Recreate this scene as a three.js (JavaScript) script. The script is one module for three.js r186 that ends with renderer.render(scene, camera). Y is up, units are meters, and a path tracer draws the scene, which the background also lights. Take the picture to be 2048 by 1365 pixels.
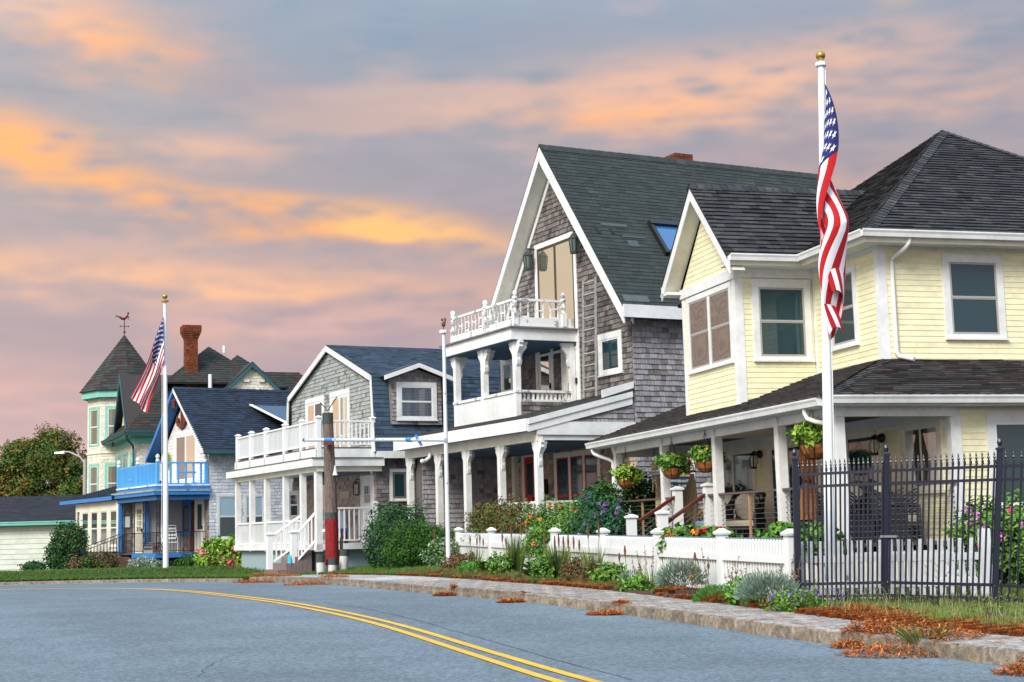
import * as THREE from 'three';
import { ImprovedNoise } from 'three/addons/math/ImprovedNoise.js';

// ---------- camera, exposure, sky, sun ----------
const scene = new THREE.Scene();
const EYE = 1.35, F_PX = 3000;                       // eye height; focal length in pixels of a 2048 x 1365 frame
const camera = new THREE.PerspectiveCamera(2 * Math.atan(682.5 / F_PX) * 180 / Math.PI, 1024 / 682, 0.1, 4000);
camera.position.set(0, EYE, 0);
camera.rotation.set(0.1263, 0, -0.0266);             // tilted up a little, rolled 1.5 degrees
scene.add(camera);
const renderer = new THREE.WebGLRenderer({ antialias: true });
renderer.setSize(1024, 682);
renderer.toneMapping = THREE.LinearToneMapping;
const EXPO = 3.6;
renderer.toneMappingExposure = EXPO;
renderer.shadowMap.enabled = true;

const noise = new ImprovedNoise();
function fbm(x, y, z, o = 4) { let s = 0, a = 0.5; for (let i = 0; i < o; i++) { s += a * noise.noise(x, y, z); x *= 2.03; y *= 2.03; z = z * 1.3 + 7.1; a *= 0.5; } return s; }
const sstep = (a, b, x) => { const t = Math.min(1, Math.max(0, (x - a) / (b - a))); return t * t * (3 - 2 * t); };
const mix = (a, b, t) => a + (b - a) * t;
const SUN_AZ = -150 * Math.PI / 180, SUN_EL = 40 * Math.PI / 180;
const sunDir = new THREE.Vector3(Math.sin(SUN_AZ) * Math.cos(SUN_EL), Math.sin(SUN_EL), -Math.cos(SUN_AZ) * Math.cos(SUN_EL));
{
  // dusk sky: mauve haze, streaks of lit cloud, brighter and bluer overhead, afterglow in the west behind the camera
  const W = 2048, H = 1024, d = new Float32Array(W * H * 4);
  // lit or dark cloud banks: azimuth, elevation (degrees), half sizes, slope, strength, tint
  const OR = [1.0, 0.43, 0.14], PE = [0.92, 0.50, 0.32], YE = [1.05, 0.56, 0.20], PK = [0.78, 0.45, 0.42], GB = [0.20, 0.27, 0.38], GV = [0.29, 0.265, 0.345];
  const banks = [
    [-15, 18.2, 3.6, 1.4, -0.1, 1, OR], [-19, 19.4, 3.2, 1, 0, 0.55, PE], [-18.5, 14.2, 4.6, 1.1, -0.16, 0.95, OR], [-11.5, 14.8, 3.4, 0.42, -0.02, 0.55, PE],
    [-13.5, 12.6, 5.5, 0.8, -0.16, 0.7, OR], [-8, 12.1, 5, 0.6, -0.14, 0.8, OR], [-3.8, 11.6, 3.8, 0.42, -0.16, 1.1, YE], [-14, 10.3, 6, 0.6, -0.05, 0.55, PE],
    [-11, 9.7, 8, 0.55, -0.04, 0.75, PE], [7, 16.6, 7.5, 1.5, 0.02, 0.8, PE], [5, 15.9, 4, 0.6, 0.03, 0.45, OR], [13, 17.4, 5, 1.1, 0.08, 0.5, PE], [17, 15.3, 5, 0.9, 0.1, 0.4, PE],
    [15.2, 19.6, 1.1, 0.8, 0.4, 0.6, YE], [-18, 5.3, 5.5, 1.5, 0, 0.55, PK], [-8, 8.2, 9, 0.7, -0.03, 0.4, PK], [2, 9, 8, 1.2, 0, 0.35, PE], [12, 12.2, 9, 1.5, 0.03, 0.35, PE], [-26, 11, 5, 1.2, -0.1, 0.8, OR],
    [-6, 19.3, 8.5, 1.5, -0.05, 0.75, GB], [14, 19.6, 8, 1.5, 0.03, 0.55, GB], [-10, 16.8, 4.5, 0.9, -0.12, 0.6, GV], [-17, 7.6, 4.5, 1, -0.02, 0.6, GV], [-6, 14, 5, 0.8, -0.1, 0.35, GV], [-2, 6.4, 10, 0.7, 0, 0.35, GV], [-12, 6, 6, 0.8, 0, 0.4, GV],
  ];
  const stops = [[-90, 0.2, 0.17, 0.17], [-1, 0.5, 0.36, 0.36], [0.5, 0.66, 0.48, 0.48], [4, 0.56, 0.39, 0.44], [8, 0.42, 0.335, 0.40], [13, 0.345, 0.325, 0.39], [18, 0.25, 0.30, 0.385], [24, 0.36, 0.41, 0.50], [45, 0.62, 0.74, 0.92], [90, 0.72, 0.88, 1.15]];
  const c = [0, 0, 0];
  for (let j = 0; j < H; j++) {
    const el = ((j + 0.5) / H - 0.5) * 180;
    let k = 1; while (k < stops.length - 1 && el > stops[k][0]) k++;
    const A = stops[k - 1], B = stops[k], t = Math.min(1, Math.max(0, (el - A[0]) / (B[0] - A[0])));
    for (let i = 0; i < W; i++) {
      const lon = ((i + 0.5) / W - 0.5) * 2 * Math.PI;                 // atan2(z, x)
      let az = lon * 180 / Math.PI + 90; if (az > 180) az -= 360;      // 0 looking down the street, positive to the right
      for (let q = 0; q < 3; q++) c[q] = mix(A[q + 1], B[q + 1], t);
      if (el > -3 && el < 60) {
        const cx = Math.cos(lon), cz = Math.sin(lon), fade = sstep(-2, 3, el) * (1 - sstep(35, 60, el));
        // long thin streaks everywhere
        const n = fbm(cx * 2.6 + 3, el * 0.2 + cz * 0.9, cz * 2.6, 5), n2 = fbm(cx * 7 + 11, el * 0.5, cz * 7, 4), n3 = fbm(cx * 20, el * 1.6 + cz * 4, cz * 20 + 5, 5), n4 = fbm(cx * 30 + el * 0.5, el * 4.2 + cx * 9, cz * 30, 3);
        const lit = sstep(0.02, 0.34, n + 0.45 * n2 + 0.2 * n3) * fade * 0.42, dark = sstep(0.03, 0.36, -n + 0.35 * n2 + 0.2 * n3) * fade * 0.4;
        for (let q = 0; q < 3; q++) { c[q] = mix(c[q], PE[q], lit); c[q] = mix(c[q], GV[q], dark); c[q] *= 1 + 0.12 * n3 + 0.10 * n4; }
        if (az > -45 && az < 45) {
          const wx = az + 2.2 * n2 + 1.2 * n3, wy = el + 1.1 * n + 0.7 * n2 + 0.5 * n3 + 0.3 * n4;
          for (const b of banks) {
            const dx = (wx - b[0]) / b[2], dy = (wy - b[1] - b[4] * (wx - b[0])) / b[3], r2 = dx * dx + dy * dy;
            if (r2 < 6) { const w = Math.min(1, b[5] * Math.exp(-r2) * (0.85 + 1.5 * n3 + 1.2 * n4 + 0.6 * n2)); if (w > 0) for (let q = 0; q < 3; q++) c[q] = mix(c[q], b[6][q], w); }
          }
        }
      }
      // afterglow in the west (left and behind), wide and soft
      const dz = Math.abs(((az + 125 + 540) % 360) - 180), west = Math.exp(-(dz * dz) / (2 * 55 * 55)) * Math.exp(-((el - 12) ** 2) / (2 * 20 * 20)) * (el > -2 ? 1 : 0);
      c[0] += west * 0.85; c[1] += west * 0.66; c[2] += west * 0.34;
      // clear blue dusk sky opposite the glow and overhead
      const up = sstep(8, 50, el) + 0.6 * sstep(70, 150, Math.abs(az)) * sstep(-2, 6, el); c[0] += 0.22 * up; c[1] += 0.38 * up; c[2] += 0.58 * up;
      const e = (j * W + i) * 4; d[e] = c[0] / EXPO; d[e + 1] = c[1] / EXPO; d[e + 2] = c[2] / EXPO; d[e + 3] = 1;
    }
  }
  const sky = new THREE.DataTexture(d, W, H, THREE.RGBAFormat, THREE.FloatType);
  sky.mapping = THREE.EquirectangularReflectionMapping; sky.magFilter = sky.minFilter = THREE.LinearFilter; sky.needsUpdate = true;
  scene.background = sky; scene.environment = sky;
}
const sun = new THREE.DirectionalLight(new THREE.Color(1, 0.94, 0.80), 1.15);
sun.position.copy(sunDir).multiplyScalar(120); sun.target.position.set(0, 0, -40); sun.position.z -= 40;
sun.castShadow = true; sun.shadow.radius = 45; sun.shadow.mapSize.set(4096, 4096);
{ const s = sun.shadow.camera; s.left = -60; s.right = 60; s.top = 60; s.bottom = -60; s.near = 1; s.far = 300; }
scene.add(sun, sun.target);

// ---------- random numbers, textures, materials ----------
function rng32(a) { return () => { a |= 0; a = a + 0x6D2B79F5 | 0; let t = Math.imul(a ^ a >>> 15, 1 | a); t = t + Math.imul(t ^ t >>> 7, 61 | t) ^ t; return ((t ^ t >>> 14) >>> 0) / 4294967296; }; }
const R = rng32(20240611);
const rr = (a, b) => a + (b - a) * R();
const pick = (a) => a[Math.floor(R() * a.length)];
function lattice(nx, ny, seed) {
  const r = rng32(seed), a = new Float32Array(nx * ny); for (let i = 0; i < nx * ny; i++) a[i] = r();
  return (x, y) => { const xi = Math.floor(x), yi = Math.floor(y), fx = x - xi, fy = y - yi, sx = fx * fx * (3 - 2 * fx), sy = fy * fy * (3 - 2 * fy), X = xi % nx, Y = yi % ny, X1 = (X + 1) % nx, Y1 = (Y + 1) % ny; return mix(mix(a[Y * nx + X], a[Y * nx + X1], sx), mix(a[Y1 * nx + X], a[Y1 * nx + X1], sx), sy); };
}
// a tiling texture: fn(u, v, noise(fx, fy)) -> grey or [r, g, b] (sRGB 0..1); metres = size of one repeat
function tex(size, metres, fn, colour = true) {
  const d = new Uint8Array(size * size * 4), L = {};
  const nz = (u, v, fx, fy, s = 1) => (L[fx + '_' + fy + '_' + s] ??= lattice(fx, fy, s * 977 + fx + 31 * fy))(u * fx, v * fy);
  for (let j = 0; j < size; j++) for (let i = 0; i < size; i++) {
    const r = fn(i / size, j / size, nz), e = (j * size + i) * 4;
    for (let q = 0; q < 3; q++) d[e + q] = 255 * Math.min(1, Math.max(0, typeof r === 'number' ? r : r[q]));
    d[e + 3] = 255;
  }
  const t = new THREE.DataTexture(d, size, size); t.wrapS = t.wrapT = THREE.RepeatWrapping; t.magFilter = THREE.LinearFilter; t.minFilter = THREE.LinearMipmapLinearFilter; t.generateMipmaps = true;
  if (colour) t.colorSpace = THREE.SRGBColorSpace;
  t.repeat.set(1 / metres, 1 / metres); t.needsUpdate = true; return t;
}
const T = {
  paint: tex(256, 1.7, (u, v, n) => 0.93 + 0.05 * n(u, v, 6, 6) + 0.05 * n(u, v, 24, 24, 2) - 0.06 * n(u, v, 3, 3, 3)),
  worn: tex(512, 2.3, (u, v, n) => { const a = n(u, v, 5, 5) * 0.5 + n(u, v, 17, 17, 2) * 0.3 + n(u, v, 60, 60, 3) * 0.2, s = sstep(0.66, 0.74, a); return [0.95 - 0.28 * s, 0.95 - 0.28 * s, 0.95 - 0.27 * s]; }),
  grain: tex(256, 0.5, (u, v, n) => 0.62 + 0.22 * n(u, v, 64, 4) + 0.16 * n(u, v, 128, 8, 2) + 0.1 * n(u, v, 8, 8, 3) - 0.12 * sstep(0.72, 0.9, n(u, v, 48, 3, 4))),
  grit: tex(256, 0.35, (u, v, n) => 0.55 + 0.3 * n(u, v, 128, 128) + 0.18 * n(u, v, 40, 40, 2) + 0.08 * n(u, v, 7, 7, 3)),
  asphalt: tex(1024, 5, (u, v, n) => { const f = n(u, v, 512, 512), m = n(u, v, 150, 150, 2), b = n(u, v, 5, 5, 3) * 0.6 + n(u, v, 13, 13, 4) * 0.4; const g = 0.62 + 0.24 * (f - 0.5) + 0.2 * (m - 0.5) + 0.10 * (b - 0.5); return [g, g, g]; }),
  blotch: tex(512, 9, (u, v, n) => 0.72 + 0.2 * (n(u, v, 6, 6) - 0.5) + 0.16 * (n(u, v, 18, 18, 2) - 0.5) + 0.3 * (n(u, v, 200, 200, 3) - 0.5)),
  stone: tex(512, 1.3, (u, v, n) => { const g = 0.66 + 0.2 * (n(u, v, 8, 8) - 0.5) + 0.25 * (n(u, v, 30, 30, 2) - 0.5) + 0.25 * (n(u, v, 160, 160, 3) - 0.5), s = sstep(0.6, 0.8, n(u, v, 6, 6, 5)) * 0.1; return [g, g - s * 0.5, g - s]; }),
  soil: tex(512, 1.1, (u, v, n) => { const a = n(u, v, 120, 120), b = n(u, v, 30, 30, 2); const k = 0.45 + 0.35 * (a - 0.3) + 0.25 * (b - 0.5); return [k, k * 0.93, k * 0.85]; }),
  moire: tex(512, 1.15, (u, v, n) => { const a = n(u, v, 2, 2) + 0.35 * n(u, v, 4, 4, 2), s = Math.sin(a * 75); const k = 0.8 + 0.07 * s; return [k, k * 0.96, k * 0.93]; }),
  bark: tex(256, 0.8, (u, v, n) => 0.45 + 0.35 * n(u, v, 32, 3) + 0.25 * n(u, v, 64, 12, 2)),
};
function mat(r, g, b, o = {}) {
  const { map, rough = 0.75, bump, phys, ...rest } = o;
  const m = new (phys ? THREE.MeshPhysicalMaterial : THREE.MeshStandardMaterial)({ color: new THREE.Color().setRGB(r, g, b), roughness: rough, vertexColors: true, side: THREE.DoubleSide, ...rest });
  if (map) m.map = map;
  if (bump) { m.bumpMap = map; m.bumpScale = bump; }
  return m;
}
const M = {
  white: mat(0.80, 0.81, 0.82, { map: T.paint, rough: 0.55 }), wornWhite: mat(0.84, 0.85, 0.85, { map: T.worn, rough: 0.7 }), vinyl: mat(0.76, 0.78, 0.8, { rough: 0.35 }),
  cream: mat(0.93, 0.875, 0.60, { map: T.paint, rough: 0.6 }), creamTrim: mat(0.82, 0.79, 0.68, { map: T.paint, rough: 0.6 }),
  shingleWood: mat(0.42, 0.40, 0.41, { map: T.grain, rough: 0.9, bump: 0.003 }), roofGrit: mat(0.5, 0.5, 0.5, { map: T.grit, rough: 0.95, bump: 0.002 }),
  dark: mat(0.012, 0.014, 0.018, { rough: 0.9 }), greyVinyl: mat(0.36, 0.35, 0.34, { rough: 0.45 }), brownFrame: mat(0.05, 0.035, 0.028, { rough: 0.5 }),
  glass: new THREE.MeshPhysicalMaterial({ color: 0xffffff, roughness: 0.02, transmission: 1, thickness: 0, ior: 1.6, side: THREE.DoubleSide }),
  mirror: new THREE.MeshPhysicalMaterial({ color: new THREE.Color().setRGB(0.80, 0.76, 0.60), roughness: 0.03, metalness: 0.92, side: THREE.DoubleSide }),
  dimMirror: new THREE.MeshPhysicalMaterial({ color: new THREE.Color().setRGB(0.36, 0.32, 0.30), roughness: 0.05, metalness: 0.9, side: THREE.DoubleSide }),
  screen: mat(0.26, 0.215, 0.19, { map: T.moire, rough: 0.35 }),
  darkGlass: new THREE.MeshPhysicalMaterial({ color: new THREE.Color().setRGB(0.016, 0.045, 0.056), roughness: 0.04, ior: 1.62, side: THREE.DoubleSide }),
  blind: mat(0.16, 0.19, 0.23, { rough: 0.6 }), shade: mat(0.55, 0.66, 0.75, { rough: 0.8 }), curtain: mat(0.42, 0.45, 0.43, { rough: 0.9 }), roomTeal: mat(0.03, 0.05, 0.055, { rough: 0.9 }), roomWarm: mat(0.6, 0.42, 0.2, { rough: 0.9 }),
  mahogany: mat(0.16, 0.035, 0.02, { map: T.grain, rough: 0.4 }), greyWood: mat(0.17, 0.12, 0.11, { map: T.grain, rough: 0.7 }), steel: mat(0.35, 0.36, 0.38, { rough: 0.35, metalness: 0.8 }), copper: mat(0.62, 0.36, 0.22, { rough: 0.35, metalness: 0.4 }),
  black: mat(0.012, 0.012, 0.014, { rough: 0.45 }), iron: mat(0.008, 0.011, 0.028, { rough: 0.38 }), blueTrim: mat(0.04, 0.22, 0.62, { map: T.paint, rough: 0.5 }), blueRail: mat(0.09, 0.42, 0.88, { map: T.paint, rough: 0.5 }), blueDeep: mat(0.025, 0.13, 0.33, { map: T.paint, rough: 0.6 }),
  teal: mat(0.22, 0.60, 0.50, { map: T.paint, rough: 0.6 }), tealDark: mat(0.025, 0.11, 0.13, { map: T.paint, rough: 0.6 }), ivory: mat(0.86, 0.84, 0.68, { map: T.paint, rough: 0.8 }),
  brick: mat(0.46, 0.11, 0.04, { map: T.stone, rough: 0.9 }), granite: mat(0.50, 0.42, 0.33, { map: T.stone, rough: 0.9, bump: 0.006 }), concrete: mat(0.42, 0.45, 0.46, { map: T.stone, rough: 0.9 }), fieldstone: mat(0.26, 0.17, 0.11, { map: T.stone, rough: 0.9, bump: 0.01 }),
  slateBlue: mat(0.05, 0.10, 0.16, { map: T.paint, rough: 0.7 }), red: mat(0.52, 0.02, 0.018, { map: T.paint, rough: 0.5 }), poleWood: mat(0.25, 0.19, 0.16, { map: T.bark, rough: 0.9, bump: 0.006 }), poleRed: mat(0.40, 0.012, 0.012, { map: T.bark, rough: 0.85, bump: 0.004 }), verdigris: mat(0.075, 0.10, 0.095, { map: T.bark, rough: 0.8 }),
  leaf: mat(1, 1, 1, { rough: 0.9 }), bark: mat(0.12, 0.085, 0.06, { map: T.bark, rough: 0.95 }), terracotta: mat(0.55, 0.20, 0.055, { map: T.grit, rough: 0.9 }), gold: mat(0.45, 0.30, 0.06, { rough: 0.3, metalness: 0.8 }), rust: mat(0.14, 0.025, 0.014, { rough: 0.8 }),
  canvas: mat(0.62, 0.52, 0.34, { rough: 0.95 }), cushion: mat(0.72, 0.66, 0.52, { rough: 0.95 }), wicker: mat(0.02, 0.02, 0.028, { rough: 0.5 }), potBlue: mat(0.10, 0.22, 0.33, { map: T.paint, rough: 0.35 }), ceilingWood: mat(0.12, 0.028, 0.016, { map: T.grain, rough: 0.5 }), ceilingBlue: mat(0.05, 0.13, 0.22, { map: T.paint, rough: 0.7 }),
};
// ---------- geometry builder: collects flat or smooth triangles with uv in metres and a vertex tint ----------
const V = { sub: (a, b) => [a[0] - b[0], a[1] - b[1], a[2] - b[2]], add: (a, b, k = 1) => [a[0] + b[0] * k, a[1] + b[1] * k, a[2] + b[2] * k], mul: (a, k) => [a[0] * k, a[1] * k, a[2] * k], dot: (a, b) => a[0] * b[0] + a[1] * b[1] + a[2] * b[2], cross: (a, b) => [a[1] * b[2] - a[2] * b[1], a[2] * b[0] - a[0] * b[2], a[0] * b[1] - a[1] * b[0]], len: (a) => Math.hypot(a[0], a[1], a[2]), norm: (a) => { const l = Math.hypot(a[0], a[1], a[2]) || 1; return [a[0] / l, a[1] / l, a[2] / l]; }, lerp: (a, b, t) => [mix(a[0], b[0], t), mix(a[1], b[1], t), mix(a[2], b[2], t)] };
const WHITE = [1, 1, 1];
class G {
  constructor() { this.p = []; this.n = []; this.u = []; this.c = []; }
  vert(a, n, u, col) { this.p.push(a[0], a[1], a[2]); this.n.push(n[0], n[1], n[2]); this.u.push(u[0], u[1]); this.c.push(col[0], col[1], col[2]); }
  tri(a, b, c, col = WHITE, uvs, ns) {
    const n = ns ? null : V.norm(V.cross(V.sub(b, a), V.sub(c, a)));
    const f = n ?? ns[0], ax = Math.abs(f[0]), ay = Math.abs(f[1]), az = Math.abs(f[2]);
    const uv = (q) => ay > ax && ay > az ? [q[0], q[2]] : ax > az ? [q[2], q[1]] : [q[0], q[1]];
    [a, b, c].forEach((q, i) => this.vert(q, ns ? ns[i] : n, uvs ? uvs[i] : uv(q), col));
  }
  quad(a, b, c, d, col = WHITE, uvs, ns) { this.tri(a, b, c, col, uvs && [uvs[0], uvs[1], uvs[2]], ns && [ns[0], ns[1], ns[2]]); this.tri(a, c, d, col, uvs && [uvs[0], uvs[2], uvs[3]], ns && [ns[0], ns[2], ns[3]]); }
  // eight corners: 0-3 round one end, 4-7 the matching ones of the other end
  hexa(q, col = WHITE, uvo) {
    const m = V.mul(q.reduce((s, p) => V.add(s, p), [0, 0, 0]), 1 / 8);
    for (const f of [[0, 1, 2, 3], [4, 5, 6, 7], [0, 1, 5, 4], [1, 2, 6, 5], [2, 3, 7, 6], [3, 0, 4, 7]]) {
      let [a, b, c, d] = f.map((i) => q[i]); const n = V.cross(V.sub(c, a), V.sub(d, b));
      if (V.dot(n, V.sub(V.mul(V.add(V.add(a, b), V.add(c, d)), 0.25), m)) < 0) [b, d] = [d, b];
      if (uvo) { const k = (s) => [V.dot(s, uvo.A) + uvo.o[0], V.dot(s, uvo.B) + uvo.o[1] + V.dot(s, uvo.N)]; this.quad(a, b, c, d, col, [k(a), k(b), k(c), k(d)]); } else this.quad(a, b, c, d, col);
    }
    return this;
  }
  box(x0, x1, y0, y1, z0, z1, col) { return this.hexa([[x0, y0, z0], [x1, y0, z0], [x1, y0, z1], [x0, y0, z1], [x0, y1, z0], [x1, y1, z0], [x1, y1, z1], [x0, y1, z1]], col); }
  // box in a house's own terms: u along the front (away from the eye), y up, v into the house
  hb(u0, u1, y0, y1, v0, v1, col) { return this.box(v0, v1, y0, y1, -u1, -u0, col); }
  // box on a plane: a along, b up the plane, n out of it
  pb(P, a0, a1, b0, b1, n0, n1, col) { const k = (a, b, n) => P.at(a, b, n); return this.hexa([k(a0, b0, n0), k(a1, b0, n0), k(a1, b0, n1), k(a0, b0, n1), k(a0, b1, n0), k(a1, b1, n0), k(a1, b1, n1), k(a0, b1, n1)], col); }
  bar(A, B, w, h = w, col, up = [0, 1, 0]) {
    const d = V.norm(V.sub(B, A)); let s = V.cross(d, up); if (V.len(s) < 1e-4) s = V.cross(d, [1, 0, 0]); s = V.norm(s); const t = V.norm(V.cross(s, d));
    const e = (P) => [[-1, -1], [1, -1], [1, 1], [-1, 1]].map(([i, j]) => V.add(V.add(P, s, i * w / 2), t, j * h / 2));
    return this.hexa([...e(A), ...e(B)], col);
  }
  tube(pts, r, seg = 8, col = WHITE, caps = true) {
    const rings = []; let s0 = null;
    for (let i = 0; i < pts.length; i++) {
      const d = V.norm(V.sub(pts[Math.min(i + 1, pts.length - 1)], pts[Math.max(i - 1, 0)]));
      let s = s0 ? V.sub(s0, V.mul(d, V.dot(s0, d))) : V.cross(d, Math.abs(d[1]) > 0.9 ? [1, 0, 0] : [0, 1, 0]); s = V.norm(s); s0 = s;
      const t = V.cross(d, s), rad = typeof r === 'function' ? r(i / (pts.length - 1)) : r, ring = [];
      for (let k = 0; k < seg; k++) { const a = k / seg * 2 * Math.PI, n = V.add(V.mul(s, Math.cos(a)), t, Math.sin(a)); ring.push([V.add(pts[i], n, rad), n]); }
      rings.push(ring);
    }
    let L = 0;
    for (let i = 0; i + 1 < rings.length; i++) {
      const l = V.len(V.sub(pts[i + 1], pts[i])), rad = typeof r === 'function' ? r(0.5) : r;
      for (let k = 0; k < seg; k++) { const m = (k + 1) % seg, A = rings[i][k], B = rings[i][m], C = rings[i + 1][m], D = rings[i + 1][k], u0 = k / seg * rad * 6.28, u1 = (k + 1) / seg * rad * 6.28; this.quad(A[0], B[0], C[0], D[0], col, [[u0, L], [u1, L], [u1, L + l], [u0, L + l]], [A[1], B[1], C[1], D[1]]); }
      L += l;
    }
    if (caps) for (const [ring, c] of [[rings[0], pts[0]], [rings.at(-1), pts.at(-1)]]) for (let k = 0; k < seg; k++) this.tri(c, ring[k][0], ring[(k + 1) % seg][0], col);
    return this;
  }
  lathe(c, prof, seg = 12, col = WHITE, rot = 0) {
    const P = (i, k) => { const a = rot + k / seg * 2 * Math.PI; return [c[0] + prof[i][0] * Math.cos(a), c[1] + prof[i][1], c[2] + prof[i][0] * Math.sin(a)]; };
    for (let i = 0; i + 1 < prof.length; i++) for (let k = 0; k < seg; k++) { if (prof[i][0] > 1e-5) this.tri(P(i, k), P(i + 1, k + 1), P(i, k + 1), col); if (prof[i + 1][0] > 1e-5) this.tri(P(i, k), P(i + 1, k), P(i + 1, k + 1), col); }
    return this;
  }
  ball(c, r, seg = 10, col, sy = 1) { const pr = []; for (let i = 0; i <= seg / 2 + 1; i++) { const a = -Math.PI / 2 + Math.PI * i / (seg / 2 + 1); pr.push([r * Math.cos(a), r * sy * Math.sin(a)]); } const k = this.p.length; this.lathe(c, pr, seg, col); for (let i = k; i < this.p.length; i += 3) { const n = V.norm([this.p[i] - c[0], (this.p[i + 1] - c[1]) / sy, this.p[i + 2] - c[2]]); this.n[i] = n[0]; this.n[i + 1] = n[1]; this.n[i + 2] = n[2]; } return this; }
  // flat outline pushed along a vector
  prism(poly, e, col = WHITE) {
    const c = V.mul(poly.reduce((s, p) => V.add(s, p), [0, 0, 0]), 1 / poly.length), m = V.add(c, e, 0.5);
    const shape = new THREE.Shape(), n = V.norm(e); let s = V.norm(V.cross(n, Math.abs(n[1]) > 0.9 ? [1, 0, 0] : [0, 1, 0])); const t = V.cross(n, s);
    const pts2 = poly.map((p) => new THREE.Vector2(V.dot(p, s), V.dot(p, t)));
    for (const f of THREE.ShapeUtils.triangulateShape(pts2, [])) for (const o of [0, 1]) { let [a, b, d] = f.map((i) => o ? V.add(poly[i], e) : poly[i]); if (V.dot(V.cross(V.sub(b, a), V.sub(d, a)), V.mul(e, o ? 1 : -1)) < 0) [b, d] = [d, b]; this.tri(a, b, d, col); }
    const ccw = !THREE.ShapeUtils.isClockWise(pts2);
    for (let i = 0; i < poly.length; i++) { let a = poly[i], b = poly[(i + 1) % poly.length]; if (!ccw) [a, b] = [b, a]; const N = V.cross(V.sub(b, a), e); if (V.dot(N, N) < 1e-14) continue; this.quad(a, b, V.add(b, e), V.add(a, e), col); }
    return this;
  }
  add(g) { for (const k of ['p', 'n', 'u', 'c']) { const s = g[k], d = this[k]; for (let i = 0; i < s.length; i++) d.push(s[i]); } return this; }
  mid() { let x = 0, y = 0, z = 0; const n = this.p.length / 3; for (let i = 0; i < this.p.length; i += 3) { x += this.p[i]; y += this.p[i + 1]; z += this.p[i + 2]; } return [x / n, y / n, z / n]; }
  geo() { const g = new THREE.BufferGeometry(), f = (a, n) => new THREE.BufferAttribute(new Float32Array(a), n); g.setAttribute('position', f(this.p, 3)); g.setAttribute('normal', f(this.n, 3)); g.setAttribute('uv', f(this.u, 2)); g.setAttribute('color', f(this.c, 3)); return g; }
  build(name, material, parent) { const m = new THREE.Mesh(this.geo(), material); m.name = name; m.castShadow = m.receiveShadow = true; parent.add(m); return m; }
}
const g = () => new G();

// ---------- objects ----------
const used = {};
function numbered(name) { const k = used[name] = (used[name] ?? 0) + 1; return k === 1 ? name : name + '_' + String(k - 1).padStart(3, '0'); }
function thing(name, label, category, [x, y, z] = [0, 0, 0], turn = 0, group) {
  const o = new THREE.Group(); o.name = numbered(name); scene.add(o); o.position.set(x, y, z); o.rotation.y = turn;
  o.userData = { label, category }; if (group) o.userData.group = group; return o;
}
function dup(src, name, label, [x, y, z], turn = src.rotation.y, scale = 1) { const c = src.clone(); c.name = numbered(name); c.userData = { ...src.userData, label }; scene.add(c); c.position.set(x, y, z); c.rotation.y = turn; c.scale.setScalar(scale); return c; }
function struct(mesh) { mesh.userData.kind = 'structure'; return mesh; }

// a plane in local coordinates: O origin, A along, B up it, N out of it
class Plane { constructor(O, A, B, N) { Object.assign(this, { O, A, B, N }); } at(a, b, n = 0) { const { O, A, B, N } = this; return [O[0] + A[0] * a + B[0] * b + N[0] * n, O[1] + A[1] * a + B[1] * b + N[1] * n, O[2] + A[2] * a + B[2] * b + N[2] * n]; } }
const UP = [0, 1, 0];
const front = (v) => new Plane([v, 0, 0], [0, 0, -1], UP, [-1, 0, 0]);         // a = u, faces the street
const side = (u) => new Plane([0, 0, -u], [1, 0, 0], UP, [0, 0, 1]);           // a = v, faces the eye
const L = (u, y, v) => [v, y, -u];
// roof plane rising into +u (from an eave at u0) or into +v (from an eave at v0)
const slopeU = (u0, y0, k) => { const l = Math.hypot(1, k); return new Plane(L(u0, y0, 0), [1, 0, 0], V.mul(L(1, k, 0), 1 / l), V.mul(L(-k, 1, 0), 1 / l)); };
const slopeV = (v0, y0, k) => { const l = Math.hypot(1, k); return new Plane(L(0, y0, v0), [0, 0, -1], V.mul(L(0, k, 1), 1 / l), V.mul(L(0, 1, -k), 1 / l)); };

// where a horizontal line at height b crosses a convex outline
function span(poly, b) { let lo = Infinity, hi = -Infinity; for (let i = 0; i < poly.length; i++) { const p = poly[i], q = poly[(i + 1) % poly.length]; if ((p[1] - b) * (q[1] - b) > 0) continue; const t = Math.abs(q[1] - p[1]) < 1e-9 ? null : (b - p[1]) / (q[1] - p[1]); for (const a of t === null ? [p[0], q[0]] : [p[0] + (q[0] - p[0]) * t]) { lo = Math.min(lo, a); hi = Math.max(hi, a); } } return [lo, hi]; }
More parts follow.
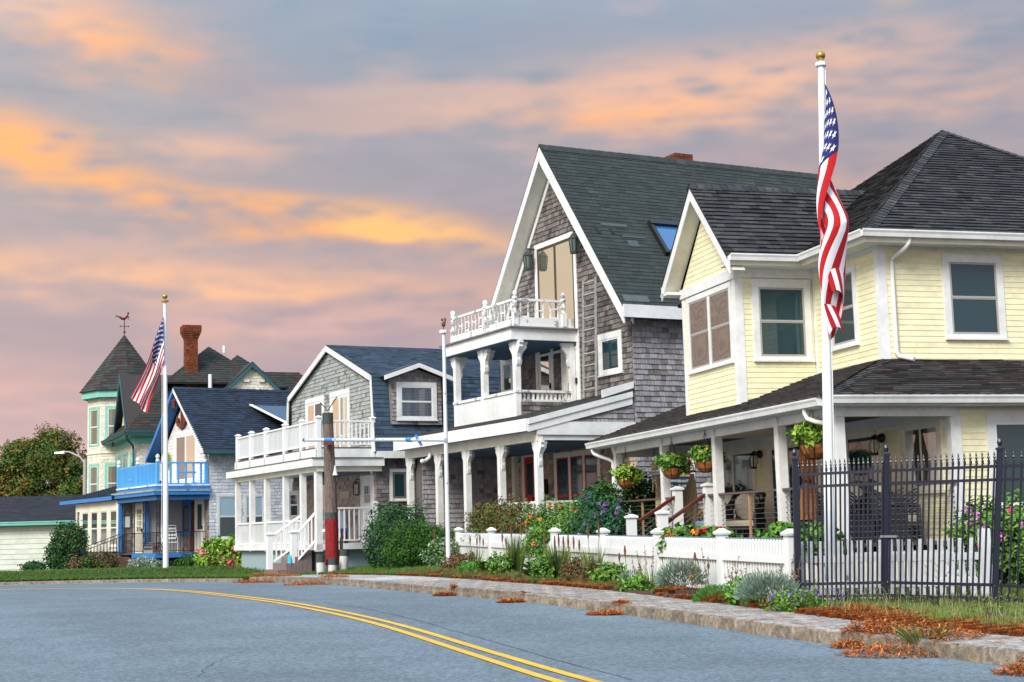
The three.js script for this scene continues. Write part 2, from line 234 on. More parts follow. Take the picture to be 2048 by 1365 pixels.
// courses of boards or shingles over a convex outline with rectangular holes; returns one G per piece
function courses(P, poly, o) {
  const out = [], { exp, w = [99, 99], gap = 0.003, t0 = 0.012, t1 = 0.003, jit = 0, holes = [], tint = () => WHITE, rag = 0 } = o;
  const bs = poly.map((p) => p[1]), bmin = o.b0 ?? Math.min(...bs), bmax = Math.max(...bs);
  for (let row = 0, b = bmin; b < bmax - 0.004; b += exp, row++) {
    const c0 = Math.max(b, Math.min(...bs)) + 1e-4, c1 = Math.min(b + exp, bmax) - 1e-4; if (c1 - c0 < 0.004) continue;
    const [l0, r0] = span(poly, c0), [l1, r1] = span(poly, c1), L0 = Math.min(l0, l1), R0 = Math.max(r0, r1);
    let a = L0 - (w[0] < 50 ? R() * w[0] : 0);
    while (a < R0) {
      const e = a + Math.min(rr(w[0], w[1]), R0 - a + 1);
      let segs = [[Math.max(a, L0), Math.min(e, R0), c0, c1]];
      for (const [h0, h1, k0, k1] of holes) segs = segs.flatMap((s) => { const [s0, s1, s2, s3] = s; if (h1 <= s0 || h0 >= s1 || k1 <= s2 || k0 >= s3) return [s]; const r = []; if (h0 > s0) r.push([s0, h0, s2, s3]); if (h1 < s1) r.push([h1, s1, s2, s3]); const m0 = Math.max(s0, h0), m1 = Math.min(s1, h1); if (k0 > s2) r.push([m0, m1, s2, k0]); if (k1 < s3) r.push([m0, m1, k1, s3]); return r; });
      const col = tint(row, a), up = rr(-rag, rag), off = [R() * 3, R() * 3], dj = rr(0, jit);
      for (const [s0, s1, s2, s3] of segs) {
        if (s1 - s0 < 0.012 || s3 - s2 < 0.006) continue;
        const B0 = s2 === c0 ? Math.max(c0 - 0.004, s2 + up) : s2, at = (x, y) => { const [l, r] = span(poly, y === c0 ? c0 : Math.min(Math.max(y, c0), c1)); return Math.min(Math.max(x, l), r); };
        const p0 = at(s0 + gap / 2, s2), p1 = at(s1 - gap / 2, s2), q0 = at(s0 + gap / 2, s3), q1 = at(s1 - gap / 2, s3);
        if (p1 - p0 < 0.004 && q1 - q0 < 0.004) continue;
        const f0 = (s2 - b) / exp, f1 = (s3 - b) / exp, n0 = mix(t0, t1, f0) + dj, n1 = mix(t0, t1, f1) + dj * (1 - f1);
        const k = g(); k.hexa([P.at(p0, B0, -0.004), P.at(p1, B0, -0.004), P.at(p1, B0, n0), P.at(p0, B0, n0), P.at(q0, s3, -0.004), P.at(q1, s3, -0.004), P.at(q1, s3, n1), P.at(q0, s3, n1)], col, { A: P.A, B: P.B, N: P.N, o: off });
        out.push(k);
      }
      a = e;
    }
  }
  return out;
}
const _v = new THREE.Vector3();
// pieces that one could pick off singly: the nearest 300 are parts of their own, the rest one joined part
function pieces(list, name, material, parent, max = 300, rest = name + 's') {
  parent.updateWorldMatrix(true, false);
  const d = list.map((k) => { const m = k.mid(); _v.set(m[0], m[1], m[2]).applyMatrix4(parent.matrixWorld); const dep = -_v.z, x = _v.x / dep, y = (_v.y - EYE) / dep; return [dep + (dep < 1 || Math.abs(x) > 0.36 || y < -0.14 || y > 0.4 ? 1000 : 0), k]; });
  d.sort((p, q) => p[0] - q[0]);
  d.slice(0, max).forEach(([, k]) => k.build(name, material, parent));
  if (d.length > max) { const all = g(); for (const [, k] of d.slice(max)) all.add(k); all.build(rest, material, parent).userData.kind = 'stuff'; }
}
// tints
const grey = (a, b) => { const k = rr(a, b); return [k, k, k]; };
const tintBoard = () => { const k = rr(0.94, 1.0); return [k, k, k * rr(0.97, 1)]; };

// a window on plane P: casing, sill, sashes, panes, what hangs behind the glass
function win(parent, P, a0, a1, b0, b1, o = {}) {
  const { cw = 0.1, trim = M.white, sash = M.greyVinyl, pane = M.glass, split = 'h', inside = M.roomTeal, blind, sill = true, sw = 0.04, proud = 0.035, head = cw, name = 'window' } = o;
  const c = g(); c.pb(P, a0, a0 + cw, b0, b1 - head, 0, proud); c.pb(P, a1 - cw, a1, b0, b1 - head, 0, proud); c.pb(P, a0, a1, b1 - head, b1, 0, proud + 0.003); c.pb(P, a0 + cw, a1 - cw, b0, b0 + cw * 0.5, 0, proud - 0.002);
  const W = c.build(name, trim, parent);
  if (sill) g().pb(P, a0 - 0.02, a1 + 0.02, b0 - 0.04, b0, 0, proud + 0.035).build('sill', trim, W);
  const x0 = a0 + cw, x1 = a1 - cw, y0 = b0 + cw * 0.5, y1 = b1 - head;
  g().pb(P, x0, x1, y0, y1, 0.002, 0.005).build('room', inside, W);
  let cells = [[x0, x1, y0, y1]];
  const units = o.units ?? 1, mull = o.mull ?? 0.06;
  if (units > 1) { cells = []; const w = (x1 - x0 - mull * (units - 1)) / units, ml = g(); for (let i = 0; i < units; i++) { const s = x0 + i * (w + mull); cells.push([s, s + w, y0, y1]); if (i) ml.pb(P, s - mull, s, y0, y1, 0, proud - 0.004); } ml.build('mullion', o.mullMat ?? trim, W); }
  for (const [p0, p1, q0, q1] of cells) {
    const subs = split === 'h' ? [[p0, p1, (q0 + q1) / 2, q1, 0.016], [p0, p1, q0, (q0 + q1) / 2 + sw / 2, 0.01]] : split === 'v' ? [[p0, (p0 + p1) / 2 + sw / 2, q0, q1, 0.016], [(p0 + p1) / 2, p1, q0, q1, 0.01]] : [[p0, p1, q0, q1, 0.014]];
    subs.forEach(([s0, s1, t0, t1, n], i) => {
      const f = g(); f.pb(P, s0, s0 + sw, t0, t1, n - 0.003, n + 0.012); f.pb(P, s1 - sw, s1, t0, t1, n - 0.003, n + 0.012); f.pb(P, s0 + sw, s1 - sw, t0, t0 + sw, n - 0.003, n + 0.011); f.pb(P, s0 + sw, s1 - sw, t1 - sw, t1, n - 0.003, n + 0.011);
      if (o.bars) { const [nx, ny] = o.bars; for (let k = 1; k < nx; k++) { const x = mix(s0 + sw, s1 - sw, k / nx); f.pb(P, x - 0.01, x + 0.01, t0 + sw, t1 - sw, n - 0.002, n + 0.009); } for (let k = 1; k < ny; k++) { const y = mix(t0 + sw, t1 - sw, k / ny); f.pb(P, s0 + sw, s1 - sw, y - 0.01, y + 0.01, n - 0.002, n + 0.008); } }
      f.build('sash', sash, W);
      g().pb(P, s0 + sw, s1 - sw, t0 + sw, t1 - sw, n + 0.002, n + 0.005).build('pane', Array.isArray(pane) ? pane[i % pane.length] : pane, W);
    });
    if (blind === 'slats') { const s = g(), n = Math.round((q1 - q0) / 0.05); for (let k = 0; k < n; k++) { const y = q1 - (k + 0.5) * (q1 - q0) / n; s.pb(P, p0 + 0.01, p1 - 0.01, y - 0.016, y + 0.012, 0.006, 0.0085); } s.build('blind', M.blind, W); }
    if (blind === 'shade') g().pb(P, p0, p1, mix(q0, q1, o.drop ?? 0.45), q1, 0.006, 0.008).build('blind', o.shadeMat ?? M.shade, W);
    if (blind === 'curtain') { const s = g(); for (const [c0, c1] of [[p0, mix(p0, p1, 0.3)], [mix(p0, p1, 0.72), p1]]) { const n = 8; for (let k = 0; k < n; k++) { const z = (q) => 0.0065 + 0.0025 * (1 + Math.sin(q * 2.4)); s.quad(P.at(mix(c0, c1, k / n), q0, z(k)), P.at(mix(c0, c1, (k + 1) / n), q0, z(k + 1)), P.at(mix(c0, c1, (k + 1) / n), q1, z(k + 1)), P.at(mix(c0, c1, k / n), q1, z(k))); } } s.build('curtain', o.curtainMat ?? M.curtain, W); }
  }
  return W;
}
// a panelled door with a casing
function door(parent, P, a0, a1, b0, b1, o = {}) {
  const { cw = 0.1, trim = M.white, leaf = M.white, glass, pane = M.darkGlass, proud = 0.04 } = o;
  const c = g(); c.pb(P, a0, a0 + cw, b0, b1 - cw, 0, proud); c.pb(P, a1 - cw, a1, b0, b1 - cw, 0, proud); c.pb(P, a0, a1, b1 - cw, b1, 0, proud + 0.003);
  const D = c.build('door', trim, parent), x0 = a0 + cw, x1 = a1 - cw, y1 = b1 - cw, lf = g();
  lf.pb(P, x0, x1, b0, y1, 0.002, 0.018);
  if (o.panels !== false) for (const [s, t] of o.pan ?? [[0.08, 0.45]]) { const A = mix(b0, y1, s), B = mix(b0, y1, t), mx = (x0 + x1) / 2, st = (x1 - x0) * 0.12; for (const [p, q] of [[x0 + st, mx - st / 2], [mx + st / 2, x1 - st]]) lf.pb(P, p, q, A, B, 0.018, 0.026); }
  const leafMesh = lf.build('leaf', leaf, D);
  if (glass) { const [s, t, mx = 0.18] = glass, A = mix(b0, y1, s), B = mix(b0, y1, t), p = mix(x0, x1, mx), q = mix(x0, x1, 1 - mx); g().pb(P, p, q, A, B, 0.018, 0.022).build('pane', pane, D); if (o.grid) { const f = g(), [nx, ny] = o.grid; for (let k = 0; k <= nx; k++) { const x = mix(p, q, k / nx); f.pb(P, x - 0.012, x + 0.012, A, B, 0.018, 0.03); } for (let k = 0; k <= ny; k++) { const y = mix(A, B, k / ny); f.pb(P, p, q, y - 0.012, y + 0.012, 0.018, 0.029); } f.build('glazing_bars', leaf, D); } }
  g().pb(P, x0 + (x1 - x0) * 0.06, x0 + (x1 - x0) * 0.13, mix(b0, y1, 0.45), mix(b0, y1, 0.52), 0.018, 0.06).build('handle', M.black, D);
  return D;
}
// white post with a small base and capital, standing at (u, v) of a house
function post(parent, u, v, y0, y1, s = 0.17, material = M.white, name = 'post', cap = true) {
  const k = g(); k.hb(u - s / 2, u + s / 2, y0, y1, v - s / 2, v + s / 2);
  if (cap) { k.hb(u - s * 0.72, u + s * 0.72, y1 - 0.07, y1 - 0.002, v - s * 0.72, v + s * 0.72); k.hb(u - s * 0.62, u + s * 0.62, y1 - 0.11, y1 - 0.07, v - s * 0.62, v + s * 0.62); }
  return k.build(name, material, parent);
}
// a railing post with a pyramid cap
function newel(parent, u, v, y0, y1, s = 0.12, material = M.vinyl, name = 'newel') {
  const k = g(); k.hb(u - s / 2, u + s / 2, y0, y1 - 0.06, v - s / 2, v + s / 2); k.hb(u - s * 0.68, u + s * 0.68, y1 - 0.06, y1 - 0.025, v - s * 0.68, v + s * 0.68);
  const c = (e) => [[-1, -1], [1, -1], [1, 1], [-1, 1]].map(([i, j]) => L(u + i * s * e, 0, v + j * s * e));
  k.hexa([...c(0.68).map((q) => V.add(q, UP, y1 - 0.025)), ...c(0.12).map((q) => V.add(q, UP, y1 + 0.02))]); return k.build(name, material, parent);
}
// a straight run of railing between two points: rails and balusters, each a part under the handrail
function balustrade(parent, A, B, h, o = {}) {
  const { sp = 0.11, bw = 0.035, material = M.vinyl, low = 0.1, rail = [0.07, 0.05], name = 'railing', bottom = true } = o;
  const k = g(), up = (p, y) => [p[0], p[1] + y, p[2]]; k.bar(up(A, h), up(B, h), rail[0], rail[1]); const W = k.build(name, material, parent);
  if (bottom) g().bar(up(A, low), up(B, low), rail[0] * 0.8, rail[1] * 0.8).build('bottom_rail', material, W);
  const len = V.len(V.sub(B, A)), n = Math.max(1, Math.round(len / sp));
  for (let i = 0; i < n; i++) { const q = V.lerp(A, B, (i + 0.5) / n); (o.shape ? o.shape(g(), q, low, h, i) : g().box(q[0] - bw / 2, q[0] + bw / 2, q[1] + low, q[1] + h - rail[1] / 2, q[2] - bw / 2, q[2] + bw / 2)).build('baluster', material, W); }
  return W;
}
// gutter of K profile along the line A-B, hanging outward along n
function gutter(parent, A, B, n, material = M.white, h = 0.13, w = 0.13) {
  const prof = [[0, 0], [w * 0.75, 0], [w * 0.85, h * 0.5], [w, h * 0.8], [w, h], [w - 0.015, h], [w - 0.02, h * 0.85], [0, h * 0.85]].map(([x, y]) => V.add(V.add(A, n, x), UP, y)); return g().prism(prof, V.sub(B, A)).build('gutter', material, parent);
}
function slab(parent, P, poly, n0, n1, name, material, tint) { return g().prism(poly.map(([a, b]) => P.at(a, b, n0)), V.mul(P.N, n1 - n0), tint).build(name, material, parent); }
// ---------- yellow clapboard house (right) ----------
const YH = thing('yellow_house', 'pale yellow clapboard house with dark shingle roof, white trim and wraparound porch at right', 'house', [4.442, 0, -29.3], 0.276);
{
  const H = YH, v1 = 1.69, u0 = -2.61, ul = -4.71, vp = -0.42;
  const w = g(); w.hb(u0 + 0.02, 5.6, 0.2, 6.5, v1 + 0.02, 9.5); w.hb(0.02, 2.7, 3.2, 6.5, 0.02, v1 + 0.5); w.hb(ul + 0.02, u0 + 0.1, 0.2, 3.3, v1 + 0.02, 9.5);
  w.prism([L(0.02, 6.5, 0.02), L(2.7, 6.5, 0.02), L(1.25, 8.05, 0.02)], L(0, 0, 2)); w.hb(ul, 6.1, 0.3, 0.86, vp + 0.1, v1 + 0.1);
  const wall = w.build('wall', M.creamTrim, H);
  const cb = (P, poly, holes, o = {}) => courses(P, poly, { exp: 0.105, t0: 0.011, t1: 0.003, tint: tintBoard, holes, gap: 0, ...o });
  const FB = front(0), SB = side(0), FM = front(v1), SM = side(u0), SL = side(ul);
  const boards = [
    ...cb(FB, [[0.12, 3.6], [2.64, 3.6], [2.64, 6.2], [0.12, 6.2]], [[0.19, 2.43, 4.62, 6.2]]),
    ...cb(FB, [[-0.2, 6.4], [2.7, 6.4], [1.25, 8.0]], []),
    ...cb(SB, [[0.13, 3.6], [1.66, 3.6], [1.66, 6.22], [0.13, 6.22]], [[0.37, 1.58, 4.62, 6.14]]),
    ...cb(FM, [[-2.5, 4.1], [-0.02, 4.1], [-0.02, 6.35], [-2.5, 6.35]], [[-1.76, -0.7, 4.75, 6.16]]),
    ...cb(SM, [[v1 + 0.13, 4.2], [7, 4.2], [7, 6.36], [v1 + 0.13, 6.36]], [[3.04, 4.26, 4.74, 6.25]]),
    ...cb(SL, [[v1 + 0.16, 0.8], [7, 0.8], [7, 3.19], [v1 + 0.16, 3.19]], [[2.38, 4.5, 1.55, 3.12]]),
    ...cb(FM, [[-4.55, 1.0], [5.5, 1.0], [5.5, 3.02], [-4.55, 3.02]], [[-4.38, -3.1, 1.9, 3.02], [-2.18, -0.05, 1, 3.02], [0.5, 2.4, 1, 3.02], [3.1, 5.4, 1, 3.02]]),
  ];
  pieces(boards, 'clapboard', M.cream, wall);
  // corner boards, friezes, bands
  const cbd = (name, ...bs) => { const k = g(); for (const b of bs) k.hb(...b); k.build(name, M.white, H); };
  cbd('corner_board', [-0.022, 0.14, 3.4, 6.2, -0.022, 0], [-0.022, 0, 3.4, 6.22, 0, 0.15]);
  cbd('corner_board', [2.62, 2.74, 3.4, 6.22, -0.022, 0]);
  cbd('corner_board', [u0 - 0.022, u0 + 0.13, 4.1, 6.36, v1 - 0.022, v1], [u0 - 0.022, u0, 4.1, 6.36, v1, v1 + 0.15]);
  cbd('corner_board', [ul - 0.022, ul + 0.16, 0.6, 3.2, v1 - 0.024, v1], [ul - 0.022, ul, 0.6, 3.2, v1, v1 + 0.17]);
  cbd('corner_board', [-0.09, 0, 4, 6.35, v1 - 0.02, v1 - 0.001]);
  cbd('frieze', [-0.05, 2.79, 6.2, 6.4, -0.05, 0], [-0.05, 0, 6.22, 6.44, 0, v1]);
  cbd('frieze', [u0 - 0.03, 0, 6.34, 6.5, v1 - 0.03, v1], [u0 - 0.03, u0, 6.35, 6.5, v1, 9]);
  cbd('frieze', [ul - 0.03, ul, 3.19, 3.34, v1, 9], [ul, 5.6, 3.02, 3.24, v1 - 0.03, v1]);
  // windows
  win(H, FB, 0.16, 2.45, 4.58, 6.17, { units: 2, pane: [M.screen, M.screen], mull: 0.1, cw: 0.11 });
  win(H, SB, 0.34, 1.61, 4.58, 6.2, { cw: 0.14, head: 0.17, pane: M.darkGlass });
  win(H, FM, -1.79, -0.66, 4.7, 6.2, { cw: 0.12 });
  win(H, SM, 3.01, 4.29, 4.7, 6.29, { cw: 0.14, head: 0.16, pane: M.darkGlass });
  win(H, SL, 2.35, 4.6, 1.5, 3.16, { cw: 0.15, head: 0.19, split: 'none', sash: M.vinyl, pane: M.darkGlass });
  win(H, FM, -4.42, -3.07, 1.85, 3.13, { cw: 0.12, head: 0.16, split: 'v', sash: M.creamTrim, trim: M.creamTrim, blind: 'curtain' });
  for (const [a, b] of [[-2.2, -0.03], [0.5, 2.4], [3.05, 5.4]]) win(H, FM, a, b, 1.0, 3.12, { cw: 0.11, head: 0.13, split: 'v', sash: M.creamTrim, trim: M.creamTrim, sill: false, sw: 0.075, name: 'sliding_door', pane: M.darkGlass });
  // ---- main roof: a pyramid of shingles with capped hips
  const ey = 6.6, peak = L(1.5, 9.88, 5.82), c0 = L(-3.06, ey, 1.24), c1 = L(6.06, ey, 1.24), c2 = L(6.06, ey, 10.4), c3 = L(-3.06, ey, 10.4);
  const rf = g(); for (const [a, b] of [[c0, c1], [c1, c2], [c2, c3], [c3, c0]]) rf.prism([a, b, peak], [0, -0.06, 0]);
  rf.prism([L(-0.5, 6.55, -0.37), L(-0.5, 6.55, 1.3), L(1.25, 8.35, 3.8), L(1.25, 8.35, -0.37)], [0, -0.05, 0]); rf.prism([L(3, 6.55, -0.37), L(3, 6.55, 1.3), L(1.25, 8.35, 3.8), L(1.25, 8.35, -0.37)], [0, -0.05, 0]);
  const roof = rf.build('roof', M.dark, H);
  const tone = (A, B) => () => { const k = rr(A, B), q = R(); return q < 0.32 ? [k * 1.5, k * 1.5, k * 1.55] : q < 0.5 ? [k * 0.45, k * 0.47, k * 0.58] : [k * 0.85, k * 0.88, k * 1.08]; };
  const tabs = (P, poly, tint, o = {}) => courses(P, poly, { exp: 0.14, w: [0.14, 0.38], gap: 0.002, t0: 0.024, t1: 0.004, jit: 0.016, tint, rag: 0.006, ...o });
  const kf = (9.88 - ey) / 4.58, lf = Math.hypot(1, kf);
  const PF = slopeV(1.24, ey, kf), PS = slopeU(-3.06, ey, kf), PB = slopeU(-0.5, 6.55, 1.03), lb = Math.hypot(1, 1.03);
  const upper = [...tabs(PS, [[1.24, 0], [10.4, 0], [5.82, 4.56 * lf]], tone(0.07, 0.11)), ...tabs(PF, [[-3.06, 0], [-0.5, 0], [1.3, 2.45 * lf], [1.5, 4.58 * lf]], tone(0.06, 0.10)), ...tabs(PF, [[1.3, 2.3 * lf], [3, 0], [6.06, 0], [1.5, 4.58 * lf]], tone(0.06, 0.10)), ...tabs(PB, [[-0.38, 0], [1.15, 0], [3.65, 1.75 * lb], [-0.38, 1.75 * lb]], tone(0.06, 0.105))];
  // hip and ridge caps
  const caps = (A, B, wA, n, up) => { const r = [], d = V.norm(V.sub(B, A)), sd = V.norm(V.cross(d, UP)); for (let i = 0; i < n; i++) { const a = V.lerp(A, B, i / n), b = V.lerp(A, B, (i + 1.15) / n), k = g(), c = tone(0.09, 0.13)(), dn = -wA * up; for (const s of [-1, 1]) k.quad(V.add(a, UP, 0.035), V.add(V.add(a, sd, s * wA), UP, 0.035 + dn), V.add(V.add(b, sd, s * wA), UP, 0.018 + dn), V.add(b, UP, 0.018), c); r.push(k); } return r; };
  const hip = [...caps(c0, peak, 0.16, 46, 0.45), ...caps(c1, peak, 0.16, 46, 0.45), ...caps(L(1.25, 8.37, -0.37), L(1.25, 8.37, 3.7), 0.15, 24, 1.0), ...caps(c3, peak, 0.16, 46, 0.45)];
  // ---- porch roof
  const pk = 0.35, pl = Math.hypot(1, pk), py = 3.42;
  const pr = g(); pr.prism([L(7, py, -0.77), L(-5.06, py, -0.77), L(u0, py + 2.46 * pk, v1), L(7, py + 2.46 * pk, v1)], [0, -0.05, 0]); pr.prism([L(-5.06, py, -0.77), L(-5.06, py, 9.5), L(u0, py + 2.46 * pk, 9.5), L(u0, py + 2.46 * pk, v1)], [0, -0.05, 0]);
  const porch = pr.build('porch_roof', M.dark, H), PPF = slopeV(-0.77, py, pk), PPS = slopeU(-5.06, py, pk);
  const brown = () => { const k = rr(0.11, 0.2), q = R(); return q < 0.3 ? [k * 1.1, k * 0.82, k * 0.8] : q < 0.55 ? [k * 0.55, k * 0.5, k * 0.55] : [k, k * 0.98, k]; };
  const lower = [...tabs(PPS, [[-0.77, 0], [9.4, 0], [9.4, 2.45 * pl], [v1, 2.45 * pl]], brown), ...tabs(PPF, [[7, 0], [-5.06, 0], [u0, 2.46 * pl], [7, 2.46 * pl]], brown, { holes: [[0.02, 2.7, 0.79 * pl, 3]] })];
  pieces(upper, 'roof_shingle', M.roofGrit, roof, 200); pieces(hip, 'cap_shingle', M.roofGrit, roof);
  pieces([...lower, ...caps(L(-5.06, py, -0.77), L(u0, py + 2.46 * pk, v1), 0.15, 24, 0.25)], 'roof_shingle', M.roofGrit, porch, 100);
  // starter tabs seen along the porch eaves
  const st = []; for (let u = -5; u < 7; u += 0.34) st.push(g().hb(u, u + 0.17, py - 0.022, py + 0.004, -0.82, -0.74, [0.16, 0.15, 0.15])); for (let v = -0.7; v < 6; v += 0.21) st.push(g().hb(-5.11, -5.03, py - 0.022, py + 0.004, v, v + 0.1, [0.3, 0.3, 0.27]));
  pieces(st, 'starter_shingle', M.roofGrit, porch);
  // gable rakes, soffits, eaves
  const rake = (ua, ya, ub, yb) => { const k = g(), A = L(ua, ya, -0.36), B = L(ub, yb, -0.36); k.prism([A, B, V.add(B, UP, -0.3), V.add(A, UP, -0.3)], L(0, 0, 0.03)); return k.build('rake_board', M.white, H); };
  rake(1.25, 8.34, -0.55, 6.5); rake(1.25, 8.34, 3.05, 6.5);
  g().prism([L(1.25, 8.12, -0.33), L(3.0, 6.3, -0.33), L(3.0, 6.3, 0), L(1.25, 8.12, 0)], [0, -0.02, 0]).build('soffit', M.creamTrim, H);
  g().prism([L(1.25, 8.12, -0.33), L(-0.5, 6.3, -0.33), L(-0.5, 6.3, 0), L(1.25, 8.12, 0)], [0, -0.02, 0]).build('soffit', M.creamTrim, H);
  g().hb(2.7, 3.1, 6.3, 6.36, -0.36, 0.3).build('eave_return', M.white, H);
  const so = g(); so.hb(-0.45, -0.03, 6.40, 6.42, -0.33, v1); so.hb(-3.0, -0.45, 6.40, 6.42, 1.24, v1 - 0.03); so.hb(-3.0, u0 - 0.03, 6.40, 6.42, v1 - 0.03, 10); so.build('soffit', M.creamTrim, H);
  const fa = g(); fa.hb(-0.5, -0.45, 6.38, 6.54, -0.33, 1.24); fa.hb(-3.06, -0.45, 6.38, 6.56, 1.2, 1.24); fa.hb(-3.06, -3.02, 6.38, 6.56, 1.24, 10.4); fa.build('fascia', M.creamTrim, H);
  gutter(H, L(-0.5, 6.46, -0.34), L(-0.5, 6.46, 1.12), [0, 0, 1]); gutter(H, L(-3.12, 6.47, 1.2), L(-0.55, 6.47, 1.2), [-1, 0, 0]); gutter(H, L(-3.06, 6.47, 1.1), L(-3.06, 6.47, 10.4), [0, 0, 1]);
  gutter(H, L(-4.9, 3.25, -0.77), L(7, 3.25, -0.77), [-1, 0, 0]); gutter(H, L(-5.06, 3.27, -0.85), L(-5.06, 3.27, 9.4), [0, 0, 1]);
  const pf = g(); pf.hb(-5.06, 7, 3.24, 3.4, -0.77, -0.74); pf.hb(-5.06, -5.03, 3.24, 3.4, -0.74, 9.4); pf.hb(-5.03, 7, 3.235, 3.25, -0.74, -0.5); pf.hb(-5.03, -4.8, 3.235, 3.25, -0.5, 9.4); pf.build('fascia', M.white, H);
  g().hb(-4.82, 6.2, 3.08, 3.26, vp - 0.07, vp + 0.07).build('porch_beam', M.white, H); g().hb(-4.79, -4.65, 3.08, 3.26, vp + 0.07, v1).build('porch_beam', M.white, H); g().hb(6.0, 6.14, 3.0, 3.26, vp + 0.07, v1).build('porch_beam', M.white, H);
  const ce = []; for (let v = vp + 0.08; v < v1; v += 0.14) ce.push(g().hb(-4.65, 6.1, 3.255, 3.275, v, v + 0.132, grey(0.8, 1))); pieces(ce, 'ceiling_board', M.ceilingWood, H);
  const fl = []; for (let v = vp - 0.1; v < v1; v += 0.14) fl.push(g().hb(-4.75, 6.15, 0.95, 1.0, v, v + 0.134, grey(0.8, 1))); pieces(fl, 'floor_board', M.greyWood, H);
  const P5 = [6.03, 3.08, 0.27, -2.55, -4.71]; P5.forEach((u) => post(H, u, vp, 0.5, 3.24, 0.165, M.white, 'porch_post'));
  // porch rail of dark wood with steel cables
  const cableRun = (A, B, mid) => {
    const W = g().bar(V.add(A, UP, 0.96), V.add(B, UP, 0.96), 0.11, 0.04).build('handrail', M.greyWood, H);
    for (let i = 0; i < 9; i++) g().tube([V.add(A, UP, 0.1 + i * 0.092), V.add(B, UP, 0.1 + i * 0.092)], 0.0045, 4, [1, 1, 1], false).build('cable', M.steel, W);
    if (mid) g().bar(V.add(mid, UP, 0), V.add(mid, UP, 0.94), 0.04, 0.04).build('rail_post', M.copper, W);
    for (let i = 0; i < 9; i++) for (const [p, q] of [[A, B], [B, A]]) { const e = V.lerp(p, q, 0.02); g().ball(V.add(e, UP, 0.1 + i * 0.092), 0.02, 6).build('cable_fitting', M.steel, W); }
  };
  cableRun(L(5.94, 1, vp), L(3.16, 1, vp), L(4.53, 1, vp)); cableRun(L(0.18, 1, vp), L(-2.46, 1, vp), L(-1.13, 1, vp)); cableRun(L(-2.64, 1, vp), L(-4.62, 1, vp)); cableRun(L(-4.71, 1, vp + 0.1), L(-4.71, 1, v1)); cableRun(L(6.03, 1, vp + 0.1), L(6.03, 1, v1));
  cableRun(L(3.0, 1, vp), L(2.5, 1, vp)); cableRun(L(0.76, 1, vp), L(0.36, 1, vp));
  newel(H, 2.44, vp, 1, 2.18, 0.17); newel(H, 0.8, vp, 1, 2.2, 0.17); newel(H, 2.2, -1.55, 0.35, 1.62, 0.17); newel(H, 0.45, -1.55, 0.35, 1.67, 0.17);
  for (const [ua, ub] of [[2.4, 2.22], [0.78, 0.47]]) { const A = L(ua, 1, vp - 0.08), B = L(ub, 0.42, -1.5); const W = g().bar(V.add(A, UP, 0.97), V.add(B, UP, 1.0), 0.07, 0.06).build('stair_rail', M.mahogany, H); for (let i = 0; i < 8; i++) g().tube([V.add(A, UP, 0.12 + i * 0.1), V.add(B, UP, 0.12 + i * 0.1)], 0.0045, 4, [1, 1, 1], false).build('cable', M.steel, W); }
  for (let i = 0; i < 4; i++) g().hb(0.55, 2.35, 0.3, 0.86 - i * 0.15, -0.5 - (i + 1) * 0.28, -0.5 - i * 0.28).build('step', M.greyWood, H);
  // downspouts
  const spout = (pts) => g().tube(pts.map((p) => L(...p)), 0.042, 8).build('downspout', M.white, H);
  spout([[6.75, 3.26, -0.8], [6.75, 3.2, -0.8], [6.7, 3.12, -0.78], [6.55, 3.04, -0.66], [6.3, 2.96, -0.54], [6.18, 2.9, -0.5], [6.16, 2.75, -0.5], [6.16, 0.5, -0.5]]);
  spout([[-4.3, 3.26, -0.8], [-4.3, 3.17, -0.8], [-4.34, 3.08, -0.78], [-4.45, 3.02, -0.68], [-4.6, 2.98, -0.56], [-4.68, 2.94, -0.54]]);
  spout([[-3.08, 6.48, 2.1], [-3.08, 6.38, 2.08], [-3.0, 6.3, 2.05], [-2.68, 6.16, 1.96], [-2.65, 6.1, 1.95], [-2.65, 4.42, 1.95], [-2.69, 4.34, 1.97], [-2.95, 4.26, 2.12]]);
  // lattice skirt and lower edge at the right
  const la = g(), PL = side(ul - 0.02); for (let i = -6; i < 26; i++) for (const s of [-1, 1]) { const x = 1.9 + i * 0.11, A = [x, 0.32], B = [x + s * 0.5, 0.82]; la.bar(PL.at(...A, s * 0.004), PL.at(...B, s * 0.004), 0.035, 0.008, WHITE, [0, 0, 1]); } la.pb(PL, 1.6, 4.5, 0.8, 0.9, 0, 0.03); la.build('lattice', M.white, H);
  // porch wall lanterns
  for (const u of [-2.45, 2.75]) { const k = g(), C = L(u, 2.72, v1 - 0.2); k.ball(L(u, 2.86, v1 - 0.04), 0.09, 8, WHITE); k.bar(L(u, 2.88, v1 - 0.05), V.add(C, UP, 0.2), 0.025); k.lathe(C, [[0.001, 0.2], [0.05, 0.17], [0.085, 0.12], [0.03, 0.11]], 8); k.lathe(C, [[0.07, -0.17], [0.08, -0.13], [0.02, -0.12]], 8); for (let i = 0; i < 6; i++) { const a = i * Math.PI / 3, p = (r, y) => V.add(C, [r * Math.cos(a), y, r * Math.sin(a)]); k.tube([p(0.04, 0.12), p(0.1, 0.03), p(0.1, -0.04), p(0.05, -0.13)], 0.008, 4); } const m = k.build('wall_lantern', M.black, H); g().ball(C, 0.06, 8, [1, 0.9, 0.7], 1.3).build('lamp_glass', M.glass, m); }
}
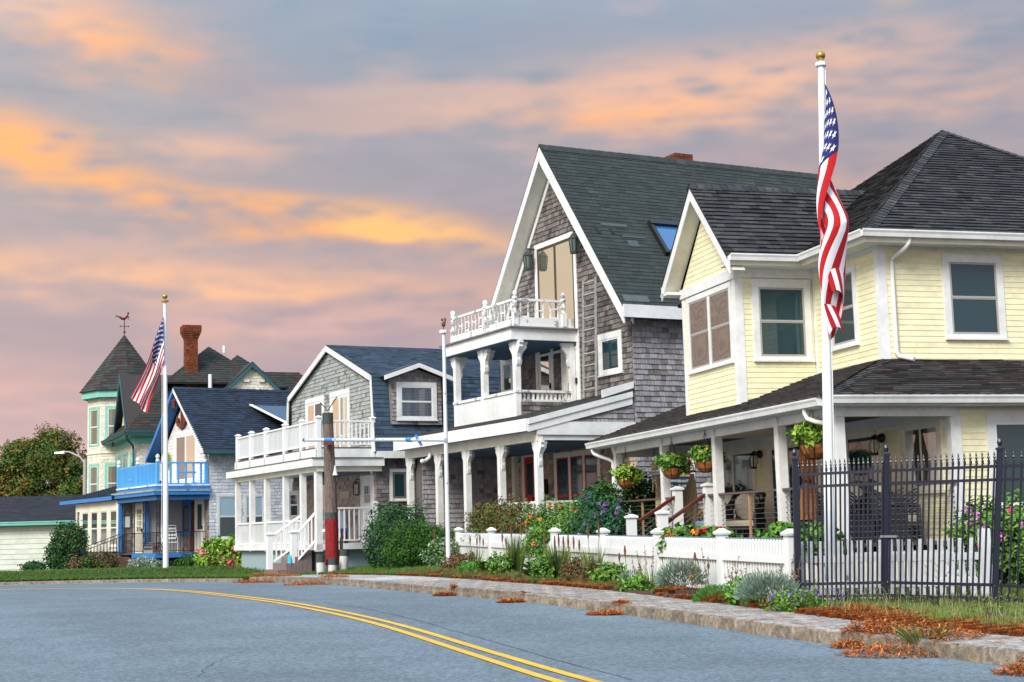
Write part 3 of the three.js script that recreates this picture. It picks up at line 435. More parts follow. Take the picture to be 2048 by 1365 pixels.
// ---------- grey shingled house with the steep gable (centre) ----------
const GH = thing('grey_shingle_house', 'tall grey shingled house with steep dark green roof, white balconies and columned porch', 'house', [3.229, -0.193, -40], 0.48); GH.scale.setScalar(1.143);
const tintShingle = (lo, hi, warm = 0) => () => { const k = rr(lo, hi), s = R(); return s < 0.12 ? [k * 0.62, k * 0.55, k * 0.52] : [k * (1 + warm), k * (1 - warm * 0.1), k * (1.05 - warm)]; };
// scroll bracket under a beam: direction du, dv
function bracket(parent, u, v, y, du, dv, s = 0.3, h = 0.62, t = 0.1) {
  const pts = [[0.06, 0], [s, 0], [s, -0.1 * h], [s * 0.86, -0.16 * h], [s * 0.9, -0.26 * h], [s * 0.72, -0.36 * h], [s * 0.48, -0.5 * h], [s * 0.4, -0.66 * h], [s * 0.46, -0.76 * h], [s * 0.4, -0.92 * h], [s * 0.3, -h], [0.06, -h]];
  const a = Math.abs(du) > 0 ? L(0, 0, t) : L(t, 0, 0);
  return g().prism(pts.map(([x, q]) => V.add(L(u + du * x, y + q, v + dv * x), a, -0.5)), a).build('bracket', M.white, parent);
}
{
  const H = GH, W = 6.9, C = W / 2, RK = 1.24, ey = 6.52, top = 11.25, D = 9.2;
  const F = front(0), S = side(0);
  const w = g(); w.hb(0.02, W - 0.02, 0.3, 6.3, 0.02, D); w.prism([L(0.02, 6.3, 0.02), L(W - 0.02, 6.3, 0.02), L(C, 10.85, 0.02)], L(0, 0, D)); w.hb(0.25, 7.4, 0.25, 0.98, -2.45, 0.02);
  w.prism([L(0.12, 3.72, -2.6), L(0.12, 3.72, 0), L(0.12, 4.36, 0)], L(-0.1, 0, 0)); w.hb(2.62, 6.4, 3.4, 4.0, -1.62, 0); w.hb(6.92, 7.35, 0.9, 3.4, -2.4, 0);
  const wall = w.build('wall', mat(0.10, 0.09, 0.09, { rough: 0.9 }), H);
  const sh = (P, poly, holes, tint, o = {}) => courses(P, poly, { exp: 0.127, w: [0.09, 0.22], t0: 0.022, t1: 0.004, jit: 0.008, rag: 0.008, gap: 0.008, tint, holes, ...o });
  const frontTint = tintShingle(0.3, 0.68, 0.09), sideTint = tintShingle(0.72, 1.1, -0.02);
  pieces([
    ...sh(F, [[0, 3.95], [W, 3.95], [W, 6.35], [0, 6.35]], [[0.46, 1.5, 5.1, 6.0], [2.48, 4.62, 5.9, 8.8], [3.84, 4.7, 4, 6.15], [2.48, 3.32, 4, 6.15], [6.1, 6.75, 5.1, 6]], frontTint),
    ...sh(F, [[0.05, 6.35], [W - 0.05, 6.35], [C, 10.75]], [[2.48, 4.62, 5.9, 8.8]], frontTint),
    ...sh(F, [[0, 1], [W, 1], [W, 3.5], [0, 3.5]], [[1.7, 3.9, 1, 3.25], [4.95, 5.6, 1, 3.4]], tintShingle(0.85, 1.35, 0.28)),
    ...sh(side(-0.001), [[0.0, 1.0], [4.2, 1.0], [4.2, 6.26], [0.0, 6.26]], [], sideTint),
    ...sh(side(0.015), [[-2.55, 3.76], [-0.01, 3.76], [-0.01, 4.32], [-2.4, 3.8]], [], sideTint),
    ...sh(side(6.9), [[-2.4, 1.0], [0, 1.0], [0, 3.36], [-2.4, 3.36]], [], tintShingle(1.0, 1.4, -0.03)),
    ...sh(side(2.62), [[-1.62, 3.9], [-0.05, 3.9], [-0.05, 4.5], [-1.62, 4.5]], [], frontTint),
    ...sh(front(-1.63), [[2.62, 3.75], [6.4, 3.75], [6.4, 4.02], [2.62, 4.02]], [], sideTint),
  ], 'wall_shingle', M.shingleWood, wall);
  // ---- main roof
  const rl = 3.81 * Math.hypot(1, RK), PR = slopeU(-0.36, ey, RK);
  const rf = g(), e0 = L(-0.36, ey, -0.45), e1 = L(-0.36, ey, D), r0 = L(C, top, -0.45), r1 = L(C, top, 8.7), f0 = L(W + 0.36, ey, -0.45), f1 = L(W + 0.36, ey, D);
  rf.prism([e0, L(-0.36, ey, 10.6), r1, r0], [0, -0.06, 0]); rf.prism([f0, L(W + 0.36, ey, 10.6), r1, r0], [0, -0.06, 0]); rf.prism([L(-0.36, ey, 10.6), L(W + 0.36, ey, 10.6), r1], [0, -0.06, 0]);
  const roof = rf.build('roof', M.dark, H);
  const grn = () => { const k = rr(0.075, 0.12), s = R(); return s < 0.1 ? [k * 0.7, k * 0.85, k * 0.85] : s < 0.14 ? [k * 1.1, k * 1.35, k * 1.15] : [k * 0.76, k * 1.04, k * 1.02]; };
  pieces(courses(PR, [[-0.47, 0], [10.6, 0], [8.7, rl], [-0.47, rl]], { exp: 0.135, w: [0.3, 0.31], gap: 0.008, t0: 0.011, t1: 0.003, jit: 0.005, rag: 0.003, tint: grn, holes: [[1.62, 2.6, 1.95, 3.05]] }), 'roof_shingle', M.roofGrit, roof);
  const rc = []; for (let v = -0.45; v < 8.7; v += 0.3) { const k = g(); for (const s of [-1, 1]) k.quad(L(C, top + 0.03, v), L(C + s * 0.15, top - 0.15, v), L(C + s * 0.15, top - 0.16, v + 0.33), L(C, top + 0.02, v + 0.33), grn()); rc.push(k); } pieces(rc, 'ridge_cap', M.roofGrit, roof);
  // worn patches where shingles are gone
  const bare = (a, b, wd, h, c) => g().pb(PR, a, a + wd, b, b + h, 0.012, 0.022, c).build('roof_patch', M.roofGrit, roof);
  bare(0.15, 2.9, 0.75, 0.1, [0.19, 0.25, 0.26]); bare(0.65, 2.15, 0.3, 0.24, [0.17, 0.22, 0.25]); bare(0.6, 2.5, 0.7, 0.06, [0.16, 0.21, 0.23]); bare(-0.35, 0.1, 0.7, 0.22, [0.24, 0.3, 0.32]); bare(-0.1, 2.55, 0.1, 0.28, [0.03, 0.04, 0.04]); bare(0.3, 2.58, 0.1, 0.24, [0.03, 0.04, 0.04]);
  // skylight set in the slope
  { const k = g(), a0 = 1.56, a1 = 2.75, b0 = 1.9, b1 = 3.12; k.pb(PR, a0, a1, b1 - 0.14, b1, 0, 0.16); k.pb(PR, a0, a1, b0, b0 + 0.1, 0, 0.13); k.pb(PR, a0, a0 + 0.1, b0 + 0.1, b1 - 0.14, 0, 0.13); k.pb(PR, a1 - 0.1, a1, b0 + 0.1, b1 - 0.14, 0, 0.13); const s = k.build('skylight', M.black, H); g().pb(PR, a0 + 0.1, a1 - 0.1, b0 + 0.1, b1 - 0.14, 0.07, 0.08).build('pane', mat(0.03, 0.12, 0.30, { rough: 0.08, phys: true, ior: 1.7 }), s); }
  // chimney top behind the ridge
  { const cpts = []; for (let i = 0; i < 6; i++) for (let j = 0; j < 3; j++) cpts.push(g().hb(C + 0.15 + j * 0.2, C + 0.34 + j * 0.2, 10.9 + i * 0.1, 10.99 + i * 0.1, 3.86, 4.44, grey(0.8, 1.1))); const ch = g().hb(C + 0.16, C + 0.74, 9.6, 11.46, 3.88, 4.42).build('chimney', M.brick, H); pieces(cpts, 'brick', M.brick, ch); }
  // rake boards with soffit, eave fascia
  const rake = (ua, ya, ub, yb, n = 'rake_board') => g().prism([L(ua, ya, -0.45), L(ub, yb, -0.45), L(ub, yb - (ub > 4 ? 0.3 : 0.42), -0.45), L(ua, ya - (ub > 4 ? 0.33 : 0.46), -0.45)], L(0, 0, 0.04)).build(n, M.white, H);
  rake(C, top - 0.03, -0.38, 6.49); rake(C, top - 0.03, W + 0.38, 6.49);
  for (const s of [-1, 1]) { g().prism([L(C, top - 0.3, -0.41), L(C + s * 3.75, 6.28, -0.41), L(C + s * 3.75, 6.28, 0), L(C, top - 0.3, 0)], [0, -0.03, 0]).build('soffit', M.creamTrim, H); g().prism([L(C, top - 0.44, -0.05), L(C + s * 3.6, 6.3, -0.05), L(C + s * 3.6, 6.1, -0.05), L(C, top - 0.62, -0.05)], L(0, 0, 0.03)).build('gable_trim', M.white, H); }
  g().hb(-0.42, -0.36, 6.22, 6.52, -0.45, 10).build('fascia', M.white, H); g().hb(-0.36, 0, 6.24, 6.27, -0.44, 9).build('soffit', M.slateBlue, H);
  // windows and doors of the upper floors
  win(H, F, 0.43, 1.53, 5.05, 6.05, { cw: 0.15, split: 'none', sash: M.vinyl, pane: M.darkGlass, blind: 'curtain' });
  win(H, F, 6.05, 6.78, 5.08, 6.03, { cw: 0.12, split: 'none', sash: M.vinyl, pane: M.mirror });
  win(H, F, 2.46, 4.65, 5.85, 8.84, { cw: 0.13, split: 'v', sash: M.brownFrame, pane: M.mirror, sill: false, sw: 0.07, name: 'balcony_door' });
  for (const [a, b] of [[3.8, 4.74], [2.44, 3.37]]) {
    const d = door(H, F, a, b, 4.05, 6.21, { cw: 0.11, panels: false, glass: [0.12, 0.9, 0.2], pane: M.mirror });
    g().pb(F, a + 0.27, b - 0.27, 5.75, 5.95, 0.02, 0.03).build('scalloped_head', M.dark, d);
  }
  win(H, S, 0.75, 1.6, 1.95, 3.3, { cw: 0.12, trim: M.creamTrim, sash: M.red, pane: M.darkGlass });
  // big lanterns on the gable
  for (const [u, y] of [[4.63, 8.42], [2.17, 8.42]]) { const k = g(), c = L(u, y, -0.24); k.bar(L(u, y + 0.32, 0), L(u, y + 0.32, -0.26), 0.04); k.lathe(c, [[0.001, 0.3], [0.05, 0.27], [0.13, 0.17], [0.14, 0.13], [0.001, 0.13]], 8); k.lathe(c, [[0.001, -0.24], [0.1, -0.24], [0.11, -0.2], [0.001, -0.2]], 8); for (let i = 0; i < 8; i++) { const a = i * Math.PI / 4 + 0.2; k.bar(V.add(c, [0.13 * Math.cos(a), 0.14, 0.13 * Math.sin(a)]), V.add(c, [0.095 * Math.cos(a), -0.21, 0.095 * Math.sin(a)]), 0.02); } const m = k.build('wall_lantern', M.verdigris, H); g().lathe(c, [[0.08, -0.19], [0.115, 0.12]], 8).build('lamp_glass', mat(0.12, 0.17, 0.16, { rough: 0.2 }), m); }
  // ---- top balcony on posts
  const bv = -1.72, bl = 6.35, br = 2.66;
  const dk = g(); dk.hb(br - 0.12, bl + 0.18, 6.02, 6.30, bv - 0.16, -0.02); dk.build('balcony_fascia', M.white, H);
  const sd = g(); sd.hb(br, bl + 0.05, 6.34, 6.42, bv - 0.02, 0); sd.build('balcony_floor', M.wornWhite, H); g().hb(br + 0.02, bl, 6.42, 6.56, bv, bv + 0.04).build('kick_board', M.wornWhite, H); g().hb(br + 0.02, br + 0.06, 6.42, 6.6, bv + 0.04, -0.1).build('kick_board', M.wornWhite, H);
  { const e = []; for (let u = br - 0.2; u < bl + 0.2; u += 0.3) e.push(g().hb(u, u + 0.29, 6.30, 6.34, bv - 0.22, -0.02, grey(0.4, 0.6))); pieces(e, 'edge_shingle', M.roofGrit, H); }
  g().hb(br - 0.05, bl + 0.1, 5.99, 6.02, bv - 0.1, -0.02).build('balcony_ceiling', M.ceilingBlue, H);
  const urn = (u, v) => { const k = g(); k.hb(u - 0.065, u + 0.065, 6.4, 6.75, v - 0.065, v + 0.065); k.lathe(L(u, 6.75, v), [[0.06, 0], [0.04, 0.05], [0.075, 0.12], [0.07, 0.2], [0.05, 0.27], [0.075, 0.31], [0.075, 0.34], [0.045, 0.36], [0.07, 0.42], [0.06, 0.48], [0.001, 0.52]], 10); k.build('balcony_post', M.wornWhite, H); };
  urn(br + 0.05, bv + 0.05); urn(4.35, bv + 0.05); urn(bl - 0.05, bv + 0.05); urn(br + 0.05, -0.3);
  const fret = (k, q, low, h, i) => { const y = q[1], e = 0.017; const j = i % 4; k.box(q[0] - e, q[0] + e, y + low, y + h, q[2] - e, q[2] + e); return k; };
  const fretRun = (A, B, dir) => {
    const W1 = balustrade(H, A, B, 0.62, { sp: 0.2, material: M.wornWhite, low: 0.06, rail: [0.08, 0.06], shape: fret });
    const n = Math.round(V.len(V.sub(B, A)) / 0.2); // short cross pieces between alternate pairs
    for (let i = 0; i < n - 1; i += 2) { const p = V.lerp(A, B, (i + 0.5) / n), q = V.lerp(A, B, (i + 1.5) / n), k = g(); const ys = (i / 2) % 2 ? [0.36] : [0.2, 0.42]; for (const y of ys) k.bar(V.add(p, UP, y), V.add(q, UP, y), 0.03, 0.035); k.build('fret_rail', M.wornWhite, W1); }
  };
  fretRun(L(br + 0.1, 6.42, bv + 0.05), L(4.3, 6.42, bv + 0.05)); fretRun(L(4.4, 6.42, bv + 0.05), L(bl - 0.1, 6.42, bv + 0.05)); fretRun(L(br + 0.05, 6.42, bv + 0.1), L(br + 0.05, 6.42, -0.35));
  // ---- second-floor porch: posts with scroll brackets, boarded parapet
  for (const u of [2.72, 4.5, 6.15]) { post(H, u, -1.66, 3.98, 6.0, 0.15, M.white, 'upper_post', false); bracket(H, u, -1.66, 6.0, 1, 0); if (u < 6) bracket(H, u, -1.66, 6.0, -1, 0); bracket(H, u, -1.66, 6.0, 0, 1); }
  post(H, 2.72, -0.1, 3.98, 6.0, 0.13, M.white, 'upper_post', false); bracket(H, 2.72, -0.1, 6.0, 0, -1);
  const bb = []; for (let u = 2.8; u < 6.1; u += 0.075) bb.push(g().hb(u, u + 0.068, 4.02, 4.72, -1.72, -1.69, grey(0.95, 1))); const pw = g().hb(2.72, 6.2, 4.0, 4.72, -1.69, -1.64).build('parapet', M.white, H); pieces(bb, 'parapet_board', M.white, pw); g().hb(2.62, 6.25, 4.72, 4.79, -1.75, -1.6).build('parapet_cap', M.wornWhite, H); g().hb(4.42, 4.58, 3.85, 4.72, -1.75, -1.721).build('parapet_batten', M.white, H);
  const W2 = g().hb(2.66, 2.78, 4.73, 4.79, -1.6, -0.1).build('railing', M.wornWhite, H); g().hb(2.67, 2.77, 4.5, 4.56, -1.6, -0.1).build('bottom_rail', M.wornWhite, W2); for (let v = -1.5; v < -0.15; v += 0.125) g().hb(2.7, 2.74, 4.56, 4.73, v, v + 0.055).build('baluster', M.wornWhite, W2);
  g().hb(2.64, 6.25, 3.95, 4.02, -1.62, 0).build('porch_floor', M.greyWood, H);
  // ---- lower porch
  const py = 3.86, pk = 0.245, pl = Math.hypot(1, pk), PP = slopeV(-2.85, py, pk);
  const pr = g(); pr.prism([L(-0.02, py, -2.85), L(7.6, py, -2.85), L(7.6, py + 2.85 * pk, 0), L(-0.02, py + 2.85 * pk, 0)], [0, -0.05, 0]); pr.prism([L(7.6, py, -2.85), L(7.6, py + 0.7, 0), L(9.2, py + 0.1, 0.4)], [0, -0.04, 0]);
  const proof = pr.build('porch_roof', M.dark, H);
  pieces(courses(PP, [[-0.05, 0], [7.62, 0], [7.62, 2.84 * pl], [-0.05, 2.84 * pl]], { exp: 0.13, w: [0.3, 0.31], gap: 0.006, t0: 0.01, t1: 0.003, jit: 0.004, tint: () => { const k = rr(0.12, 0.2); return [k * 0.92, k, k * 1.0]; }, holes: [[2.7, 6.3, 1.25, 3]] }), 'porch_shingle', M.roofGrit, proof);
  g().hb(-0.02, 7.64, 3.58, 3.86, -2.9, -2.85).build('porch_fascia', M.white, H); g().hb(0.0, 7.5, 3.36, 3.6, -2.62, -2.46).build('porch_beam', M.creamTrim, H); g().hb(-0.03, 0.16, 3.5, 3.8, -2.62, 0).build('porch_beam', M.white, H); g().hb(0.02, 0.14, 3.38, 3.52, -2.46, 0).build('porch_beam', M.white, H); g().hb(7.3, 7.5, 3.36, 3.6, -2.46, 0).build('porch_beam', M.slateBlue, H);
  const sr = (a, b, n) => g().prism([L(-0.03, py + 0.0 - a, -2.86), L(-0.03, py + 0.66 - a, -0.08), L(-0.03, py + 0.66 - b, -0.08), L(-0.03, py - b, -2.86)], L(n, 0, 0)).build('porch_rake', M.white, H); sr(0.0, 0.13, -0.05); sr(0.13, 0.3, -0.02);
  g().prism([L(-0.02, py + 0.68, -0.9), L(-0.02, py + 0.9, -0.03), L(-0.02, py + 0.75, -0.03), L(-0.02, py + 0.5, -0.9)], L(-0.03, 0, 0)).build('wall_flashing', M.white, H);
  g().hb(0.14, 7.4, 3.34, 3.37, -2.5, 0).build('porch_ceiling', M.ceilingBlue, H);
  for (const u of [0.1, 1.95, 3.82, 5.5, 7.35]) { post(H, u, -2.54, 0.4, 3.38, 0.15, M.white, 'porch_post', false); bracket(H, u, -2.54, 3.38, 1, 0, 0.24, 0.62, 0.08); bracket(H, u, -2.54, 3.38, -1, 0, 0.24, 0.62, 0.08); bracket(H, u, -2.54, 3.38, 0, 1, 0.22, 0.6, 0.08); }
  g().hb(5.9, 6.05, 1, 3.38, -0.15, 0).build('porch_post', M.creamTrim, H);
  { const fb = []; for (let v = -2.6; v < 0; v += 0.14) fb.push(g().hb(0, 7.45, 1.0, 1.06, v, v + 0.132, grey(0.8, 1))); pieces(fb, 'floor_board', M.greyWood, H); }
  balustrade(H, L(0.2, 1.06, -2.5), L(1.86, 1.06, -2.5), 0.93, { sp: 0.16, bw: 0.06, material: M.white }); balustrade(H, L(0.1, 1.06, -2.44), L(0.1, 1.06, -0.1), 0.93, { sp: 0.16, bw: 0.06, material: M.white });
  win(H, F, 1.62, 3.92, 1.15, 3.3, { cw: 0.13, trim: M.creamTrim, units: 3, split: 'h', sash: M.red, pane: M.darkGlass, blind: 'curtain', mull: 0.1, mullMat: M.creamTrim });
  door(H, F, 4.88, 5.68, 1.06, 3.42, { cw: 0.13, trim: M.creamTrim, leaf: M.red, glass: [0.55, 0.92, 0.2], pan: [[0.06, 0.24], [0.28, 0.48]] });
  g().pb(F, 4.28, 4.52, 2.28, 2.66, 0.02, 0.12).build('mailbox', M.black, H);
  { const c = L(4.1, 1.95, -0.06); const k = g(); k.prism(Array.from({ length: 20 }, (_, i) => V.add(c, L(0.16 * Math.cos(i * Math.PI / 10), 0.33 * Math.sin(i * Math.PI / 10), 0))), L(0, 0, 0.03)); k.build('oval_plaque', mat(0.08, 0.2, 0.22, { rough: 0.6 }), H); }
  { const k = g(); k.tube([L(5.75, 3.42, -2.66), L(5.75, 3.3, -2.7), L(5.72, 3.22, -2.82), L(5.6, 3.2, -2.95)], 0.045, 8); k.ball(L(5.58, 3.2, -2.97), 0.06, 8); k.build('porch_camera', M.vinyl, H); }
}
// ladder tied upright against the balcony
{
  const t = thing('wooden_ladder', 'weathered wooden ladder standing against the side of the upper balcony', 'ladder', [3.229, -0.193, -40], 0.48); t.scale.setScalar(1.143);
  const a0 = [1.86, 4.42, -0.42], a1 = [1.78, 7.4, -0.42]; const k = g(); k.bar(L(1.62, 4.5, -0.42), L(1.57, 7.38, -0.36), 0.05, 0.06); k.build('stile', mat(0.33, 0.33, 0.32, { map: T.grain }), t); g().bar(L(1.02, 4.5, -0.42), L(0.97, 7.38, -0.36), 0.05, 0.06).build('stile', mat(0.33, 0.33, 0.32, { map: T.grain }), t);
  for (let i = 0; i < 10; i++) { const y = 4.7 + i * 0.29; g().tube([L(1.62 - 0.005 * i, y, -0.42 + 0.006 * i), L(1.02 - 0.005 * i, y, -0.42 + 0.006 * i)], 0.02, 6).build('rung', mat(0.33, 0.33, 0.32), t); }
}
// ---------- gambrel house with the white balcony (centre left) ----------
const MH = thing('gambrel_house', 'grey shingled gambrel house with blue roof and white railed balcony over its porch', 'house', [-4.358, 0, -47], 0.48);
{
  const H = MH, W = 7.9, C = W / 2, F = front(0), S = side(0), D = 11;
  const prof = [[0.0, 3.9], [-0.03, 6.33], [C, 7.74], [W + 0.03, 6.33], [W, 3.9]];
  const w = g(); w.hb(0.02, W, 0.3, 3.9, 0.02, D); w.prism([[0.03, 3.8], [0.06, 6.2], [C, 7.6], [W - 0.06, 6.2], [W, 3.8]].map(([u, y]) => L(u, y, 0.02)), L(0, 0, D)); w.hb(0.1, 7.9, 0.2, 0.95, -1.9, 0.02, [1.7, 2.3, 2.6]);
  const wall = w.build('wall', mat(0.16, 0.16, 0.16, { rough: 0.9 }), H);
  const sh = (P, poly, holes, tint) => courses(P, poly, { exp: 0.127, w: [0.09, 0.24], t0: 0.02, t1: 0.004, jit: 0.007, rag: 0.005, gap: 0.007, tint, holes });
  const top = () => { const k = rr(0.85, 1.2), s = R(); return s < 0.1 ? [k * 0.6, k * 0.6, k * 0.58] : [k * 0.98, k * 1.12, k * 1.08]; }, low = tintShingle(0.75, 1.15, 0.2);
  pieces([
    ...sh(F, [[0.02, 3.95], [W, 3.95], [W, 6.25], [0.02, 6.25]], [[2.2, 3.9, 4.05, 6.1], [4.6, 6.35, 4.05, 6.1]], top), ...sh(F, [[0.1, 6.25], [W - 0.1, 6.25], [C, 7.62]], [], top),
    ...sh(F, [[0.0, 1.1], [W, 1.1], [W, 3.3], [0, 3.3]], [[0.2, 1.2, 1.1, 3.2], [7.25, 8.2, 2.08, 2.95], [4.1, 4.9, 1.1, 3.1]], low),
    ...sh(side(-0.001), [[0, 1], [5, 1], [5, 3.9], [0, 3.9]], [[0.5, 1.04, 2.48, 3.35]], tintShingle(0.5, 0.85, 0.03)),
  ], 'wall_shingle', M.shingleWood, wall);
  // roof: shallow upper and steep lower slopes
  const rf = g(); for (const s of [0, 1]) { const m = (u) => s ? W - u : u; rf.prism([L(m(-0.05), 6.36, -0.16), L(C, 7.78, -0.16), L(C, 7.78, D), L(m(-0.05), 6.36, D)], [0, -0.06, 0]); rf.prism([L(m(-0.05), 6.36, -0.16), L(m(-0.05), 6.36, D), L(m(-0.3), 3.92, D), L(m(-0.3), 3.92, -0.16)], L(s ? -0.06 : 0.06, -0.02, 0)); }
  const roof = rf.build('roof', M.dark, H);
  const blue = (a, b) => () => { const k = rr(a, b), s = R(); return s < 0.25 ? [k * 0.26, k * 0.48, k * 0.8] : [k * 0.42, k * 0.74, k * 1.2]; };
  const k1 = 1.42 / (C + 0.05), P1 = slopeU(-0.08, 6.355, k1), P2 = slopeU(-0.31, 3.92, 2.44 / 0.25);
  pieces([...courses(P1, [[-0.18, 0], [D, 0], [D, 4.0 * Math.hypot(1, k1)], [-0.18, 4.0 * Math.hypot(1, k1)]], { exp: 0.14, w: [0.16, 0.34], gap: 0.002, t0: 0.014, t1: 0.004, jit: 0.008, tint: blue(0.2, 0.3) }), ...courses(P2, [[-0.14, 0], [D, 0], [D, 2.45], [-0.14, 2.45]], { exp: 0.14, w: [0.16, 0.34], gap: 0.002, t0: 0.014, t1: 0.004, jit: 0.008, tint: blue(0.26, 0.38), holes: [[0.4, 2.2, 1.0, 2.45]] })], 'roof_shingle', M.roofGrit, roof);
  const tr = (p, q, h = 0.2) => g().prism([L(p[0], p[1], -0.17), L(q[0], q[1], -0.17), L(q[0] + (Math.abs(q[1] - p[1]) > 2 ? h * 0.5 * Math.sign(C - q[0]) : 0), q[1] - (Math.abs(q[1] - p[1]) > 2 ? 0 : h), -0.17), L(p[0] + (Math.abs(q[1] - p[1]) > 2 ? h * 0.5 * Math.sign(C - p[0]) : 0), p[1] - (Math.abs(q[1] - p[1]) > 2 ? 0 : h), -0.17)], L(0, 0, 0.05)).build('rake_board', M.white, H);
  tr([C, 7.77], [-0.06, 6.35]); tr([C, 7.77], [W + 0.06, 6.35]); tr([-0.06, 6.35], [-0.31, 3.92]); tr([W + 0.06, 6.35], [W + 0.31, 3.92]);
  g().hb(-0.34, -0.28, 3.72, 3.94, -0.1, D).build('fascia', M.white, H); g().hb(-0.28, 0, 3.74, 3.77, -0.1, D).build('soffit', M.slateBlue, H);
  // dormer on the steep slope
  { const d = g(); d.hb(-0.3, 0.9, 4.78, 6.28, 0.42, 2.16); d.prism([L(-0.3, 6.28, 0.42), L(-0.3, 6.28, 2.16), L(-0.3, 6.56, 1.29)], L(1.4, 0, 0)); const dm = d.build('dormer', mat(0.16, 0.16, 0.16), H);
    pieces(sh(side(-0.3), [[0.42, 4.78], [2.16, 4.78], [2.16, 6.26], [1.29, 6.55], [0.42, 6.26]], [[0.64, 1.94, 4.98, 6.08]], tintShingle(0.7, 1, 0.02)), 'dormer_shingle', M.shingleWood, dm);
    g().prism([L(-0.58, 6.33, 0.12), L(-0.58, 6.74, 1.29), L(2.4, 6.74, 1.29), L(1.4, 6.33, 0.12)], [0, -0.05, 0]).build('dormer_roof', mat(0.05, 0.08, 0.12, { map: T.grit }), dm); g().prism([L(-0.58, 6.33, 2.46), L(-0.58, 6.74, 1.29), L(2.4, 6.74, 1.29), L(1.4, 6.33, 2.46)], [0, -0.05, 0]).build('dormer_roof', mat(0.05, 0.08, 0.12, { map: T.grit }), dm);
    for (const s of [-1, 1]) g().prism([L(-0.59, 6.71, 1.29), L(-0.59, 6.29, 1.29 + s * 1.19), L(-0.59, 6.15, 1.29 + s * 1.19), L(-0.59, 6.57, 1.29)], L(0.05, 0, 0)).build('dormer_rake', M.white, dm);
    win(H, side(-0.31), 0.6, 1.98, 4.93, 6.12, { cw: 0.14, sash: M.vinyl, blind: 'slats', inside: M.slateBlue }); }
  win(H, side(-0.01), 0.44, 1.1, 2.42, 3.4, { cw: 0.1, split: 'none', sash: mat(0.13, 0.12, 0.12), sw: 0.07, pane: M.darkGlass, inside: M.slateBlue });
  win(H, F, 2.15, 3.96, 4.05, 6.15, { cw: 0.13, head: 0.17, split: 'v', sash: M.vinyl, inside: M.roomWarm, pane: M.mirror, sill: false, sw: 0.08, name: 'balcony_door' });
  win(H, F, 4.55, 6.4, 4.05, 6.14, { cw: 0.13, head: 0.17, split: 'v', sash: M.vinyl, pane: [M.darkGlass, M.mirror], sill: false, sw: 0.08, name: 'balcony_door' });
  win(H, F, 7.2, 8.25, 2.03, 3.0, { cw: 0.12, sash: M.vinyl, pane: M.darkGlass });
  door(H, F, 0.14, 1.27, 1.12, 3.23, { cw: 0.12, glass: [0.62, 0.9, 0.22], grid: [3, 2], pan: [[0.06, 0.5]] });
  win(H, F, 4.05, 4.95, 1.15, 3.1, { cw: 0.11, split: 'none', sash: M.vinyl, pane: M.dimMirror, name: 'glass_door', sill: false });
  // porch and balcony
  const pv = -1.95, pu = [8.13, 6.5, 4.86, 2.95, 1.29, -0.1], py = 1.1;
  for (const u of pu) post(H, u, pv, 0.9, 3.36, u === -0.1 ? 0.2 : 0.17, M.white, 'porch_post', false);
  g().hb(-0.3, 8.3, 3.32, 3.48, pv - 0.1, pv + 0.1).build('porch_beam', M.creamTrim, H); g().hb(-0.24, -0.06, 3.32, 3.48, pv + 0.1, 0.1).build('porch_beam', M.creamTrim, H); g().hb(-0.1, 8.2, 3.46, 3.5, pv, 0).build('porch_ceiling', mat(0.5, 0.56, 0.6), H);
  g().hb(-0.36, 8.66, 3.48, 3.72, pv - 0.28, 0.14).build('porch_fascia', M.white, H); g().hb(-0.4, 8.7, 3.72, 3.75, pv - 0.3, 0.1).build('porch_edge', mat(0.12, 0.15, 0.15), H); g().hb(-0.2, 8.3, 3.75, 4.02, pv - 0.07, 0.05).build('balcony_band', M.white, H); g().hb(-0.2, 8.3, 4.02, 4.07, pv - 0.04, 0).build('balcony_floor', M.greyWood, H);
  const uu = [8.11, 6.55, 4.92, 2.97, 1.32, -0.16]; uu.forEach((u) => newel(H, u, pv, 3.76, 5.02, 0.14)); newel(H, -0.16, -0.16, 3.76, 5.02, 0.13);
  for (let i = 0; i < 5; i++) balustrade(H, L(uu[i + 1] + 0.07, 4.06, pv), L(uu[i] - 0.07, 4.06, pv), 0.82, { sp: 0.13, bw: 0.028 }); balustrade(H, L(-0.16, 4.06, pv + 0.07), L(-0.16, 4.06, -0.23), 0.82, { sp: 0.14 });
  for (let i = 0; i < 4; i++) balustrade(H, L(pu[i + 1] + 0.08, py, pv), L(pu[i] - 0.08, py, pv), 0.76, { sp: 0.13, bw: 0.028, low: 0.06, rail: [0.08, 0.06] }); balustrade(H, L(-0.1, py, pv + 0.1), L(-0.1, py, -0.05), 1.1, { sp: 0.17, low: 0.12 }); newel(H, -0.1, -0.08, py, 2.38, 0.13);
  g().hb(-0.2, 8.25, 0.94, 1.12, pv - 0.12, 0).build('porch_floor', M.white, H);
  // steps to the lawn
  newel(H, 1.6, -2.95, 0.25, 1.5, 0.17); newel(H, 0.3, -2.62, 0.25, 1.55, 0.18);
  const sr = (A, B, h0, h1) => { const Wm = g().bar(V.add(A, UP, h0), V.add(B, UP, h1), 0.07, 0.08).build('stair_rail', M.vinyl, H); g().bar(V.add(A, UP, 0.12), V.add(B, UP, 0.12), 0.06, 0.06).build('bottom_rail', M.vinyl, Wm); for (let i = 1; i < 6; i++) { const q = V.lerp(A, B, i / 6); g().box(q[0] - 0.02, q[0] + 0.02, q[1] + 0.12, q[1] + mix(h0, h1, i / 6), q[2] - 0.02, q[2] + 0.02).build('baluster', M.vinyl, Wm); } };
  sr(L(1.35, 1.1, pv - 0.05), L(1.58, 0.45, -2.9), 0.92, 0.95); sr(L(-0.05, 1.1, pv - 0.1), L(0.28, 0.45, -2.58), 0.95, 0.95);
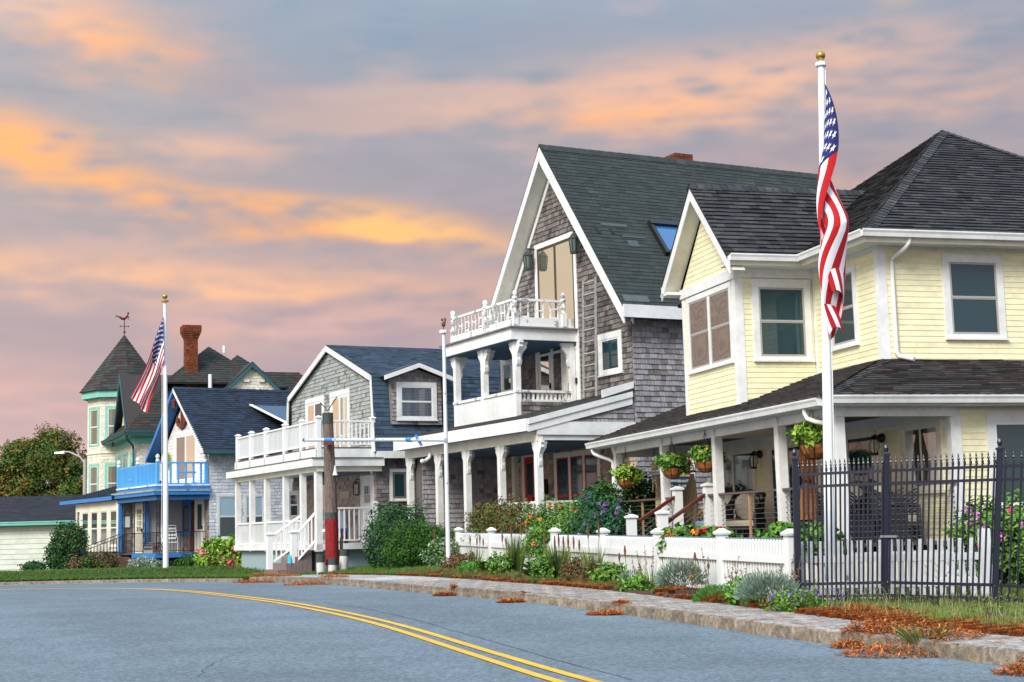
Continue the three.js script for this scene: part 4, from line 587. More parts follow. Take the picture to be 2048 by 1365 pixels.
  for (let i = 0; i < 4; i++) g().hb(0.2, 1.5, 0.2, 0.95 - i * 0.19, pv - 0.12 - (i + 1) * 0.27, pv - 0.12 - i * 0.27, [1.6, 1.7, 1.8]).build('step', M.greyWood, H);
  g().prism(Array.from({ length: 18 }, (_, i) => L(0.3 + 0.13 * Math.cos(i * Math.PI / 9), 0.62 + 0.23 * Math.sin(i * Math.PI / 9), -2.74)), L(0, 0, -0.025)).build('oval_plaque', mat(0.03, 0.5, 0.68, { rough: 0.4 }), H);
  { const c = L(1.28, 2.86, -0.17), k = g(); k.bar(L(1.28, 3.12, 0), V.add(c, UP, 0.28), 0.03); k.lathe(c, [[0.001, 0.3], [0.03, 0.2], [0.11, 0.17], [0.11, 0.15], [0.001, 0.15]], 8); k.lathe(c, [[0.001, -0.24], [0.1, -0.24], [0.1, -0.21], [0.001, -0.21]], 8); for (let i = 0; i < 6; i++) { const a = i * Math.PI / 3; k.bar(V.add(c, [0.1 * Math.cos(a), -0.22, 0.1 * Math.sin(a)]), V.add(c, [0.1 * Math.cos(a), 0.16, 0.1 * Math.sin(a)]), 0.016); } const m = k.build('wall_lantern', M.black, H); g().lathe(c, [[0.05, -0.2], [0.05, 0.1]], 8).build('lamp_glass', mat(0.7, 0.68, 0.55), m); }
  g().pb(F, 2.2, 3.05, 2.56, 2.8, 0.02, 0.05).build('name_board', mat(0.55, 0.45, 0.36, { map: T.grain }), H); g().ball(L(0.1, 3.3, -0.1), 0.06, 8).build('floodlight', M.vinyl, H);
  { const c = L(2.0, 3.4, -1.0), k = g(); k.lathe(c, [[0.001, 0.06], [0.06, 0.03], [0.09, -0.08], [0.03, -0.16], [0.001, -0.18]], 8); k.build('ceiling_lamp', M.black, H); }
}
// porch chairs behind the railing of the gambrel house
{
  const mk = (x, y, z, r, label) => { const t = thing('porch_chair', label, 'chair', [x, y, z], r, 'blue cushioned chairs on the gambrel house porch'); g().box(-0.28, 0.28, 0.36, 0.46, -0.28, 0.28).build('seat', mat(0.02, 0.06, 0.25), t); g().hexa([[-0.28, 0.46, -0.28], [0.28, 0.46, -0.28], [0.28, 0.46, -0.2], [-0.28, 0.46, -0.2], [-0.27, 1.0, -0.42], [0.27, 1.0, -0.42], [0.27, 1.0, -0.34], [-0.27, 1.0, -0.34]]).build('backrest', mat(0.25, 0.28, 0.36), t); for (const [a, b] of [[-1, -1], [1, -1], [1, 1], [-1, 1]]) g().box(a * 0.25 - 0.02, a * 0.25 + 0.02, 0, 0.36, b * 0.25 - 0.02, b * 0.25 + 0.02).build('leg', M.black, t); for (const s of [-1, 1]) g().box(s * 0.31 - 0.03, s * 0.31 + 0.03, 0.62, 0.66, -0.3, 0.28).build('armrest', M.black, t); return t; };
  const P = (u, v) => { const q = new THREE.Vector3(...L(u, 1.12, v)).applyEuler(new THREE.Euler(0, 0.48, 0)).add(MH.position); return [q.x, q.y, q.z]; };
  mk(...P(2.2, -0.7), -0.6, 'blue cushioned chair behind the utility pole on the gambrel house porch'); mk(...P(0.75, -1.0), 0.2, 'blue cushioned chair nearest the white door of the gambrel house');
}
// ---------- blue-trimmed cottage (left) ----------
const BH = thing('blue_trimmed_cottage', 'white shingled cottage with navy roof, bright blue gable trim and blue balcony', 'house', [-12.431, 0, -61], 0.57);
{
  const H = BH, W = 5.7, C = 2.85, F = front(0), D = 9.5, RK = 0.83, ey = 4.9, top = ey + RK * 3.45;
  const w = g(); w.hb(0.02, W, 0.75, 4.95, 0.02, D); w.prism([L(0.02, 4.95, 0.02), L(W, 4.95, 0.02), L(C, 7.3, 0.02)], L(0, 0, D)); w.hb(4.75, 11, 0.3, 3.2, -2.1, 0); w.hb(3.05, 4.9, 0.8, 3.1, -1.6, 0);
  const wall = w.build('wall', mat(0.45, 0.47, 0.5, { rough: 0.9 }), H);
  const sh = (P, poly, holes, tint) => courses(P, poly, { exp: 0.135, w: [0.12, 0.3], t0: 0.016, t1: 0.004, jit: 0.005, rag: 0.004, gap: 0.007, tint, holes });
  const pale = () => { const k = rr(1.95, 2.4), s = R(); return s < 0.06 ? [k * 0.75, k * 0.78, k * 0.82] : [k * 0.92, k * 1.02, k * 1.1]; }, brown = tintShingle(0.5, 0.8, 0.14);
  const ivory = () => { const k = rr(2.1, 2.4); return [k, k * 1.02, k * 0.96]; };
  pieces([...sh(side(-0.001), [[0, 0.95], [7, 0.95], [7, 4.88], [0, 4.88]], [[0.36, 1.22, 1.4, 3.13], [1.53, 2.4, 1.4, 3.13]], pale), ...sh(F, [[0, 3.5], [W, 3.5], [W, 5], [0, 5]], [[1.3, 4.0, 3.5, 6.0]], ivory), ...sh(F, [[0.1, 5], [W - 0.1, 5], [C, 7.2]], [[1.3, 4.0, 3.5, 6.0]], ivory), ...sh(F, [[0, 0.8], [3.05, 0.8], [3.05, 3.1], [0, 3.1]], [[0.55, 1.55, 0.8, 3], [2.0, 3.2, 1.6, 3.1]], brown), ...sh(side(4.74), [[-2.1, 0.6], [-1.6, 0.6], [-1.6, 3.1], [-2.1, 3.1]], [], brown), ...sh(front(-2.11), [[4.75, 0.3], [11, 0.3], [11, 1.1], [4.75, 1.1]], [], brown)], 'wall_shingle', M.shingleWood, wall);
  // roof
  const rf = g(); for (const s of [-1, 1]) rf.prism([L(C + s * 3.45, ey, -0.5), L(C, top, -0.5), L(C, top, D), L(C + s * 3.45, ey, D)], [0, -0.06, 0]);
  const roof = rf.build('roof', M.dark, H), navy = () => { const k = rr(0.12, 0.22), s = R(); return s < 0.3 ? [k * 0.12, k * 0.25, k * 0.5] : [k * 0.2, k * 0.43, k * 0.9]; };
  const shg = (P, poly, t = navy) => courses(P, poly, { exp: 0.15, w: [0.18, 0.4], gap: 0.003, t0: 0.018, t1: 0.004, jit: 0.01, tint: t });
  pieces(shg(slopeU(-0.6, ey, RK), [[-0.52, 0], [D, 0], [D, 3.45 * Math.hypot(1, RK)], [-0.52, 3.45 * Math.hypot(1, RK)]]), 'roof_shingle', M.roofGrit, roof);
  { const k = g(); for (let v = -0.5; v < D; v += 0.3) { const c = navy(); for (const s of [-1, 1]) k.quad(L(C, top + 0.05, v), L(C + s * 0.15, top - 0.08, v), L(C + s * 0.15, top - 0.09, v + 0.33), L(C, top + 0.03, v + 0.33), c); } k.build('ridge_cap', M.roofGrit, roof); }
  // cross gable at the back right with a flashed valley
  { const k = g(); k.prism([L(-1.9, 5.6, 3.4), L(1.8, 7.0, 2.6), L(1.8, 7.0, 6), L(-1.9, 5.6, 5.2)], [0, -0.05, 0]); const cg = k.build('cross_gable', M.slateBlue, H); g().bar(L(-1.95, 5.6, 3.36), L(1.8, 7.02, 2.56), 0.14, 0.05).build('rake_board', M.white, cg); g().hb(-1.9, 1, 4.9, 5.55, 3.6, 5).build('gable_wall', M.ivory, cg); }
  const rake = (s) => { g().prism([L(C, top, -0.52), L(C + s * 3.47, ey, -0.52), L(C + s * 3.47, ey - 0.16, -0.52), L(C, top - 0.2, -0.52)], L(0, 0, 0.05)).build('rake_board', s > 0 ? M.blueTrim : M.white, H); g().prism([L(C, top - 0.12, -0.46), L(C + s * 3.4, ey - 0.1, -0.46), L(C + s * 3.4, ey - 0.1, 0), L(C, top - 0.12, 0)], [0, -0.04, 0]).build('soffit', M.blueDeep, H); }; rake(1); rake(-1);
  g().hb(-0.62, -0.57, 4.78, 4.92, -0.5, D).build('fascia', M.tealDark, H); g().hb(-0.57, 0, 4.78, 4.81, -0.4, D).build('soffit', M.slateBlue, H);
  win(H, F, 1.25, 4.05, 3.72, 5.98, { cw: 0.2, split: 'v', sash: M.vinyl, pane: [M.mirror, M.dimMirror], sill: false, sw: 0.09, name: 'balcony_door' });
  for (const v of [0.32, 1.49]) win(H, side(-0.01), v, v + 0.93, 1.37, 3.16, { cw: 0.09, sash: M.vinyl, blind: 'shade', drop: 0.5, inside: mat(0.1, 0.12, 0.13), shadeMat: mat(0.45, 0.62, 0.72) });
  // anchor, lantern and oval plaque on the gable
  { const mt = M.rust, k = g(), c = (u, y) => L(u, y, -0.08); k.bar(c(2.95, 6.95), c(2.95, 6.12), 0.08, 0.08); k.build('anchor_shank', mt, H); const f = g(); f.tube([c(3.4, 6.42), c(3.3, 6.2), c(3.1, 6.1), c(2.95, 6.06), c(2.8, 6.1), c(2.6, 6.2), c(2.5, 6.42)], 0.07, 6); for (const s of [-1, 1]) f.prism([c(2.95 + s * 0.45, 6.62), c(2.95 + s * 0.62, 6.4), c(2.95 + s * 0.42, 6.16), c(2.95 + s * 0.3, 6.4)], L(0, 0, -0.06)); f.build('anchor_fluke', mt, H);
    const q = g(), l = L(2.95, 7.1, -0.42); q.lathe(l, [[0.001, 0.24], [0.05, 0.16], [0.12, 0.1], [0.1, 0.06], [0.08, -0.14], [0.12, -0.18], [0.001, -0.2]], 8); q.build('hanging_lantern', M.rust, H);
    const o = g(); o.prism(Array.from({ length: 20 }, (_, i) => L(4.75 + 0.46 * Math.cos(i * Math.PI / 10), 4.78 + 0.36 * Math.sin(i * Math.PI / 10), -0.06)), L(0, 0, 0.03)); const ov = o.build('oval_plaque', mat(0.55, 0.45, 0.1), H); g().prism(Array.from({ length: 20 }, (_, i) => L(4.75 + 0.4 * Math.cos(i * Math.PI / 10), 4.78 + 0.31 * Math.sin(i * Math.PI / 10), -0.09)), L(0, 0, 0.03)).build('plaque_face', mat(0.04, 0.22, 0.08), ov); }
  // balcony and porch
  const pv = -2.15; g().hb(-0.05, 4.95, 3.52, 3.58, pv - 0.1, 0).build('balcony_floor', M.wornWhite, H);
  const fa = (n, m, ...bs) => { const k = g(); for (const b of bs) k.hb(...b); k.build(n, m, H); };
  fa('balcony_fascia', M.blueTrim, [-0.1, 5.0, 3.38, 3.52, pv - 0.06, 0]); fa('porch_edge', mat(0.3, 0.42, 0.4, { map: T.worn }), [-0.16, 5.2, 3.3, 3.38, pv - 0.24, 0]); fa('porch_fascia', M.blueTrim, [-0.14, 5.3, 3.16, 3.3, pv - 0.2, 0]); fa('porch_beam', M.blueDeep, [-0.05, 4.85, 2.96, 3.16, pv - 0.08, pv + 0.1], [-0.05, 0.12, 2.96, 3.16, pv + 0.1, 0]); fa('porch_ceiling', M.blueDeep, [0.1, 4.8, 3.1, 3.14, pv, 0]);
  for (const [u, v] of [[4.9, pv], [2.45, pv], [0.02, pv], [0.02, -0.12]]) { const k = g(); k.hb(u - 0.06, u + 0.06, 3.4, 4.5, v - 0.06, v + 0.06); k.build('balcony_post', M.blueRail, H); g().lathe(L(u, 4.5, v), [[0.085, 0], [0.085, 0.04], [0.05, 0.08], [0.09, 0.17], [0.07, 0.24], [0.001, 0.3]], 8).build('finial', M.white, H); }
  balustrade(H, L(2.5, 3.56, pv), L(4.84, 3.56, pv), 0.86, { sp: 0.16, bw: 0.075, material: M.blueRail, low: 0.05 }); balustrade(H, L(0.08, 3.56, pv), L(2.39, 3.56, pv), 0.86, { sp: 0.16, bw: 0.075, material: M.blueRail, low: 0.05 });
  balustrade(H, L(0.02, 3.56, pv + 0.06), L(0.02, 3.56, -0.18), 0.88, { sp: 0.33, bw: 0.07, material: M.blueRail, low: 0.05, rail: [0.08, 0.07] }); g().hb(-0.01, 0.05, 4.02, 4.09, -1.3, -0.55).build('fret_rail', M.blueRail, H); g().hb(3.0, 3.5, 3.85, 3.93, pv - 0.05, pv - 0.02).build('fret_rail', M.blueRail, H);
  g().hb(4.62, 4.78, 0.9, 2.98, pv - 0.06, pv + 0.12).build('porch_post', M.blueTrim, H); g().hb(2.95, 3.08, 0.9, 2.98, -1.66, -1.5).build('porch_post', M.blueTrim, H);
  // low roof over the sun room
  { const k = g(); k.prism([L(4.85, 3.3, pv - 0.3), L(12.6, 3.3, pv - 0.3), L(12.2, 3.95, 0), L(4.85, 3.95, 0)], [0, -0.05, 0]); const r = k.build('sunroom_roof', M.dark, H); const pl = slopeV(pv - 0.3, 3.3, 0.265); pieces(shg(pl, [[4.9, 0], [12.6, 0], [12.2, 2.53], [4.9, 2.53]]), 'porch_shingle', M.roofGrit, r, 60); fa('sunroom_fascia', M.blueTrim, [4.9, 12.6, 3.12, 3.28, pv - 0.32, pv - 0.28]); }
  { const P = front(pv - 0.02), k = g(); k.pb(P, 4.78, 10.9, 0.95, 1.2, 0, 0.04); k.pb(P, 4.78, 10.9, 2.74, 3.12, 0, 0.04); const xs = [4.78, 6.1, 7.45, 8.8, 10.15, 10.9]; for (let i = 0; i < 6; i++) k.pb(P, xs[i] - (i ? 0.16 : 0), xs[i] + (i === 5 ? 0 : 0.16), 1.2, 2.74, 0, 0.035); k.build('sunroom_wall', M.creamTrim, H); for (let i = 0; i < 4; i++) win(H, P, xs[i] + 0.12, xs[i + 1] - 0.12, 1.16, 2.78, { cw: 0.1, sash: M.vinyl, trim: M.creamTrim, pane: i < 2 ? [M.mirror, M.dimMirror] : [M.dimMirror, M.darkGlass], proud: 0.045, sill: i === 0 }); }
  // doors, blue framed window, lattice glazed door
  door(H, F, 0.5, 1.55, 0.85, 3.02, { cw: 0.12, trim: M.creamTrim, glass: [0.45, 0.95, 0.2], pan: [[0.06, 0.4]] }); win(H, F, 1.95, 3.2, 1.6, 3.06, { cw: 0.28, trim: M.blueTrim, split: 'none', sash: M.rust, pane: M.dimMirror, sw: 0.07 });
  door(H, front(-1.62), 3.15, 4.35, 0.85, 2.95, { cw: 0.12, trim: M.creamTrim, leaf: M.ivory, glass: [0.45, 0.93, 0.16], grid: [3, 4], pane: M.mirror, pan: [[0.05, 0.4]] });
  g().prism([L(4.71, 1.95, -2.05), L(4.71, 1.95, -1.72), L(4.71, 2.4, -1.72), L(4.71, 2.4, -2.05)], L(-0.03, 0, 0)).build('notice_board', mat(0.62, 0.75, 0.8), H);
  { const k = g(); for (let i = 0; i < 6; i++) { k.bar(L(1.65 + i * 0.06, 1.5, -0.05), L(1.95 - i * 0.02, 2.9, -0.05), 0.02, 0.02); k.bar(L(1.95 - i * 0.06, 1.5, -0.05), L(1.65 + i * 0.02, 2.9, -0.05), 0.02, 0.02); } k.hb(1.6, 2.0, 0.85, 1.5, -0.06, -0.01); k.build('lattice_door', M.rust, H); }
  // stone base with the blue deck edge
  fa('deck_edge', M.blueTrim, [-0.08, 2.8, 0.68, 0.85, pv - 0.12, pv], [-0.08, 0, 0.68, 0.85, pv, 7], ); fa('foundation', M.red, [-0.06, 0.1, 0.1, 0.68, -0.3, 7]); fa('deck', M.greyWood, [0, 5, 0.8, 0.86, pv, 0]); fa('base', M.dark, [0.05, 5, 0.1, 0.68, pv - 0.05, 0]);
  const st = []; for (let u = -0.05; u < 4.6; u += rr(0.2, 0.34)) for (let y = 0.02, j = 0; j < 3; j++, y += 0.21) { const k = g(); k.ball(L(u + (j % 2) * 0.13, y + 0.12, pv - 0.06), rr(0.1, 0.16), 6, [rr(0.7, 1.4), rr(0.7, 1.1), rr(0.7, 1.0)], 0.75); st.push(k); } pieces(st, 'stone', M.fieldstone, H);
  // black iron porch posts and rails
  const ir = (n, pts, r = 0.018) => g().tube(pts.map((p) => L(...p)), r, 4).build(n, M.iron, H);
  for (const u of [4.4, 3.1, 1.75, 0.1]) { const W1 = ir('iron_post', [[u, 0.86, pv], [u, 2.96, pv]], 0.022); for (const du of [0.28]) { g().tube([L(u - du, 0.86, pv), L(u - du, 2.96, pv)], 0.022, 4).build('upright', M.iron, W1); for (let i = 0; i < 5; i++) { const y = 1.0 + i * 0.4, A = []; for (let j = 0; j <= 10; j++) { const a = j / 10 * Math.PI * 2; A.push(L(u - du / 2 + 0.12 * Math.cos(a), y + 0.18 * Math.sin(a), pv)); } g().tube(A, 0.01, 4).build('scroll', M.iron, W1); } } }
  const irail = (A, B) => { const W1 = g().bar(V.add(L(...A), UP, 0.82), V.add(L(...B), UP, 0.82), 0.035, 0.03).build('iron_rail', M.iron, H); g().bar(V.add(L(...A), UP, 0.08), V.add(L(...B), UP, 0.08), 0.03, 0.025).build('bottom_rail', M.iron, W1); const n = Math.round(V.len(V.sub(L(...B), L(...A))) / 0.14); for (let i = 1; i < n; i++) { const q = V.lerp(L(...A), L(...B), i / n); g().bar(V.add(q, UP, 0.08), V.add(q, UP, 0.82), 0.016).build('baluster', M.iron, W1); } };
  irail([0.05, 0.86, pv], [2.9, 0.86, pv]); irail([0.05, 0.86, pv], [0.05, 0.86, -0.1]); irail([3.3, 0.86, pv - 0.05], [3.9, 0.16, pv - 1.9]); irail([4.5, 0.86, pv - 0.05], [5.1, 0.16, pv - 1.9]); irail([3.0, 0.86, pv], [3.3, 0.86, pv]);
  for (let i = 0; i < 4; i++) g().prism([L(3.3, 0.1, pv - 0.05), L(4.5, 0.1, pv - 0.05), L(4.5, 0.72 - i * 0.16, pv - 0.05), L(3.3, 0.72 - i * 0.16, pv - 0.05)], L(0.15 + 0.1 * i, 0, -0.4 * (i + 1))).build('step', M.fieldstone, H);
}
// things on the cottage porch
{
  const P = (u, y, v) => { const q = new THREE.Vector3(...L(u, y, v)).applyEuler(new THREE.Euler(0, 0.57, 0)).add(BH.position); return [q.x, q.y, q.z]; };
  { const t = thing('metal_chair', 'white metal chair on the porch of the blue trimmed cottage', 'chair', P(1.3, 0.86, -1.2), 0.3); const tb = (n, pts) => g().tube(pts, 0.022, 5).build(n, M.vinyl, t); tb('frame', [[-0.3, 0, 0.3], [-0.3, 0.6, 0.25], [-0.3, 0.65, -0.2], [-0.28, 1.1, -0.35], [0.28, 1.1, -0.35], [0.3, 0.65, -0.2], [0.3, 0.6, 0.25], [0.3, 0, 0.3]]); g().box(-0.28, 0.28, 0.4, 0.44, -0.28, 0.28).build('seat', M.vinyl, t); for (let i = 0; i < 4; i++) g().box(-0.28, 0.28, 0.55 + i * 0.13, 0.62 + i * 0.13, -0.3 - i * 0.015, -0.28 - i * 0.015).build('slat', M.vinyl, t); }
  { const t = thing('lobster_trap', 'grey wooden lobster trap with a red buoy inside on the cottage porch', 'trap', P(1.0, 0.86, -1.9), 0.57); const k = g(); for (let i = 0; i < 4; i++) { const z = -0.45 + i * 0.3; const A = []; for (let j = 0; j <= 8; j++) { const a = Math.PI * j / 8; A.push([0.28 * Math.cos(a), 0.12 + 0.32 * Math.sin(a), z]); } k.tube(A, 0.018, 4); } k.build('bow', M.poleWood, t); const grey2 = mat(0.4, 0.4, 0.38, { map: T.grain }); for (let j = 0; j < 9; j++) { const a = Math.PI * j / 8; g().box(0.29 * Math.cos(a) - 0.02, 0.29 * Math.cos(a) + 0.02, 0.11 + 0.33 * Math.sin(a), 0.135 + 0.33 * Math.sin(a), -0.5, 0.5).build('lath', grey2, t); } g().box(-0.3, 0.3, 0, 0.1, -0.5, 0.5).build('base', grey2, t); g().lathe([0, 0.1, 0.1], [[0.001, 0], [0.1, 0.04], [0.1, 0.16], [0.001, 0.22]], 8).build('buoy', M.red, t); }
}
// ---------- turreted house behind (far left) ----------
const VH = thing('turreted_house', 'ivory shingled house with teal trim, brick chimney and a conical turret', 'house', [-18.98, 0, -75], 0.4);
{
  const H = VH, rt = M.roofGrit;
  const dk = (a, b) => () => { const k = rr(a, b), s = R(); return s < 0.15 ? [k * 0.95, k * 0.42, k * 0.4] : s < 0.5 ? [k * 0.6, k * 0.78, k * 0.66] : [k * 0.5, k * 0.55, k * 0.52]; };
  const w = g(); w.hb(0, 8, 0.1, 6.6, 0, 12); const wall = w.build('wall', M.ivory, H);
  const iv = () => { const k = rr(2.15, 2.5); return [k * 1.0, k, k * 0.84]; };
  const sh = (P, poly, holes = []) => courses(P, poly, { exp: 0.16, w: [0.14, 0.3], t0: 0.016, t1: 0.004, gap: 0.012, jit: 0.004, tint: iv, holes });
  pieces([...sh(side(-0.001), [[0, 1], [6, 1], [6, 6.3], [0, 6.3]]), ...sh(front(-0.001), [[0, 1], [8, 1], [8, 6.3], [0, 6.3]], [[2.2, 7.8, 3.8, 6]])], 'wall_shingle', M.shingleWood, wall);
  g().hb(-0.03, 8, 6.2, 6.6, -0.03, 0).build('frieze', M.teal, H); g().hb(-0.03, 0, 6.2, 6.6, 0, 12).build('frieze', M.teal, H);
  const so = g(); so.hb(-0.62, 8.2, 6.58, 6.63, -0.62, 0.05); so.hb(-0.62, 0.05, 6.58, 6.63, 0.05, 12); so.build('soffit', M.teal, H);
  gutter(H, L(-0.6, 6.62, -0.62), L(8, 6.62, -0.62), [-1, 0, 0], M.tealDark, 0.16, 0.14); gutter(H, L(-0.62, 6.62, -0.62), L(-0.62, 6.62, 12), [0, 0, 1], M.tealDark, 0.16, 0.14);
  for (let i = 0; i < 3; i++) win(H, front(0), 2.3 + i * 1.85, 4.1 + i * 1.85, 3.9, 5.95, { cw: 0.14, trim: M.teal, sash: M.greyVinyl, pane: M.darkGlass, split: 'v' });
  g().prism([L(1.0, 5.9, -0.02), L(1.35, 5.3, -0.02), L(1.0, 4.7, -0.02), L(0.65, 5.3, -0.02)], L(0, 0, -0.06)).build('diamond_vent', M.teal, H);
  for (const [v, u] of [[0.1, -0.1]]) g().tube([L(-0.55, 6.62, -0.55), L(-0.55, 6.4, -0.5), L(-0.15, 6.1, -0.15), L(-0.08, 5.9, -0.1), L(-0.08, 1, -0.1)], 0.055, 6).build('downspout', M.tealDark, H); g().tube([L(7.3, 6.6, -0.62), L(7.3, 6.35, -0.55), L(6.9, 6.15, -0.1), L(6.9, 1, -0.08)], 0.055, 6).build('downspout', M.tealDark, H);
  // hipped main roof
  const A = L(-0.65, 6.72, -0.65), B = L(8.2, 6.72, -0.65), Cc = L(-0.65, 6.72, 12), r1 = L(2.2, 10.15, 2.6), r2 = L(7.5, 10.1, 2.6);
  const rf = g(); rf.prism([A, B, r2, r1], [0, -0.06, 0]); rf.prism([A, r1, L(2.2, 10.15, 9), Cc], [0, -0.06, 0]); rf.prism([r1, r2, L(7.5, 10.1, 9), L(2.2, 10.15, 9)], [0, -0.06, 0]);
  const k0 = 3.43 / 3.25, k1 = 3.43 / 2.85, roof = rf.build('roof', M.dark, H);
  const sg = (P, poly, t = dk(0.1, 0.18)) => courses(P, poly, { exp: 0.2, w: [0.25, 0.5], gap: 0.006, t0: 0.016, t1: 0.004, jit: 0.012, tint: t });
  pieces([...sg(slopeV(-0.65, 6.74, k0), [[-0.65, 0], [8.2, 0], [7.5, 3.24 * Math.hypot(1, k0)], [2.2, 3.24 * Math.hypot(1, k0)]]), ...sg(slopeU(-0.65, 6.74, k1), [[-0.65, 0], [12, 0], [9, 2.84 * Math.hypot(1, k1)], [2.6, 2.84 * Math.hypot(1, k1)]])], 'roof_shingle', rt, roof);
  // upper hips behind the chimney
  const pk = (u, y, v, wd, h, n) => { const k = g(), base = [L(u - wd, y - h, v - wd), L(u + wd, y - h, v - wd), L(u + wd, y - h, v + wd), L(u - wd, y - h, v + wd)]; for (let i = 0; i < 4; i++) k.prism([base[i], base[(i + 1) % 4], L(u, y, v)], [0, -0.05, 0]); const m = k.build('upper_roof', M.dark, H); const kk = h / wd; pieces([...sg(slopeU(u - wd, y - h + 0.02, kk), [[v - wd, 0], [v + wd, 0], [v, wd * Math.hypot(1, kk)]]), ...sg(slopeV(v - wd, y - h + 0.02, kk), [[u - wd, 0], [u + wd, 0], [u, wd * Math.hypot(1, kk)]])], 'upper_shingle', rt, m, 40); };
  pk(2.6, 11.5, 4.2, 2.6, 2.2); pk(2.4, 11.05, 5.7, 2.2, 1.9); g().hb(1.0, 4.2, 8.5, 9.6, 2.6, 7.5).build('attic_wall', M.tealDark, H);
  // steep wall dormer facing the street
  { const u = 2.5, hw = 2.5, y0 = 6.75, y1 = 9.95, v = -0.05; const k = g(); k.prism([L(u - hw + 0.25, y0, v), L(u + hw - 0.25, y0, v), L(u, y1 - 0.35, v)], L(0, 0, 2)); const d = k.build('wall_dormer', M.ivory, H); for (const s of [-1, 1]) { g().prism([L(u, y1, v - 0.4), L(u + s * hw, y0 - 0.05, v - 0.4), L(u + s * hw, y0 - 0.4, v - 0.4), L(u, y1 - 0.42, v - 0.4)], L(0, 0, 0.08)).build('rake_board', M.tealDark, d); g().prism([L(u, y1, v - 0.38), L(u + s * hw, y0 - 0.05, v - 0.38), L(u + s * hw, y0 - 0.05, 2.6), L(u, y1, 2.8)], [0, -0.08, 0]).build('dormer_roof', mat(0.045, 0.035, 0.035, { map: T.grit }), d); } win(H, front(v), 2.05, 3.0, 7.15, 8.5, { cw: 0.1, trim: M.teal, pane: M.darkGlass }); pieces(sh(front(v - 0.001), [[u - hw + 0.3, y0], [u + hw - 0.3, y0], [u, y1 - 0.45]], [[2.1, 2.95, 7.2, 8.4]]), 'dormer_shingle', M.shingleWood, d, 60); }
  // right gable with teal rakes
  { const v = 5.85, hw = 1.75, y0 = 8.75, y1 = 10.4, u = -0.5; const k = g(); k.prism([L(u + 0.25, y0, v - hw + 0.15), L(u + 0.25, y0, v + hw - 0.15), L(u + 0.25, y1 - 0.22, v)], L(2.5, 0, 0)); const d = k.build('side_gable', M.ivory, H); for (const s of [-1, 1]) { g().prism([L(u, y1, v), L(u, y0 - 0.1, v + s * (hw + 0.05)), L(u, y0 - 0.36, v + s * (hw + 0.05)), L(u, y1 - 0.28, v)], L(0.08, 0, 0)).build('rake_board', M.tealDark, d); g().prism([L(u, y1, v), L(u, y0 - 0.1, v + s * (hw + 0.05)), L(u + 3.5, y0 - 0.1, v + s * (hw + 0.05)), L(u + 3.5, y1, v)], [0, -0.06, 0]).build('gable_roof', mat(0.04, 0.045, 0.045, { map: T.grit }), d); } pieces(sh(side(u + 0.24), [[v - hw + 0.2, y0], [v + hw - 0.2, y0], [v, y1 - 0.3]]), 'gable_shingle', M.shingleWood, d, 60); for (const a of [-0.45, 0.35]) g().prism([L(u + 0.2, 9.35, v + a), L(u + 0.2, 9.35, v + a + 0.3), L(u + 0.2, 9.5, v + a + 0.3), L(u + 0.2, 9.5, v + a)], L(-0.06, 0, 0)).build('vent', M.creamTrim, d); g().prism([L(u + 0.2, 8.75, v - 0.6), L(u + 0.2, 8.75, v + 0.6), L(u + 0.2, 8.95, v + 0.6), L(u + 0.2, 8.95, v - 0.6)], L(-0.06, 0, 0)).build('window_head', M.teal, d); g().hb(0.2, 3, 8.4, 8.9, 7.6, 9.6).build('rear_roof', M.tealDark, H); }
  // brick chimney with a corbelled top
  { const ch = g(), br = []; const lay = (s, y, n) => { for (let i = 0; i < n; i++) { const w0 = 2 * s / n; br.push(g().hb(1 - s + i * w0 + 0.012, 1 - s + (i + 1) * w0 - 0.012, y, y + 0.075, 2.95 - s - 0.01, 2.95 - s + 0.1, grey(0.7, 1.25))); br.push(g().hb(1 - s - 0.01, 1 - s + 0.1, y, y + 0.075, 2.95 - s + i * w0 + 0.012, 2.95 - s + (i + 1) * w0 - 0.012, grey(0.7, 1.25))); } };
    for (let y = 9.2, i = 0; y < 12.3; y += 0.088, i++) { const s = 0.31 + (y > 11.6 ? Math.min(0.16, (y - 11.6) * 0.4) : 0); ch.hb(1 - s + 0.01, 1 + s, y, y + 0.088, 2.95 - s + 0.01, 2.95 + s); lay(s, y, 3 + (i % 2)); } const m = ch.build('chimney', mat(0.2, 0.06, 0.035), H); pieces(br, 'brick', M.brick, m); }
  g().tube([L(0, 8.3, 3.75), L(0, 9.75, 3.75)], 0.1, 8).build('vent_pipe', M.vinyl, H); g().tube([L(2, 11.1, 4.9), L(2, 11.5, 4.9)], 0.09, 8).build('vent_pipe', M.vinyl, H);
  // turret: eight sided, with windows, teal cornice, cone and weather vane
  const c = new THREE.Vector3(-21.65, 0, -83).sub(H.position).applyEuler(new THREE.Euler(0, -0.4, 0)), cx = c.x, cz = c.z, R0 = 1.94, tw = g(), n8 = 8, ro = 0.4 + Math.PI / 8;
  const ring = (r, y) => Array.from({ length: n8 }, (_, i) => [cx + r * Math.cos(ro + i * Math.PI / 4), y, cz + r * Math.sin(ro + i * Math.PI / 4)]);
  tw.prism(ring(R0, 0.2), [0, 9.0, 0]); const T8 = tw.build('turret', M.ivory, H), list = [];
